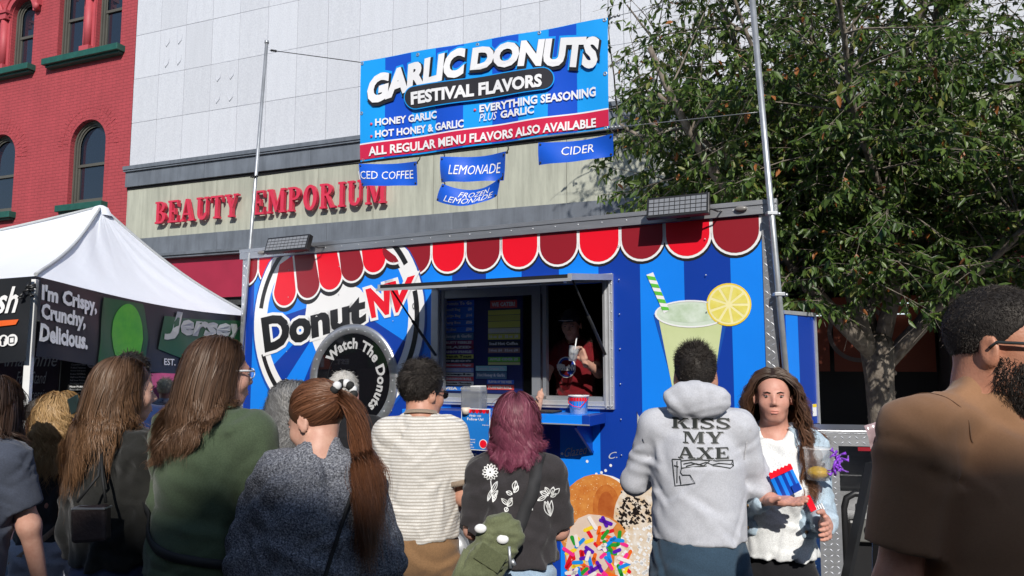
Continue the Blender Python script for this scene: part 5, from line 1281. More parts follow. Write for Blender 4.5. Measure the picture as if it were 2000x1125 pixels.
# --- man in striped tee
p = Person('dark haired man in a white and beige striped tee and tan trousers', 824, 3.35, 712, -2, w=.95, d=1.1, hs=1.02, fem=False, head=(-42, -6, 0), skn=('light', (.56, .30, .21)), neck=.105, arms={-1: ((-.02, .02, -.27), (.06, .16, -.16)), 1: ((.05, .0, -.26), (-.05, .2, -.08))})
p.body()
p.top(stripes_mat('striped', (.66, .64, .60), (.42, .38, .33), .0135, .4), 'tee', .78, .86, .022, .0065, 11, 1.08, belly=.03, hpx=1046)
p.legs(cloth('tan_trousers', (.22, .125, .06), var=.15), 'trousers', .95, 1.16, .009)
BEI = cloth('beige_trim', (.30, .23, .17))
G_ = p.G
for q in (-1, 1):
    c = p.sh[q].lerp(p.el[q], .75); dv = (p.el[q]-p.sh[q]).normalized(); R4 = frame(dv, (0, 1, 0)).to_4x4(); m = MB(); m.lathe([(.0775, .012), (.079, .0), (.0775, -.012), (.073, -.012)], 24, M=Matrix.Translation(c) @ R4); m.build('sleeve_band', BEI, p.topo)
m = MB(); m.lathe([(.062, .0), (.07, .008), (.076, -.008)], 28, M=Matrix.Translation(p.nb+Vector((0, .002, .012))) @ Matrix.Rotation(-.2, 4, 'X')); m.build('collar_band', BEI, p.topo)
hair(p.e, p.Mh, 1.02, 'curly', HM['black'], n=5000, length=.075, seed=3, K=9, width=.0022, grad=[.4, .8, 1.25], cf=.9, lift=.5, comb=(0, 0, -.1), line=[-.82, -.75, -.3, .1, .4, .6, .66], clumps=160, capr=.008)
m = MB(); m.box(-.055, .055, -.012, .0, -.03, .02, Matrix.Translation((-.06, -.138, .80*p.k)))
m.build('pocket_flap', cloth('tan_flap', (.19, .105, .05)), p.lego, bevel=.003)
GLS = mat('black_frames', (.012, .012, .012), .3)
def glasses(p, m_, dark=True, h=1):
    mb = MB(); T_ = lambda v: p.Mh @ (Vector(v)*p.hs)
    for q in (-1, 1):
        mb.tube([T_((q*.033+.023*cos(a), .098+.0*cos(a), -.004+.017*sin(a))) for a in np.linspace(0, 2*pi, 15)], .0018, 6)
        mb.tube([T_((q*.055, .096, .004)), T_((q*.076, .06, .006)), T_((q*.083, .0, .006)), T_((q*.083, -.012, -.006))], .003*h, 6)
    mb.tube([T_((-.011, .1, .0)), T_((.011, .1, .0))], .0018, 6); o = mb.build('glasses', m_, p.e)
    mb = MB()
    for q in (-1, 1): mb.add([T_((q*.033+.022*cos(a), .0975, -.004+.016*sin(a))) for a in np.linspace(0, 2*pi, 14, endpoint=False)], [tuple(range(14))])
    mb.build('lens', mat('dark_lens', (.01, .01, .012), .08, var=0) if dark else mat('clear_lens', (.9, .95, 1), .03, var=0, alpha=.15), o)
glasses(p, GLS)

# --- burgundy haired woman
p = Person('woman with wavy burgundy hair in a dark shirt with white flower drawings', 1008, 3.2, 770, -2, w=.93, d=1.1, hs=.96, skn=('fair', (.6, .34, .26)), arms={-1: ((-.04, .03, -.25), (.06, .2, -.02)), 1: ((.04, .03, -.25), (-.06, .2, -.02))})
p.body()
CH = cloth('charcoal_brown', (.038, .034, .036), var=.12)
p.top(CH, 'shirt', .93, .80, .026, .007, 21, 1.05, (), 18, belly=.02, hips=1.08, hpx=1094)
p.legs(DENIML, 'jeans', .9, 1.1, .005)
hair(p.e, p.Mh, .96, 'long', HM['burgundy'], p.G, n=7500, zend=1.43, seed=5, wave=.017, wfreq=70, wstart=.06, thick=.036, K=24, width=.0025, ragged=.02, zvar=.025, gather=.5, clumps=140)
sc_ = lambda pts: [to_local(p, *q) for q in pts]
FL = []
def petals(cx, cy, r0, r1, n, wd=.22):
    for i in range(n):
        a = 2*pi*i/n; t1 = [(cx+r*cos(a+s_*wd*sin(pi*k_/6)), cy-r*sin(a+s_*wd*sin(pi*k_/6))) for s_, rng in ((1, range(7)), (-1, range(6, -1, -1))) for k_ in rng for r in (r0+(r1-r0)*k_/6,)]; FL.append(sc_(t1))
petals(955, 928, 4, 16, 13); petals(955, 928, 2, 9, 8, .3); FL.append(sc_([(956, 945), (958, 960), (961, 985)]))
def leaf(x0, y0, x1, y1, wd):
    dx, dy = x1-x0, y1-y0; L_ = hypot(dx, dy); nx, ny = -dy/L_, dx/L_
    FL.append(sc_([(x0+dx*t_+nx*wd*sin(pi*t_), y0+dy*t_+ny*wd*sin(pi*t_)) for t_ in np.linspace(0, 1, 9)]+[(x0+dx*t_-nx*wd*sin(pi*t_), y0+dy*t_-ny*wd*sin(pi*t_)) for t_ in np.linspace(1, 0, 9)]))
    FL.append(sc_([(x0, y0), (x1, y1)]))
for a in ((958, 968, 970, 945, 4), (960, 978, 971, 962, 3.5), (959, 960, 950, 985, 3), (961, 985, 968, 968, 3), (1000, 968, 988, 964, 4), (1003, 960, 1007, 942, 5), (1003, 965, 1012, 952, 4), (992, 990, 978, 978, 4), (990, 993, 1000, 980, 5), (990, 995, 986, 1003, 4), (1000, 975, 990, 988, 3),
          (1024, 990, 1036, 975, 5), (1026, 994, 1044, 978, 4), (1030, 990, 1040, 1000, 4), (1022, 992, 1032, 1000, 4), (1072, 975, 1055, 965, 4), (1074, 972, 1065, 958, 4), (1078, 972, 1082, 958, 4), (1080, 975, 1094, 962, 5), (1076, 978, 1088, 972, 4), (1068, 975, 1050, 982, 4), (1064, 985, 1076, 1018, 6), (1078, 985, 1076, 1018, 4), (1070, 985, 1076, 1018, 3)): leaf(*a)
p.strokes('flower_print', FL, .0032, mat('print_white', (.78, .78, .76), .6), .004)
# cross-body strap and froggy green bag
p.strap('bag_strap', [(.09, -.03, 1.44*p.k), (.075, -.16, 1.33*p.k), (.02, -.18, 1.18*p.k), (-.05, -.2, 1.10*p.k)], .05, .004, mat('webbing_dark', (.025, .025, .027), .8), .006)
bagc = p.e.location+Matrix.Rotation(p.e.rotation_euler.z, 3, 'Z') @ Vector((-.10, -.235, 1.045))
bag = empty('sling_bag', bagc, 0, 'olive green frog shaped sling bag with white eyes hanging on the burgundy haired woman', 'bag')
OL = cloth('olive_canvas', (.11, .125, .065), c2=(.15, .165, .09)); MR = Matrix.Rotation(radians(32), 4, 'Y')
G2 = Grid([rbox((0, 0, 0), (.085, .04, .15), .035, .02, '+', MR), rbox((-.005, -.045, -.035), (.065, .018, .075), .015, .015, '+', MR), el((.0, .0, .14), (.05, .03, .04), .04, '+', MR)], .007, .02, folds(4, .004, 30)); link('pouch', npmesh('pouch', *G2.mesh(), OL, True), bag)
m = MB(); m.box(-.055, .055, -.07, -.064, -.02, .05, MR); m.build('flap', cloth('olive_flap', (.10, .112, .058)), bag, bevel=.003)
for x, z in ((-.03, .115), (.055, .075)): m = MB(); m.ell((x, -.045, z), (.024, .012, .018), 14, 8); m.build('eye', VW, bag)
for a, b in (((-.08, -.02, .03), (-.17, -.03, -.16)), ((-.1, -.02, -.08), (-.13, -.03, -.3)), ((.04, -.03, -.12), (.07, -.04, -.34)), ((-.04, -.03, -.13), (-.06, -.05, -.36))):
    m = MB(); a, b = Vector(a), Vector(b); m.tube([a, a.lerp(b, .5)+Vector((.01, -.02, .01)), b, b+Vector((0, 0, -.01))], [.018, .021, .024, .012], 10); m.build('limb', OL, bag)
m = MB(); m.tube([(.08, -.05, .05), (.085, -.055, -.03)], .006, 8); m.tube([(.09, -.05, .0), (.1, -.05, -.02)], .009, 8); m.build('zip_pull', GALV, bag)

# --- woman facing the viewer in denim jacket
p = Person('woman facing the viewer in a light denim jacket and white top, holding a snack bag', 1508, 3.15, 722, 163, w=.9, d=1.0, hs=.93, head=(0, 3, 0), skn=('rosy', (.62, .33, .25)), arms={1: ((.02, .02, -.25), (-.11, .2, .08)), -1: ((-.03, -.01, -.26), (.0, .2, .0))})
p.body(('relaxed', 'flat'), {1: (Vector((-.75, .45, .0)), Vector((0, .2, 1))), 'flip1': False})
p.top(cloth('white_gauze', (.74, .75, .74), var=.03), 'top', 0, .80, .012, .006, 31, 1, [rc((0, .13, 1.47*p.k), (0, .15, 1.30*p.k), .06, .03, .01, '-')], 22, bust=.01, hips=1.08, hpx=1082)
s_G = p.G
jk = [rc((.0, .1, 1.46*p.k), (.0, .16, 1.05*p.k), .085, .10, .02, '-'), rc((.01, .17, 1.1*p.k), (.02, .18, .8*p.k), .085, .12, .02, '-')]+[rc(p.el[q], p.wr[q], .05, .042, .02, cut=.86) for q in (-1, 1)]+[rc(p.sh[q].lerp(p.el[q], .3), p.el[q], .052, .05, .02) for q in (-1, 1)]
p.top(cloth('jacket_denim', (.36, .47, .56), c2=(.47, .57, .65), vs=14), 'denim_jacket', 1, .875, .027, .0065, 33, 1.08, jk, 26, bust=.0, hpx=1040)
m = MB(); 
for x in (-.105, .115):
    for z in (1.28, 1.2, 1.1, 1.0, .93): q_ = p.on_cloth([(x, z*p.k)], 1, .003)[0]; m.ell(tuple(q_), (.007, .004, .007), 8, 5)
m.build('buttons', mat('brass_button', (.2, .13, .07), .4, metal=.8), p.topo)
p.strokes('jacket_seams', [[(-.16, 1.25*p.k), (-.08, 1.25*p.k)], [(.1, 1.25*p.k), (.16, 1.25*p.k)], [(-.14, 1.22*p.k), (-.13, .9*p.k)], [(.14, 1.22*p.k), (.13, .9*p.k)], [(-.16, .905*p.k), (-.07, .905*p.k)], [(.1, .905*p.k), (.16, .905*p.k)]], .005, cloth('denim_seam', (.2, .28, .36)), .002, side=1)
p.legs(BLACKC, 'leggings', .92, 1.0, .003)
p.G = s_G
hair(p.e, p.Mh, .97, 'long', HM['wavydark'], p.G, n=5500, zend=1.29, seed=7, wave=.02, wfreq=58, wstart=.04, bias=(0, .2, 0), thick=.022, K=26, width=.0025, line=[-.68, -.62, -.5, -.25, .2, .52, .66], frontshort=.0, gather=.55, clumps=100, part=.0, capcut=((0, .75, -.66), -.002))
wl = lambda p_, v: p_.e.location+Matrix.Rotation(p_.e.rotation_euler.z, 3, 'Z') @ Vector(v)
# snack bag she holds
hw = wl(p, p.wr[1]); bagp = W(1530, 936, hw.y-.02)
sb = empty('snack_bag', bagp, 0, 'blue and red striped paper donut bag held open by the woman in denim', 'bag'); MS = Matrix.Rotation(radians(-24), 4, 'Y') @ Matrix.Scale(.8, 4)
m = MB(); Wd = .06; n_ = 7
for i in range(n_): m.add([MS @ Vector((-Wd+2*Wd*i/n_, -.012-.012*sin(pi*i/n_), -.075)), MS @ Vector((-Wd+2*Wd*(i+1)/n_, -.012-.012*sin(pi*(i+1)/n_), -.075)), MS @ Vector((-Wd+2*Wd*(i+1)/n_, -.02*sin(pi*(i+1)/n_)-.01, .03)), MS @ Vector((-Wd+2*Wd*i/n_, -.02*sin(pi*i/n_)-.01, .03))], [(0, 1, 2, 3)]); m.cur = (m.cur+1) % 2
m.cur = 0; m.box(-Wd, Wd, -.002, .002, -.075, .04, MS); m.build('pouch', [VL, VB], sb)
m = MB()
for i in range(6): x0 = -Wd+.02*i; m.poly([[(x0, .03), (x0+.02, .03), (x0+.02, .055), (x0+.01, .062), (x0, .055)]], lambda x, y: MS @ Vector((x, -.018, y)))
m.build('scalloped_top', VR, sb); m = MB(); m.box(.01, Wd-.01, -.034, -.03, -.07, -.035, MS); m.build('label', VB, sb)
# see-through bucket with lemon
bc = W(1597, 905, 2.98)
bk_ = empty('plastic_bucket', bc, 0, 'clear plastic bucket with lemon drink and purple ribbon hanging beside the woman in denim', 'bucket')
m = MB(); m.lathe([(.001, -.062), (.042, -.062), (.05, .055), (.054, .056), (.054, .062), (.048, .062)], 28); m.build('tub', mat('frosted_plastic', (.8, .75, .72), .15, var=.03, alpha=.35), bk_)
m = MB(); m.ell((0, 0, -.035), (.04, .04, .024), 16, 8); m.build('lemon_slices', mat('lemon_flesh', (.8, .5, .03), .4, var=.2, vs=60, bump=.4), bk_)
rb = MB(); rr = random.Random(4)
for i in range(22): c = Vector((.062+rr.uniform(-.016, .02), -.03, rr.uniform(-.03, .045))); rb.tube([c, c+Vector((rr.uniform(-.02, .02), rr.uniform(-.02, .01), rr.uniform(-.02, .02))), c+Vector((rr.uniform(-.03, .03), 0, rr.uniform(-.03, .02)))], [.003, .007, .002], 5)
rb.build('ribbon', mat('purple_ribbon', (.22, .03, .55), .4, sheen=.3), bk_)
sp_ = empty('straw_packet', W(1607, 1010, 2.99), 0, 'pink and black wrapped cutlery packet hanging below the clear bucket', 'packet')
m = MB(); R5 = Matrix.Rotation(radians(-25), 4, 'Y')
for i in range(5): m.box(-.02+i*.009, -.015+i*.009, -.004, .004, -.06, .05, R5)
m.build('straws', VW, sp_); m = MB(); m.box(-.028, .03, -.008, -.005, -.03, .02, R5); m.build('wrap', BLKP, sp_); m = MB(); m.box(-.035, -.01, -.01, .0, .04, .1, R5); m.build('tag', VR, sp_)

# --- man in brown tee at right edge, profile
p = Person('bearded man in a brown tee with glasses at the right edge, seen from his side', 1936, 1.58, 560, -130, w=1.14, d=1.32, hs=1.06, fem=False, heavy=.008, lean=.04, neck=.082, head=(-2, -4, 0), skn=('tan', (.50, .24, .15)), arms={-1: ((.02, .05, -.29), (.0, .16, -.2)), 1: ((.02, .0, -.29), (.0, .12, -.22))}, res=.0085)
p.sh[1] += Vector((.0, -.10, -.015)); p.el[1] = p.sh[1]+Vector((.02, -.05, -.31)); p.wr[1] = p.el[1]+Vector((0, .1, -.25))
p.body()
BT = cloth('brown_tee', (.29, .155, .082), fine=.03, var=.04, vs=3, bump=.08)
p.top(BT, 'tee', .74, .80, .024, .005, 41, 1.12, [el(p.nb+Vector((0, .10, .03)), (.10, .085, .075), .02, '-')], 14, belly=.07, hips=1.1)
for sh_l in ([(-.22, 1.41), (-.235, 1.36), (-.225, 1.28)],): pass
SEAM = cloth('brown_seam', (.2, .105, .055)); sh_ = p.sh[1]
p.strap('armhole_seam', [tuple(sh_+Vector((-.035, .08, -.02))), tuple(sh_+Vector((-.02, .03, .07))), tuple(sh_+Vector((-.02, -.04, .07))), tuple(sh_+Vector((-.03, -.09, -.02)))], .0025, .001, SEAM, .0008)
p.legs(NAVY, 'trousers', .9, 1.15, .004)
hair(p.e, p.Mh, 1.06, 'short', HM['black'], n=15000, length=.011, seed=8, K=3, width=.0011, grad=[.5, .8, 1.25], comb=(0, .3, -.4), lift=.3, mess=.3, line=[-.78, -.72, -.15, .0, .26, .46, .54], capr=.0015, capcut=((0, .72, -.69), .004))
# beard: short strands on the jaw
r = np.random.default_rng(9); n = 9000; bd = r.normal(size=(n*6, 3)); bd /= np.linalg.norm(bd, axis=1, keepdims=True)
pos = np.array([0, .03, -.045])+bd*np.array([.072, .068, .075])*1.15
G0 = p.G0; Rh = np.array(p.Mh.to_3x3()); Th = np.array(p.Mh.translation)
keep = (pos[:, 2] < -.02-.5*np.clip(pos[:, 1]-.02, 0, 1)) & (pos[:, 1] > -.005) & (pos[:, 2] > -.125) & ~((np.abs(pos[:, 0]) < .024) & (pos[:, 2] > -.082) & (pos[:, 2] < -.06) & (pos[:, 1] > .05)); keep &= r.random(len(pos)) < np.clip((-.0-pos[:, 2])/.05, .12, 1)
pos = pos[keep][:n]; wp = (pos*1.06)@Rh.T+Th
for _ in range(5): g = G0.grad(wp); wp = wp-g*G0.sample(wp)[:, None]
g = G0.grad(wp); dirn = g*.45+np.array([0, 0, -.6])+r.normal(0, .35, wp.shape); dirn /= np.linalg.norm(dirn, axis=1, keepdims=True); ln = r.uniform(.006, .014, len(wp))[:, None]
pth = np.stack([wp, wp+dirn*ln*.6, wp+dirn*ln+np.array([0, 0, -.002])], 1); V, Q, C = ribbons(pth, .0012, np.clip(r.normal(.4, .25, len(wp)), 0, 1)); me = npmesh('beard', V, Q, HM['black'], True); setcol(me, C); link('beard', me, p.e)
glasses(p, mat('grey_frames', (.03, .035, .035), .35), False, 1.2)

# --- woman in grey poncho with ponytail
p = Person('woman in a speckled grey and navy knit poncho with a long auburn ponytail', 628, 2.45, 742, 6, w=.80, d=1.0, neck=.11, hs=.99, head=(56, -20, 0), lean=.05, skn=('fair2', (.60, .36, .27)), arms={-1: ((-.08, .08, -.24), (.04, .2, -.02)), 1: ((.06, .02, -.26), (-.05, .18, -.1))})
p.body()
KN = mat('cloth_knit', (.05, .055, .075), .95, c2=(.30, .31, .34), vs=150, bump=.8, bs=170, fine=.5, spec=.1); 
t_ = KN.node_tree
wings = []
for q in (-1, 1): wings += [rc(p.sh[q]+Vector((0, 0, -.02)), p.el[q]+Vector((q*.02, 0, 0)), .06, .08, .06), rc(p.nb+Vector((0, 0, -.22)), p.el[q]+Vector((-q*.03, 0, -.1)), .12, .10, .08)]
p.top(KN, 'poncho', 1, .80, .022, .008, 51, 1.15, wings, 13, belly=.03, hips=1.2, sl_r=.01)
p.legs(BLACKC, 'trousers', .9, 1, .003)
tiel = (.01, -.118, .035)
hair(p.e, p.Mh, .99, 'pony', HM['chestnut'], p.G, n=7000, zend=1.21, seed=11, wave=.014, wfreq=20, thick=.045, K=30, width=.0024, tie=tiel, tdir=(.0, -.75, -.6), gather=.2, clumps=40, ragged=.03, capcut=((0, .78, -.62), .028), capr=.004, bias=(.0, -.0, 0))
tw_ = p.Mh @ Vector((.01, -.128, .04)); m = MB(); rr = random.Random(3)
for i in range(14): a = 2*pi*i/14; m.cur = i % 2; m.ell((tw_.x+.032*cos(a), tw_.y+.012*rr.uniform(-1, 1), tw_.z+.036*sin(a)), (.015, .013, .015), 8, 6)
scr = m.build('scrunchie', [mat('scrunchie_black', (.015, .015, .015), .8), mat('scrunchie_white', (.7, .7, .7), .8)], p.e)
p.strap('bag_strap', [(.12, -.1, 1.38*p.k), (.04, -.2, 1.1*p.k), (-.05, -.22, .9*p.k)], .012, .004, STRAPB, .004)

# --- woman in green top
p = Person('tall woman in a dark green top with very long wavy brown hair and white glasses', 428, 2.6, 660, -18, w=1.03, d=1.45, hs=1.02, head=(-30, 0, 0), skn=('fair', (.6, .34, .26)), arms={-1: ((-.05, .03, -.29), (.03, .22, -.02)), 1: ((.06, .06, -.28), (-.05, .24, 0))}, heavy=.004)
p.body()
p.top(cloth('green_cotton', (.052, .075, .042), c2=(.068, .095, .055), vs=2.5), 'top', 1, .84, .028, .008, 61, 1.25, (), 16, belly=.05, hips=1.12, hpx=1108)
p.legs(cloth('blue_jersey', (.045, .06, .13)), 'trousers', .95, 1.1, .004)
hair(p.e, p.Mh, 1.02, 'long', HM['brown'], p.G, n=9000, zend=1.53, seed=13, wave=.03, wfreq=50, wstart=.2, thick=.03, K=26, width=.0024, gather=.3, clumps=70, ragged=.015, zvar=.03, bias=(-.10, -.12, 0), line=[-.68, -.62, -.3, .05, .5, .75, .8])
glasses(p, mat('white_frames', (.75, .75, .75), .3), False, 1.3)
p.strap('bag_strap', [(-.22, -.05, 1.2*p.k), (-.02, -.2, 1.10*p.k), (.2, -.1, 1.05*p.k)], .028, .004, STRAPB, .006)

# --- woman in black hoodie with purse
p = Person('woman in a black hoodie with long light brown wavy hair and a small brown purse', 240, 2.75, 700, -30, w=.98, d=1.05, hs=1.0, head=(-18, 0, 0), skn=('fair2', (.6, .36, .27)), arms={-1: ((-.02, -.03, -.28), (.0, .08, -.25)), 1: ((.03, .05, -.28), (.0, .1, -.24))})
p.body()
hd = [el(p.nb+Vector((0, -.075, -.04)), (.105, .05, .07), .03), el(p.nb+Vector((0, .0, .0)), (.095, .075, .045), .02)]
p.top(cloth('black_fleece', (.014, .014, .013), c2=(.02, .02, .018)), 'hoodie', 1, .86, .024, .007, 71, 1.15, hd, 20, hpx=1095)
p.legs(cloth('blue_jersey', (.045, .06, .13)), 'trousers', .95, 1.02, .004)
hair(p.e, p.Mh, 1.0, 'long', HM['golden'], p.G, n=8000, zend=1.47, seed=15, wave=.02, wfreq=42, wstart=.12, thick=.022, K=26, width=.0024, gather=.4, clumps=80, ragged=.04, zvar=.06, bias=(-.05, -.04, 0), line=[-.68, -.62, -.3, .05, .5, .75, .8])
pb_ = W(178, 1018, 2.5); pu = empty('purse', pb_, 0, 'small brown leather purse hanging at the hip of the woman in the black hoodie', 'purse')
m = MB(); m.box(-.058, .058, -.022, .022, -.065, .05, Matrix.Rotation(radians(-4), 4, 'Y')); m.build('body', mat('brown_leather', (.045, .03, .028), .5, var=.15, bump=.3, bs=80), pu, bevel=.012)
m = MB(); m.box(-.055, .055, -.024, .024, .042, .047); m.build('zip', GALV, pu)
m = MB(); m.tube([Vector((-.05, 0, .06)), W(192, 930, 2.53)-pb_, W(198, 880, 2.6)-pb_], .005, 6); m.tube([Vector((.045, 0, .06)), W(200, 930, 2.53)-pb_, W(198, 880, 2.6)-pb_], .005, 6); m.build('strap', STRAPB, pu)

# --- curly blonde woman photographing
p = Person('curly blonde woman in a grey tank top raising a phone', 118, 3.6, 768, 18, w=1.02, d=1.1, hs=.97, head=(-10, 0, 0), skn=('rosy2', (.62, .36, .27)), arms={1: ((.08, .06, -.2), (-.06, .16, .24)), -1: ((-.05, .05, -.26), (.1, .2, .05))})
p.body(('relaxed', 'grip'), {1: (Vector((-.25, .1, 1)), Vector((-.3, .6, 0)))})
p.top(cloth('grey_tank', (.05, .052, .055)), 'tank_top', 0, .9, .006, .005, 81, .75, [el(p.sh[1]+Vector((.06, 0, .02)), (.075, .1, .1), .01, '-'), el(p.sh[-1]+Vector((-.06, 0, .02)), (.075, .1, .1), .01, '-')])
p.legs(DENIM, 'jeans', .95, 1.05, .005)
G2 = Grid([el((.0, -.0, .95*p.k), (.2, .16, .1), .05), el((.03, -.12, .82*p.k), (.19, .05, .17), .04)], .011, .03, folds(8, .010, 18, (1.5, 1, .6))); link('tied_jacket', npmesh('tied_jacket', *G2.mesh(), cloth('pale_grey', (.42, .44, .5)), True), p.e)
hair(p.e, p.Mh, .97, 'long', HM['curlblond'], p.G, n=4500, zend=1.36, seed=17, wave=.02, wfreq=75, wstart=.03, thick=.045, K=22, width=.0026, gather=.5, clumps=130)
p.strap('bag_strap', [(.1, -.1, 1.15*p.k), (-.02, -.16, 1.02*p.k), (-.15, -.14, .92*p.k)], .025, .004, cloth('canvas_tan', (.34, .25, .18)), .03)
ph_ = empty('phone', W(146, 790, 3.42), radians(-10), 'dark smartphone held up by the curly blonde woman', 'phone'); m = MB(); m.box(-.037, .037, -.004, .004, -.04, .035, Matrix.Rotation(radians(70), 4, 'Y') @ Matrix.Rotation(.3, 4, 'X')); m.build('case', mat('phone_case', (.02, .035, .035), .3), ph_, bevel=.003)
m = MB(); m.ell((.01, -.006, .01), (.006, .003, .006), 8, 5); m.build('camera_lens', BLKP, ph_)

# --- woman at the left edge bending in grey tee
p = Person('woman at the left edge in a grey blue tee, bending forward', -15, 3.1, 735, -5, w=.95, d=1.1, hs=1.0, head=(0, -12, 0), lean=.18, skn=('rosy2', (.62, .36, .27)), arms={1: ((.05, .06, -.27), (.02, .06, -.24)), -1: ((-.05, .04, -.26), (.02, .1, -.22))})
p.body()
p.top(cloth('slate_tee', (.058, .068, .095)), 'tee', .72, .86, .022, .006, 91, 1.15)
p.legs(DENIM, 'jeans', .95, 1.05, .005)
hair(p.e, p.Mh, 1.0, 'long', HM['darkbrown'], p.G, n=3500, zend=1.42, seed=19, wave=.01, wfreq=30, thick=.03, K=18, width=.003)
p.strap('backpack_strap', [(.12, .03, 1.42*p.k), (.13, -.12, 1.34*p.k), (.12, -.17, 1.1*p.k)], .03, .006, cloth('red_print', (.3, .02, .04), c2=(.02, .02, .03), vs=60), .006)

# --- dark haired woman looking down, between them
p = Person('dark haired woman looking down behind the curly blonde woman', 72, 4.1, 776, -38, w=.95, hs=.96, head=(0, -28, 0), skn=('fair', (.6, .34, .26)), res=.012)
p.body(); p.top(cloth('dull_plum', (.05, .03, .045)), 'top', 1, .86, .02, .006, 92); p.legs(NAVY)
hair(p.e, p.Mh, .96, 'pony', HM['black'], p.G, n=1200, zend=1.3*p.k, seed=20, K=16, width=.006, tie=(0, -.11, .0))

# --- man behind the black hoodie
p = Person('dark haired man in a navy shirt under the tent, mostly hidden', 258, 3.5, 690, 15, w=1.05, hs=1.0, fem=False, head=(-30, 0, 0), skn=('tan', (.50, .24, .15)), res=.012)
p.body(); p.top(cloth('navy_tee', (.01, .025, .09)), 'tee', .7, .86, .022, .006, 93); p.legs(NAVY)
hair(p.e, p.Mh, 1.0, 'short', HM['black'], n=1800, length=.028, seed=21, K=4, width=.004)
# --- elderly blonde in floral shirt, far
p = Person('elderly platinum haired woman in a blue and white floral shirt under the tent', 323, 8.6, 741, 25, w=1.02, hs=.97, skn=('fair', (.6, .34, .26)), res=.014)
p.body(); p.top(cloth('blue_floral', (.03, .05, .13), c2=(.6, .65, .72), vs=26), 'blouse', .6, .86, .022, .006, 94); p.legs(NAVY)
hair(p.e, p.Mh, .97, 'short', HM['platinum'], n=900, length=.05, seed=22, K=4, width=.008, line=[-.8, -.7, -.3, .1, .4, .6, .66])

# --- grey curly haired woman in pale green with floral bag
p = Person('woman with frizzy grey hair in a pale green top with a floral backpack', 568, 3.9, 746, -10, w=1.0, d=1.1, hs=1.0, head=(-20, -10, 0), skn=('fair', (.6, .34, .26)))
p.body(); p.top(cloth('pale_green', (.22, .38, .2)), 'top', 1, .86, .022, .008, 95); p.legs(NAVY)
hair(p.e, p.Mh, 1.0, 'long', HM['grey'], p.G, n=5000, zend=1.36, seed=23, wave=.02, wfreq=90, wstart=.0, thick=.06, K=18, width=.0028, gather=.35, clumps=160)
FLR = cloth('floral_print', (.35, .04, .09), c2=(.5, .38, .36), vs=38)
p.strap('backpack_strap', [(.08, -.06, 1.43*p.k), (.1, -.14, 1.3*p.k), (.03, -.16, 1.15*p.k)], .02, .006, FLR, .008)
G2 = Grid([rbox((-.1, -.2, 1.14*p.k), (.11, .05, .15), .04, .02)], .012, .03, folds(6, .008, 25)); bpk = link('backpack', npmesh('backpack', *G2.mesh(), FLR, True)); bpk.location = p.e.location; bpk.rotation_euler = p.e.rotation_euler; tag(bpk, 'pink floral backpack on the grey haired woman', 'backpack')

# --- white haired man in black
p = Person('balding white haired man in a black shirt in front of the porthole window', 670, 4.1, 724, 8, w=1.12, d=1.1, hs=1.02, fem=False, head=(5, -8, 0), skn=('rosy', (.62, .33, .25)))
p.body(); p.top(BLACKC, 'tee', .8, .86, .022, .007, 96, 1.1); p.legs(NAVY)
hair(p.e, p.Mh, 1.02, 'short', HM['white'], n=3000, length=.028, seed=24, K=4, width=.0025, lift=.2, line=[-.75, -.65, -.2, .2, .55, .85, .95], capr=.0, capcut=((0, .9, -.43), -.012))

# --- vendor inside the window
vs_ = tw(3.50, .50, 0)
p = Person('worker in a red shirt and cap inside the serving window, holding a cup', 1118, vs_.y-.1, 632, 152, w=1.02, d=1.05, hs=1.0, head=(8, -10, 0), lean=.12, skn=('fair2', (.6, .36, .27)), base=.50, group='trailer staff', arms={1: ((.12, .12, -.24), (.14, .32, -.06)), -1: ((-.12, .12, -.20), (-.03, .14, .15))}, H=1.62)
Wl = Matrix.LocRotScale(p.e.location, Matrix.Rotation(p.e.rotation_euler.z, 3, 'Z'), None).inverted()
p.wr[1] = Wl @ tw(3.30, -.05, CZ+.085); p.el[1] = (p.sh[1]+p.wr[1])/2+Vector((.05, -.03, -.03))
p.el[-1] = Wl @ W(1170, 728, p.e.location.y-.22); p.wr[-1] = Wl @ W(1142, 706, p.e.location.y-.38)
p.body(('grip', 'relaxed'), {-1: (Vector((.3, .1, 1)), Vector((.4, .8, 0)))})
p.top(cloth('staff_red', (.14, .005, .009)), 'tee', .62, .86, .018, .006, 97, 1.0); p.legs(BLACKC)
hair(p.e, p.Mh, 1.0, 'long', HM['black'], p.G, n=800, zend=1.35*p.k, seed=25, K=12, width=.005)
G2 = Grid([el(HC+np.array([0, .0, .012]), (.085, .103, .09), .01, '+', p.Mh), rc((-.03, .10, .052), (.03, .10, .052), .012, .012, .02, '+', p.Mh), rbox((0, .135, .048), (.06, .05, .004), .003, .012, '+', p.Mh), plane_cut(np.array(p.Mh.to_3x3())@np.array((0, -.1, -1)), float((np.array(p.Mh.to_3x3())@np.array((0, -.1, -1)))@np.array(p.Mh.translation))-.038)], .006, .02); link('cap', npmesh('cap', *G2.mesh(), cloth('cap_navy', (.03, .03, .05)), True), p.e)
p.strap('cap_edge', [tuple(p.Mh @ Vector(v)) for v in ((-.06, .17, .055), (0, .187, .055), (.06, .17, .055))], .008, .003, VW, .002, G=G2)
m = MB(); m.poly([circ(0, 0, .085, 32)], lambda x, y: (x, 0, y)); V2 = [(v[0]+.02, v[2]+1.22*p.k) for v in m.v]; p.cloth_poly('logo_print', V2, m.f, VW, off=.004, side=1)
m = MB(); m.poly([circ(0, 0, .076, 32)], lambda x, y: (x, 0, y)); V2 = [(v[0]+.02, v[2]+1.22*p.k) for v in m.v]; p.cloth_poly('logo_print', V2, m.f, VB, off=.0055, side=1)
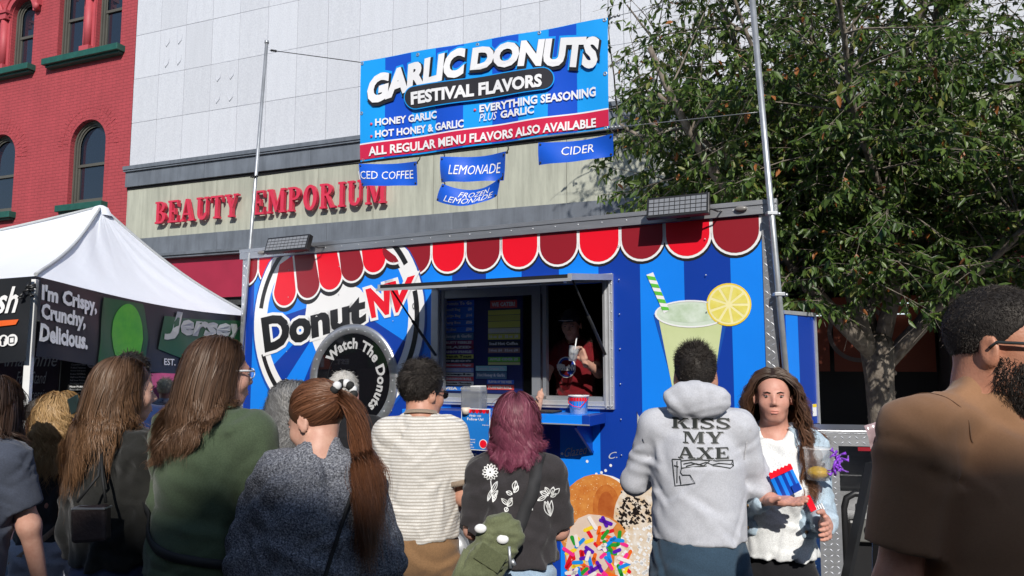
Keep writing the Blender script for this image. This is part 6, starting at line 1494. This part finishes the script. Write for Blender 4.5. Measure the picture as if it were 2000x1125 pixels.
Vt, Ft = glyphs('DonutNV', .05); x0, x1, y0, y1 = bbox(Vt); V2 = [(.02+.085*(1-2*(x-x0)/(x1-x0)), 1.19*p.k+.05*(y-y0)/(y1-y0)) for x, y in Vt]; p.cloth_poly('logo_lettering', V2, Ft, VW, off=.008, side=1)
cpw = W(1120, 690, wl(p, p.wr[-1]).y-.06); cu = empty('plastic_cup', cpw, 0, 'clear plastic cup with a white straw held by the worker', 'cup')
m = MB(); m.lathe([(.001, -.06), (.03, -.06), (.042, .055), (.044, .057)], 24, M=Matrix.Rotation(.15, 4, 'Y')); m.build('cup_wall', mat('frosted_cup', (.75, .78, .8), .15, var=.03, alpha=.45), cu); m = MB(); m.tube([(0, 0, -.05), (.025, 0, .12)], .005, 8); m.build('straw', VW, cu)
# ================================================================ things on the counter
m = MB(); b0 = tw(onplane(1130, 780, TA, TT, -.18)[0], -.18, CZ)
bu = empty('donut_bucket', b0, TT, 'small white bucket with blue and red print and red handle on the counter', 'bucket')
m = MB(); m.lathe([(.001, 0), (.062, 0), (.074, .125), (.079, .126), (.079, .134), (.072, .134)], 32); m.build('tub', VW, bu)
m = MB()
for i in range(9): a0 = radians(200+i*16); a1 = radians(200+i*16+11); m.add([(.0665*cos(a)*1.02, .0665*sin(a)*1.02, .045) for a in (a0, a1)]+[(.073*cos(a)*1.015, .073*sin(a)*1.015, .09) for a in (a1, a0)], [(0, 1, 2, 3)])
m.build('blue_print', VL, bu)
m = MB()
for i in range(9): a0 = radians(200+i*16); a1 = radians(200+i*16+13); m.add([(.073*cos(a)*1.02, .073*sin(a)*1.02, .094) for a in (a0, a1)]+[(.076*cos(a)*1.01, .076*sin(a)*1.01, .118) for a in (a1, a0)], [(0, 1, 2, 3)])
m.build('red_print', VR, bu)
m = MB(); m.tube([(-.078, -.01, .11), (-.05, -.075, .08), (.0, -.09, .055), (.045, -.078, .05), (.07, -.04, .09), (.078, 0, .11)], .003, 6); m.build('handle', VR, bu)
b1 = tw(onplane(926, 780, TA, TT, -.17)[0], -.17, CZ)
nb_ = empty('napkin_dispenser', b1, TT, 'smoky plastic napkin dispenser with white napkins on the counter', 'napkin dispenser')
m = MB(); m.box(-.095, .095, -.06, .06, 0, .185); m.build('case', mat('smoky_plastic', (.25, .26, .27), .2, var=.1, alpha=.6), nb_, bevel=.02)
m = MB()
for i in range(9): m.box(-.005+i*.01, .002+i*.01, -.05, .05, .145, .19)
m.build('napkins', VW, nb_, bevel=.002)
b2 = tw(onplane(1060, 790, TA, TT, -.2)[0], -.2, CZ); tb_ = empty('tablet', b2, TT, 'flat black tablet lying on the counter', 'tablet'); m = MB(); m.box(-.13, .12, -.09, .09, 0.002, .014); m.build('body', BLKP, tb_, bevel=.004)
b3 = tw(onplane(1000, 790, TA, TT, -.17)[0], -.17, CZ)
for k, (dx_, lb) in enumerate(((0, 'clear drinking cup with amber drink standing behind the burgundy haired woman'),)):
    c_ = empty('drink_cup', b3, 0, lb, 'cup'); m = MB(); m.lathe([(.001, 0), (.03, 0), (.042, .13), (.044, .13)], 24); m.build('cup_wall', mat('frosted_cup', (.75, .78, .8), .15, var=.03, alpha=.45), c_); m = MB(); m.lathe([(0, .01), (.029, .01), (.036, .07), (0, .07)], 20); m.build('drink', mat('amber_drink', (.5, .25, .03), .2), c_)
# poster taped under the counter
po = tw(*onplane(928, 840, TA, TT, -.375)[:1], -.375, 0); po.z = 0
s0, z1 = onplane(901, 797, TA, TT, -.375); s1, z0 = onplane(957, 881, TA, TT, -.375)
fl = empty('info_poster', tw(s0, -.375, z0), TT, 'blue poster reading FIND US! Follow Us! taped to the front of the counter', 'poster'); wd = s1-s0; ht = z1-z0
m = MB(); m.box(0, wd, 0, .004, 0, ht); m.build('border', VW, fl); m = MB(); m.box(.006, wd-.006, -.002, -.0005, .006, ht-.006); m.build('sheet', mat('poster_blue', (.01, .17, .55), .45), fl)
m = MB()
for i in range(8): x = .006+i*(wd-.012)/8; ww_ = (wd-.012)/8; m.poly([[(x, ht-.006), (x, ht-.02)]+arc(x+ww_/2, ht-.02, ww_/2, 180, 360, 6)+[(x+ww_, ht-.006)]], lambda a, b: (a, -.004, b)); m.cur = (m.cur+1) % 2
m.build('scallops', [VR, VD], fl)
for body, (u0, u1, v0, v1) in (('FIND US!', (.3, .7, .80, .85)), ('Follow Us!', (.22, .78, .71, .78)), ('AND WE LOVE', (.05, .5, .17, .2)), ('TO HEAR', (.14, .42, .11, .145)), ('FROM YOU!', (.1, .46, .045, .08)), ('WE ARE SPRINKLING', (.06, .5, .24, .265)), ('Scan me', (.74, .96, .6, .63)), ('Tag us', (.03, .2, .6, .63))):
    m = MB(); text_in(m, body, lambda u, v: (wd*(u0+(u1-u0)*u), -.0045, ht*(v0+(v1-v0)*v)), .02, 0, None, 1); m.build('lettering', VW, fl)
m = MB(); m.poly([circ(wd*.78, ht*.16, .035, 20)], lambda a, b: (a, -.005, b)); m.build('round_badge', VW, fl); m = MB(); m.poly([circ(wd*.78, ht*.16, .03, 20)], lambda a, b: (a, -.0065, b)); m.build('badge_centre', VR, fl)
m = MB(); m.lathe([(.0, 0), (.028, 0), (.034, .05), (.0, .05)], 16, c=(wd*.17, -.004, ht*.86)); m.build('cup_picture', mat('poster_cream', (.7, .6, .5), .5), fl)

# ================================================================ pickle seller's tent
PC_ = [Vector((-3.1, 4.8, 2.25)), Vector((-2.75, 7.83, 2.17)), Vector((-5.78, 8.18, 2.17)), Vector((-6.13, 5.15, 2.23))]
pk = Vector((-3.85, 6.85, 3.13)); to = PC_[0]*1; to.z = 0
TE = empty('canopy_tent', (to.x, to.y, -.1), 0, 'white peaked canopy tent with black printed valance at the left', 'tent'); o3 = Vector((to.x, to.y, -.1))
TW_ = mat('tent_fabric', (.80, .83, .90), .6, var=.02, vs=2, bump=.6, bs=5, sheen=.2)
V = []; Fc = []; N_ = 28; T_ = 14; rg = np.random.default_rng(3)
for side in range(4):
    a, b = PC_[side], PC_[(side+1) % 4]; b0 = len(V)
    for j in range(T_+1):
        v = j/T_
        for i in range(N_+1):
            u = i/N_; e = a.lerp(b, u); e = e-Vector((0, 0, .05*sin(pi*u)*(1-v))); q = e.lerp(pk, v); sag = .13*sin(pi*v)*(1-.35*abs(2*u-1)); q.z -= sag
            q.z += .012*sin(u*31+v*9+side)*(v*(1-v)*4)*(.5+.5*sin(u*11))+.006*sin(u*70)*v
            V.append(q-o3)
    Fc += [(b0+j*(N_+1)+i, b0+j*(N_+1)+i+1, b0+(j+1)*(N_+1)+i+1, b0+(j+1)*(N_+1)+i) for j in range(T_) for i in range(N_)]
m = MB(); m.add(V, Fc, True); m.build('canopy_top', TW_, TE)
for side in range(4):   # ridge seams and pale hem
    a = PC_[side]; m = MB(); pts = []
    for j in range(13): v = j/12; q = a.lerp(pk, v); q.z -= .13*sin(pi*v)*.65-.012; pts.append(q-o3)
    m.tube(pts, .013, 6); m.build('ridge_seam', mat('tent_seam', (.45, .47, .48), .7), TE)
m = MB(); m.lathe([(.1, -.08), (.06, .0), (.02, .02), (0, .022)], 16, c=tuple(pk-o3)); m.build('peak_cap', TW_, TE)
for c in PC_:
    m = MB(); q = c-o3; m.box(q.x-.045, q.x-.0, q.y+.005, q.y+.04, 0, q.z-.02); m.build('leg', mat('tent_leg_white', (.75, .75, .74), .4), TE, bevel=.003)
BKV = mat('valance_black', (.014, .016, .02), .42, var=.15); VT = mat('valance_print_white', (.78, .78, .78), .45)
def valance(a, b, nm, top_drop=.01, h0=.51, h1=.54, d_=.12):
    L_ = (b-a).length
    nrm_ = Vector((b.y-a.y, a.x-b.x, 0)).normalized()
    if nrm_.y > .3 or (nrm_.x < 0 and abs(nrm_.y) < .5): nrm_ = -nrm_
    def f(u, v, o=0):
        top = a.lerp(b, u)-Vector((0, 0, top_drop+.05*sin(pi*u))); h = h0+(h1-h0)*u+.03*sin(pi*u)
        return top-Vector((0, 0, h*(1-v)))+nrm_*(d_*.3+o+.012*sin(u*14+v*2)+.006*sin(u*33+v*5)+.02*sin(u*4)*(1-v))-o3
    m = MB(); nu, nv = 60, 8; V = [f(i/nu, j/nv) for j in range(nv+1) for i in range(nu+1)]; m.add(V, [(j*(nu+1)+i, j*(nu+1)+i+1, (j+1)*(nu+1)+i+1, (j+1)*(nu+1)+i) for j in range(nv) for i in range(nu)], True); return f, m.build('valance', BKV, TE)
fR, vR = valance(PC_[0], PC_[1], 'r'); fL, vL = valance(PC_[3], PC_[0], 'l'); fB, vB = valance(PC_[1], PC_[2], 'b')
def vtext(f, par, body, u0, u1, v0, v1, bold, m_=VT, off=.008, shear=0):
    m = MB(); text_in(m, body, lambda u, v: f(u0+(u1-u0)*u, v0+(v1-v0)*v, off), bold, shear, None, 2); return m.build('lettering', m_, par)
def inv_u(px, f=fR):   # where along the valance a photo column falls
    best = min((abs(1000+F*((f(u/200, .5)+o3).x/(f(u/200, .5)+o3).y)-px), u/200) for u in range(201)); return best[1]
uu = inv_u
vtext(fR, vR, "I'm Crispy,", uu(64), uu(190), .66, .92, .045); vtext(fR, vR, 'Crunchy,', uu(61), uu(165), .42, .68, .045); vtext(fR, vR, 'Delicious.', uu(57), uu(172), .19, .42, .045)
# plain green shape where the print shows a cartoon, and the lettering beside it
GP = mat('valance_green', (.03, .28, .03), .42, c2=(.12, .45, .03), vs=5); GP2 = mat('valance_dark_green', (.012, .085, .03), .42)
def vpoly(f, par, pts, m_, off, nm):
    us_ = [p_[0] for p_ in pts]; a, b = min(us_), max(us_); nc, nr = 24, 6; V = []; n = len(pts)
    for i in range(nc+1):
        u = a+(b-a)*min(max(i/nc, .001), .999); hit = []
        for k_ in range(n):
            (x0, y0), (x1, y1) = pts[k_], pts[(k_+1) % n]
            if (x0-u)*(x1-u) <= 0 and x0 != x1: hit.append(y0+(y1-y0)*(u-x0)/(x1-x0))
        lo_, hi_ = min(hit), max(hit); V += [f(u, lo_+(hi_-lo_)*j/nr, off) for j in range(nr+1)]
    m = MB(); m.add(V, [(i*(nr+1)+j, (i+1)*(nr+1)+j, (i+1)*(nr+1)+j+1, i*(nr+1)+j+1) for i in range(nc) for j in range(nr)], True); return m.build(nm, m_, par)
ua, ub = uu(190), uu(288)
vpoly(fR, vR, [(ua, .02), (ua+(ub-ua)*.12, .95), (ub-(ub-ua)*.1, .97), (ub, .5), (ub-(ub-ua)*.04, .02)], GP2, .010, 'green_shape')
du = ub-ua
vpoly(fR, vR, [(ua+du*(.58+.30*cos(t_)), .46+.47*sin(t_)) for t_ in np.linspace(0, 6.283, 28, endpoint=False)], GP, .014, 'green_shape')
u0_ = uu(308); vpoly(fR, vR, [(u0_, .35), (u0_+.02, .85), (.98, .93), (.98, .35), (u0_+.15, .2)], GP2, .010, 'green_shape')
vtext(fR, vR, 'Jersey', uu(318), uu(478), .5, .95, .05, mat('valance_grey', (.42, .44, .42), .45), .015, .25)
vtext(fR, vR, 'EST.', uu(320), uu(346), .12, .22, .02)
OR_ = mat('valance_orange', (.75, .12, .02), .45); vpoly(fR, vR, [(uu(352), .04), (uu(354), .3), (uu(400), .36), (uu(440), .3), (uu(440), .04)], OR_, .012, 'orange_badge')
vtext(fR, vR, 'PICKLES', uu(362), uu(440), .08, .27, .05, VT, .018)
fu = lambda px: inv_u(px, fL)
vtext(fL, vL, 'Fresh', fu(-62), fu(33), .58, .9, .02, VT, .01, .3); vpoly(fL, vL, [(fu(-60), .47), (fu(-30), .5), (fu(36), .5), (fu(33), .44), (fu(-50), .42)], OR_, .01, 'orange_stroke')
for c in (11, 28):
    cu_ = fu(c); m = MB(); m.poly([[(cu_+.012*cos(a), .26+.07*sin(a)) for a in np.linspace(0, 6.28, 20, endpoint=False)]], lambda x, y: fL(x, y, .01)); m.build('social_badge', VT, vL)
vtext(fL, vL, 'f', fu(8), fu(14), .21, .31, .05, BKV, .014); m = MB(); cu_ = fu(28); m.poly([[(cu_-.006, .22), (cu_+.006, .22), (cu_+.006, .3), (cu_-.006, .3)], [(cu_-.0045, .29), (cu_+.0045, .29), (cu_+.0045, .23), (cu_-.0045, .23)]], lambda x, y: fL(x, y, .014)); m.build('social_mark', BKV, vL)
m = MB(); rr = random.Random(9); q0 = PC_[0]-o3
for i in range(9): c = q0+Vector((rr.uniform(-.05, .05), -.05, -.05-i*.012)); m.tube([c, c+Vector((rr.uniform(-.05, .05), -.02, rr.uniform(-.05, .02)))], [.012, .004], 5)
m.build('corner_tie', BLKP, TE)
# boards hanging inside the tent
SCR = mat('dark_plum_print', (.05, .03, .045), .35, c2=(.16, .10, .14), vs=1.6, stretch=(1, 1, .4))
def board(px0, px1, py0, py1, Y0, Y1, m_, nm, label, cat):
    a = W(px0, py0, Y0); b = W(px1, py0, Y1); z0 = W((px0+px1)/2, py1, (Y0+Y1)/2).z; o = empty(nm, (a.x, a.y, z0), atan2(b.y-a.y, b.x-a.x), label, cat); wd = hypot(b.x-a.x, b.y-a.y); ht = a.z-z0
    m = MB(); m.box(0, wd, 0, .02, 0, ht); m.build('panel', m_, o); return o, wd, ht
o, wd, ht = board(-30, 117, 680, 800, 6.6, 6.6, SCR, 'script_banner', 'dark plum sheet with white script lettering Amazinme behind the tent leg', 'banner')
for body, a in (('Amazinme', (.18, .98, .70, .93)), ('Food Stand', (.45, .85, .42, .62)), ('and Concessions', (.35, .95, .16, .34))):
    m = MB(); text_in(m, body, lambda u, v: (wd*(a[0]+(a[1]-a[0])*u), -.004, ht*(a[2]+(a[3]-a[2])*v)), .0, .35, None, 2); m.build('lettering', MW, o)
o, wd, ht = board(137, 190, 680, 790, 5.9, 5.9, mat('menu_black', (.012, .014, .014), .5), 'price_board', 'tall black price board with small white menu lines and 12 QUART badge', 'menu board')
for i, body in enumerate(('Bread & Butter Chips', 'Kosher Dill Chip', 'Firecracker Spears', 'Cucumber Salad', 'Pickled Tomatoes', 'Kosher Dill Spears', 'Kosher Dill Whole', 'Half Sour Pickles', 'Full Sour Pickles', 'Hot & Spicy Pickles', 'New Pickles', 'Sauerkraut', 'Pickle Juice $3')):
    z = ht*(.86-i*.056); m = MB(); text_in(m, body, lambda u, v: (wd*(.08+.55*u), -.004, z+ht*.032*v), .01, 0, None, 1); m.build('menu_line', MW, o)
m = MB(); m.poly([circ(wd*.82, ht*.72, wd*.15, 24)], lambda x, y: (x, -.004, y)); m.build('round_badge', MW, o)
for body, z, h_ in (('12', .71, .05), ('QUART', .665, .03)): m = MB(); text_in(m, body, lambda u, v: (wd*(.72+.2*u) if body != '12' else wd*(.76+.12*u), -.008, ht*(z+h_*v)), .02, 0, None, 1); m.build('lettering', BLK, o)
m = MB(); text_in(m, 'LIVES', lambda u, v: (wd*(.1+.5*u), -.004, ht*(.04+.06*v)), .03, 0, None, 1); m.build('lettering', VR, o)
o, wd, ht = board(296, 352, 700, 800, 9.4, 9.3, mat('pink_sheet', (.35, .05, .16), .6, c2=(.12, .03, .08), vs=3), 'side_sheet', 'deep pink sheet hanging at the back of the tent', 'cloth sheet')
o, wd, ht = board(352, 470, 705, 800, 9.3, 9.2, mat('brown_sheet', (.06, .03, .025), .7, c2=(.2, .1, .08), vs=2.2), 'side_sheet', 'dark brown draped sheet at the back of the tent beside the trailer', 'cloth sheet')
m = MB(); a = W(118, 700, 6.4); m.box(0, .36, 0, .5, 0, 1.9); o = m.build('dark_cabinet', BLKP, bevel=.01); o.location = (a.x, a.y, -.1); tag(o, 'tall dark cabinet standing between the script banner and the price board', 'cabinet')
m = MB(); a = W(200, 760, 6.1)
o = empty('serving_table', (a.x, a.y, -.1), 0, 'long folding table under a dark cloth inside the tent', 'table'); m.box(-1.6, .5, 0, .7, .72, .76); m.build('table_top', BLKP, o); m = MB(); m.box(-1.6, .5, -.01, -.002, .1, .74); m.build('table_cloth', cloth('black', (.012, .012, .014)), o)
for x in (-1.5, .4):
    m = MB(); m.tube([(x, .35, 0), (x, .35, .72)], .018, 8); m.build('leg', GALV, o)

# ================================================================ generator housing at the trailer's right end
gz = CAMH-.1; a = W(1592, 840, 5.0); b = W(1765, 842, 4.9); ge = empty('generator_box', (a.x, a.y, -.1), atan2(b.y-a.y, b.x-a.x), 'diamond plate utility box with an open front showing a black generator', 'generator box'); wd = (b-a).length; ht = a.z+.1
CHK = ALU
m = MB(); m.box(0, wd, 0, .5, ht-.02, ht); m.box(0, wd, .48, .5, .1, ht-.021); m.box(0, .02, .001, .48, .1, ht-.021); m.box(wd-.02, wd, .001, .48, .1, ht-.021); m.build('shell', ALU, ge, bevel=.003)
m = MB(); m.box(.002, .14, -.006, 0, .3, ht-.1); m.box(.002, wd, -.006, 0, ht-.1, ht-.022); m.build('front_plate', ALU, ge)
m = MB()
for i in range(int(wd/.045)):
    for j in range(2): lozenge(m, .03+i*.045, -.007, ht-.08+j*.035, radians(40 if (i+j) % 2 else -40), 'y', .016, .005, .003)
for j in range(24):
    for i in range(3): lozenge(m, .03+i*.04, -.007, .32+j*.036, radians(40 if (i+j) % 2 else -40), 'y', .016, .005, .003)
m.build('tread_pattern', ALUW, ge)
m = MB(); m.box(.02, .14, -.1, .3, .02, .28); m.build('side_case', mat('cardboard_grey', (.3, .28, .26), .8), ge)
m = MB(); m.box(.26, wd-.02, -.004, .0, ht-.13, ht-.105); m.build('red_strip', VD, ge)
gn = empty('generator', (a.x, a.y, -.1), ge.rotation_euler.z, 'black portable generator with tubular frame and grey control panel', 'generator')
m = MB(); m.box(.2, wd-.05, .1, .45, .15, .75); m.build('housing', BLKP, gn, bevel=.02)
m = MB(); m.tube([(.17, .05, .15), (.17, .05, .83), (.19, .05, .9), (.24, .05, .93), (wd-.08, .05, .93)], .022, 12); m.tube([(.3, .03, .93), (.3, .03, 1.02)], .018, 10); m.build('tube_frame', BLKP, gn)
m = MB(); m.box(.25, .48, .04, .1, .62, .86); cp_ = m.build('control_panel', mat('panel_grey', (.13, .13, .12), .5), gn, bevel=.01)
m = MB(); M_ = Matrix.Translation((.32, .035, .70)) @ Matrix.Rotation(pi/2, 4, 'X'); m.lathe([(0, .012), (.03, .012), (.034, 0)], 20, M=M_); m.box(.315, .325, .015, .024, .675, .725); m.build('dial', BLKP, cp_)
m = MB()
for i in range(3): m.box(.39+i*.03, .41+i*.03, .032, .039, .76, .79); m.box(.39+i*.03, .41+i*.03, .032, .039, .69, .715)
m.box(.27, .33, .032, .039, .77, .81); m.build('sockets', mat('socket_grey', (.3, .3, .29), .5), cp_)

# ================================================================ tilted easel sign
ea = W(1712, 1000, 3.3); es = empty('easel_sign', (ea.x, ea.y, -.1), radians(-12), 'black folding easel holding a glossy brownish sheet, beside the generator box', 'easel'); oz = Vector((ea.x, ea.y, -.1))
pt4 = [W(1688, 832, 3.2), W(1760, 808, 3.2), W(1776, 1000, 3.2), W(1742, 1010, 3.2)]
inv_ = Matrix.Rotation(radians(12), 4, 'Z'); lq = [inv_ @ (q-oz) for q in pt4]; q_ = qmap(*[tuple(v) for v in (lq[3], lq[2], lq[1], lq[0])])
m = MB(); nu, nv = 10, 16; V = [Vector(q_(i/nu, j/nv))+Vector((0, .012*sin(j*1.2)+.006*sin(i*2.1), 0)) for j in range(nv+1) for i in range(nu+1)]; m.add(V, [(j*(nu+1)+i, j*(nu+1)+i+1, (j+1)*(nu+1)+i+1, (j+1)*(nu+1)+i) for j in range(nv) for i in range(nu)], True)
m.build('sheet', mat('glossy_brown_sheet', (.28, .19, .2), .12, c2=(.42, .31, .32), vs=9, coat=.6, stretch=(1, 1, 2)), es)
for u_, v_, rx_, rz_ in ((.25, .85, .012, .03), (.55, .88, .012, .03), (.4, .68, .018, .035), (.75, .7, .015, .03), (.3, .5, .012, .05)):
    c = Vector(q_(u_, v_)); m = MB(); m.ell((c.x, c.y-.012, c.z), (rx_, .006, rz_), 10, 6, None); m.build('printed_shape', mat('print_dark_brown', (.09, .045, .045), .2, coat=.5), es)
c = Vector(q_(.35, .36)); m = MB(); m.box(c.x-.01, c.x+.014, c.y-.018, c.y-.014, c.z-.035, c.z+.035); m.build('teal_print', mat('teal_print', (.02, .6, .55), .4), es)
for a_, b_ in (((1701, 905, 3.15), (1642, 1180, 3.05)), ((1704, 905, 3.15), (1752, 1190, 3.3)), ((1712, 890, 3.3), (1712, 1190, 3.6))):
    m = MB(); A0 = inv_ @ (W(*a_)-oz); B0_ = inv_ @ (W(*b_)-oz); dv = (B0_-A0); B1 = A0+dv*((A0.z)/(A0.z-B0_.z)); m.beam(A0, B1, .035, .022); m.build('leg', BLKP, es)
c = inv_ @ (W(1739, 985, 3.1)-oz); m = MB(); m.box(c.x-.0, c.x+.05, c.y-.0, c.y+.004, c.z-.12, c.z+.05); m.build('leaflet', VW, es); m = MB(); m.box(c.x+.003, c.x+.05, c.y-.003, c.y-.001, c.z+.01, c.z+.045); m.build('leaflet_print', VR, es)
m = MB(); m.box(c.x+.003, c.x+.05, c.y-.003, c.y-.001, c.z-.115, c.z-.005); m.build('leaflet_print', VL, es)

# ================================================================ street tree
TB_ = Vector((3.95, 8.0, .03)); tr = empty('street_tree', TB_, 0, 'leafy street tree with several rising limbs behind the right end of the trailer', 'tree')
BK = mat('bark', (.30, .26, .21), .9, c2=(.09, .07, .055), vs=16, bump=1.0, bs=35, stretch=(1, 1, .6))
rg = random.Random(21)
def limbpath(p0, d, L_, n, up, wob):
    pts = [Vector(p0)]; d = Vector(d).normalized()
    for i in range(n):
        d = (d+Vector((rg.uniform(-1, 1), rg.uniform(-1, 1), rg.uniform(-1, 1)))*wob+Vector((0, 0, up))).normalized(); pts.append(pts[-1]+d*L_/n)
    return pts
m = MB(); tp_ = [(.0, 0, 0), (.01, 0, .5), (-.01, 0, 1.1), (-.02, 0, 1.5), (-.02, 0, 1.8), (-.02, 0, 1.95)]; m.tube(tp_, [.20, .155, .138, .145, .18, .12], 20)
for i in range(40): a = rg.uniform(0, 6.28); z = rg.uniform(.3, 1.7); m.ell((.136*cos(a), .136*sin(a), z), (.02, .02, .025), 6, 4)
m.build('trunk', BK, tr)
fork = Vector((-.02, 0, 1.78)); twigs = []
dirs = [(-.55, -.25, 1.2), (-.15, .3, 1.4), (.35, -.1, 1.3), (.75, -.3, .9), (-.95, -.5, .85), (.1, -.75, 1.0), (.95, .2, .7), (-.4, .5, 1.1), (-1.2, .1, .8), (1.3, -.2, .55), (-.7, -.9, .8), (.5, -1.0, .8), (.7, .5, 1.1), (-1.25, -.45, .45), (1.2, -.7, .35), (.2, -1.1, .45), (-1.0, -.1, 1.7), (-1.35, .15, 1.45), (-1.5, -.15, 1.05), (-.75, .1, 1.9), (-1.2, -.35, 1.9)]
for i, d in enumerate(dirs):
    L_ = rg.uniform(3.8, 4.9)+(.8 if i > 15 else 0); pts = limbpath((fork+Vector((d[0]*.12, d[1]*.12, -.1+.1*(i % 3)))) if i < 5 else twigs[i % 4][0][1+(i % 3)], d, L_ if i < 5 else L_*.85, 10, .045, .1); pts = [q for q in pts if not (-(q.x+TB_.x-TA.x)*sin(TT)+(q.y+TB_.y-TA.y)*cos(TT) < .35 and (q.x+TB_.x-TA.x)*cos(TT)+(q.y+TB_.y-TA.y)*sin(TT) < TL+.2) and q.x+TB_.x > 1.2]; r0 = .085 if i < 5 else .038; m = MB(); m.tube(pts, [r0*(1-k/11)**.9+.006 for k in range(len(pts))], 8); m.build('limb', BK, tr); twigs.append((pts, r0))
def infront(q):
    if q.x+TB_.x < 1.0: return True
    x, y = q.x+TB_.x-TA.x, q.y+TB_.y-TA.y; return -x*sin(TT)+y*cos(TT) < .3 and x*cos(TT)+y*sin(TT) < TL+.25
m = MB(); lp = []
for pts, r0 in twigs:
    for k in range(2, len(pts)):
        for rep in range(6 if k < 5 else 4):
            a = rg.uniform(0, 6.28); dd_ = (pts[k]-pts[k-1]).normalized(); sd = dd_.orthogonal().normalized(); sd = (Matrix.Rotation(a, 3, dd_) @ sd); d2 = (sd*.95+dd_*.55+Vector((0, 0, .08))).normalized() if rep < 4 else (Vector((rg.uniform(-1, 1), rg.uniform(-1.2, .2), rg.uniform(-.25, .15)))).normalized()
            L2 = rg.uniform(.7, 1.5); q = limbpath(pts[k], d2, L2, 5, -.05, .12)
            if (q[-1]+TB_).z < 2.1 or (q[-1]+TB_).y > 10.0 or infront(q[-1]): continue
            m.tube(q, [.012, .01, .008, .006, .004, .003], 4, cap=False)
            for j in range(1, 6):
                for _ in range(2):
                    a2 = Vector((rg.uniform(-1, 1), rg.uniform(-1, 1), rg.uniform(-.7, .35))).normalized(); q3 = limbpath(q[j], (a2+(q[j]-q[j-1]).normalized()*.7), rg.uniform(.2, .5), 3, -.06, .1); m.tube(q3, [.004, .003, .0025, .002], 3, cap=False); lp.append(q3)
tg = m.build('twigs', BK, tr); tg['kind'] = 'stuff'
rn = np.random.default_rng(5); S0 = []; D0 = []
for q3 in lp:
    for j in range(3):
        a, b = np.array(q3[j]), np.array(q3[j+1])
        for _ in range(4): S0.append(a+(b-a)*rn.random()); D0.append(b-a)
S0 = np.array(S0); D0 = np.array(D0); D0 /= np.linalg.norm(D0, axis=1, keepdims=True); wz = S0[:, 2]+TB_.z; wy = S0[:, 1]+TB_.y; wx = S0[:, 0]+TB_.x
tl_ = (wx-TA.x)*cos(TT)+(wy-TA.y)*sin(TT); tq_ = -(wx-TA.x)*sin(TT)+(wy-TA.y)*cos(TT)
keep = (rn.random(len(wx)) < np.where(wy > 8.5, .25, 1)*np.where(wz > 4.6, .62, 1)) & (wx > .85+.12*np.maximum(0, 7-wy)) & ~((tq_ < .3) & (tl_ < TL+.25)) & (wy < 10.05-.40*(wx-3.9)*1.0) & (wz > 2.05); S0, D0 = S0[keep], D0[keep]; n = len(S0)
ld = D0*.5+rn.normal(0, .55, (n, 3))+np.array([0, -.05, -.55]); ld /= np.linalg.norm(ld, axis=1, keepdims=True); nrm = rn.normal(0, .6, (n, 3))+np.array([0, -.35, .8]); sd = np.cross(ld, nrm); sd /= np.linalg.norm(sd, axis=1, keepdims=True); up_ = np.cross(sd, ld)
ll = rn.uniform(.055, .12, n)[:, None]; lw = ll*.19
V = np.stack([S0, S0+ld*ll*.3+sd*lw+up_*lw*.35, S0+ld*ll*.3-sd*lw+up_*lw*.35, S0+ld*ll*.68+sd*lw*.75+up_*lw*.3, S0+ld*ll*.68-sd*lw*.75+up_*lw*.3, S0+ld*ll-up_*lw*.3, S0+ld*ll*.5-up_*lw*.1], 1).reshape(-1, 3)
b = np.arange(n)[:, None]*7; Tq = np.concatenate([b+np.array(f)[None] for f in ((0, 1, 6), (0, 6, 2), (1, 3, 6), (2, 6, 4), (3, 5, 6), (4, 6, 5))])
LF = bpy.data.materials.new('leaf_green'); LF.use_nodes = True; t = LF.node_tree; L = t.links.new; at = nd(t, 'ShaderNodeAttribute', attribute_name='Col'); pl_ = P(LF); L(at.outputs[0], pl_.inputs['Base Color']); pl_.inputs['Roughness'].default_value = .42
trn = nd(t, 'ShaderNodeBsdfTranslucent'); L(at.outputs[0], trn.inputs[0]); mxs = nd(t, 'ShaderNodeMixShader'); mxs.inputs[0].default_value = .34; L(pl_.outputs[0], mxs.inputs[1]); L(trn.outputs[0], mxs.inputs[2]); L(mxs.outputs[0], t.nodes['Material Output'].inputs[0])
me = npmesh('crown', V, Tq, LF, False); g_ = rn.random((n, 1)); base = np.array([.034, .078, .017])*(1-g_)+np.array([.13, .20, .038])*g_; od = rn.random(n) < .018; base[od] = (.38, .14, .04); yl = rn.random(n) < .05; base[yl] = (.2, .22, .05); setcol(me, np.repeat(base, 7, 0).astype(np.float32))
cr_ = link('crown', me, tr); cr_['kind'] = 'stuff'; print('leaves', n)
SC.render.engine = 'CYCLES'
SC.cycles.max_bounces = 6; SC.cycles.transparent_max_bounces = 12
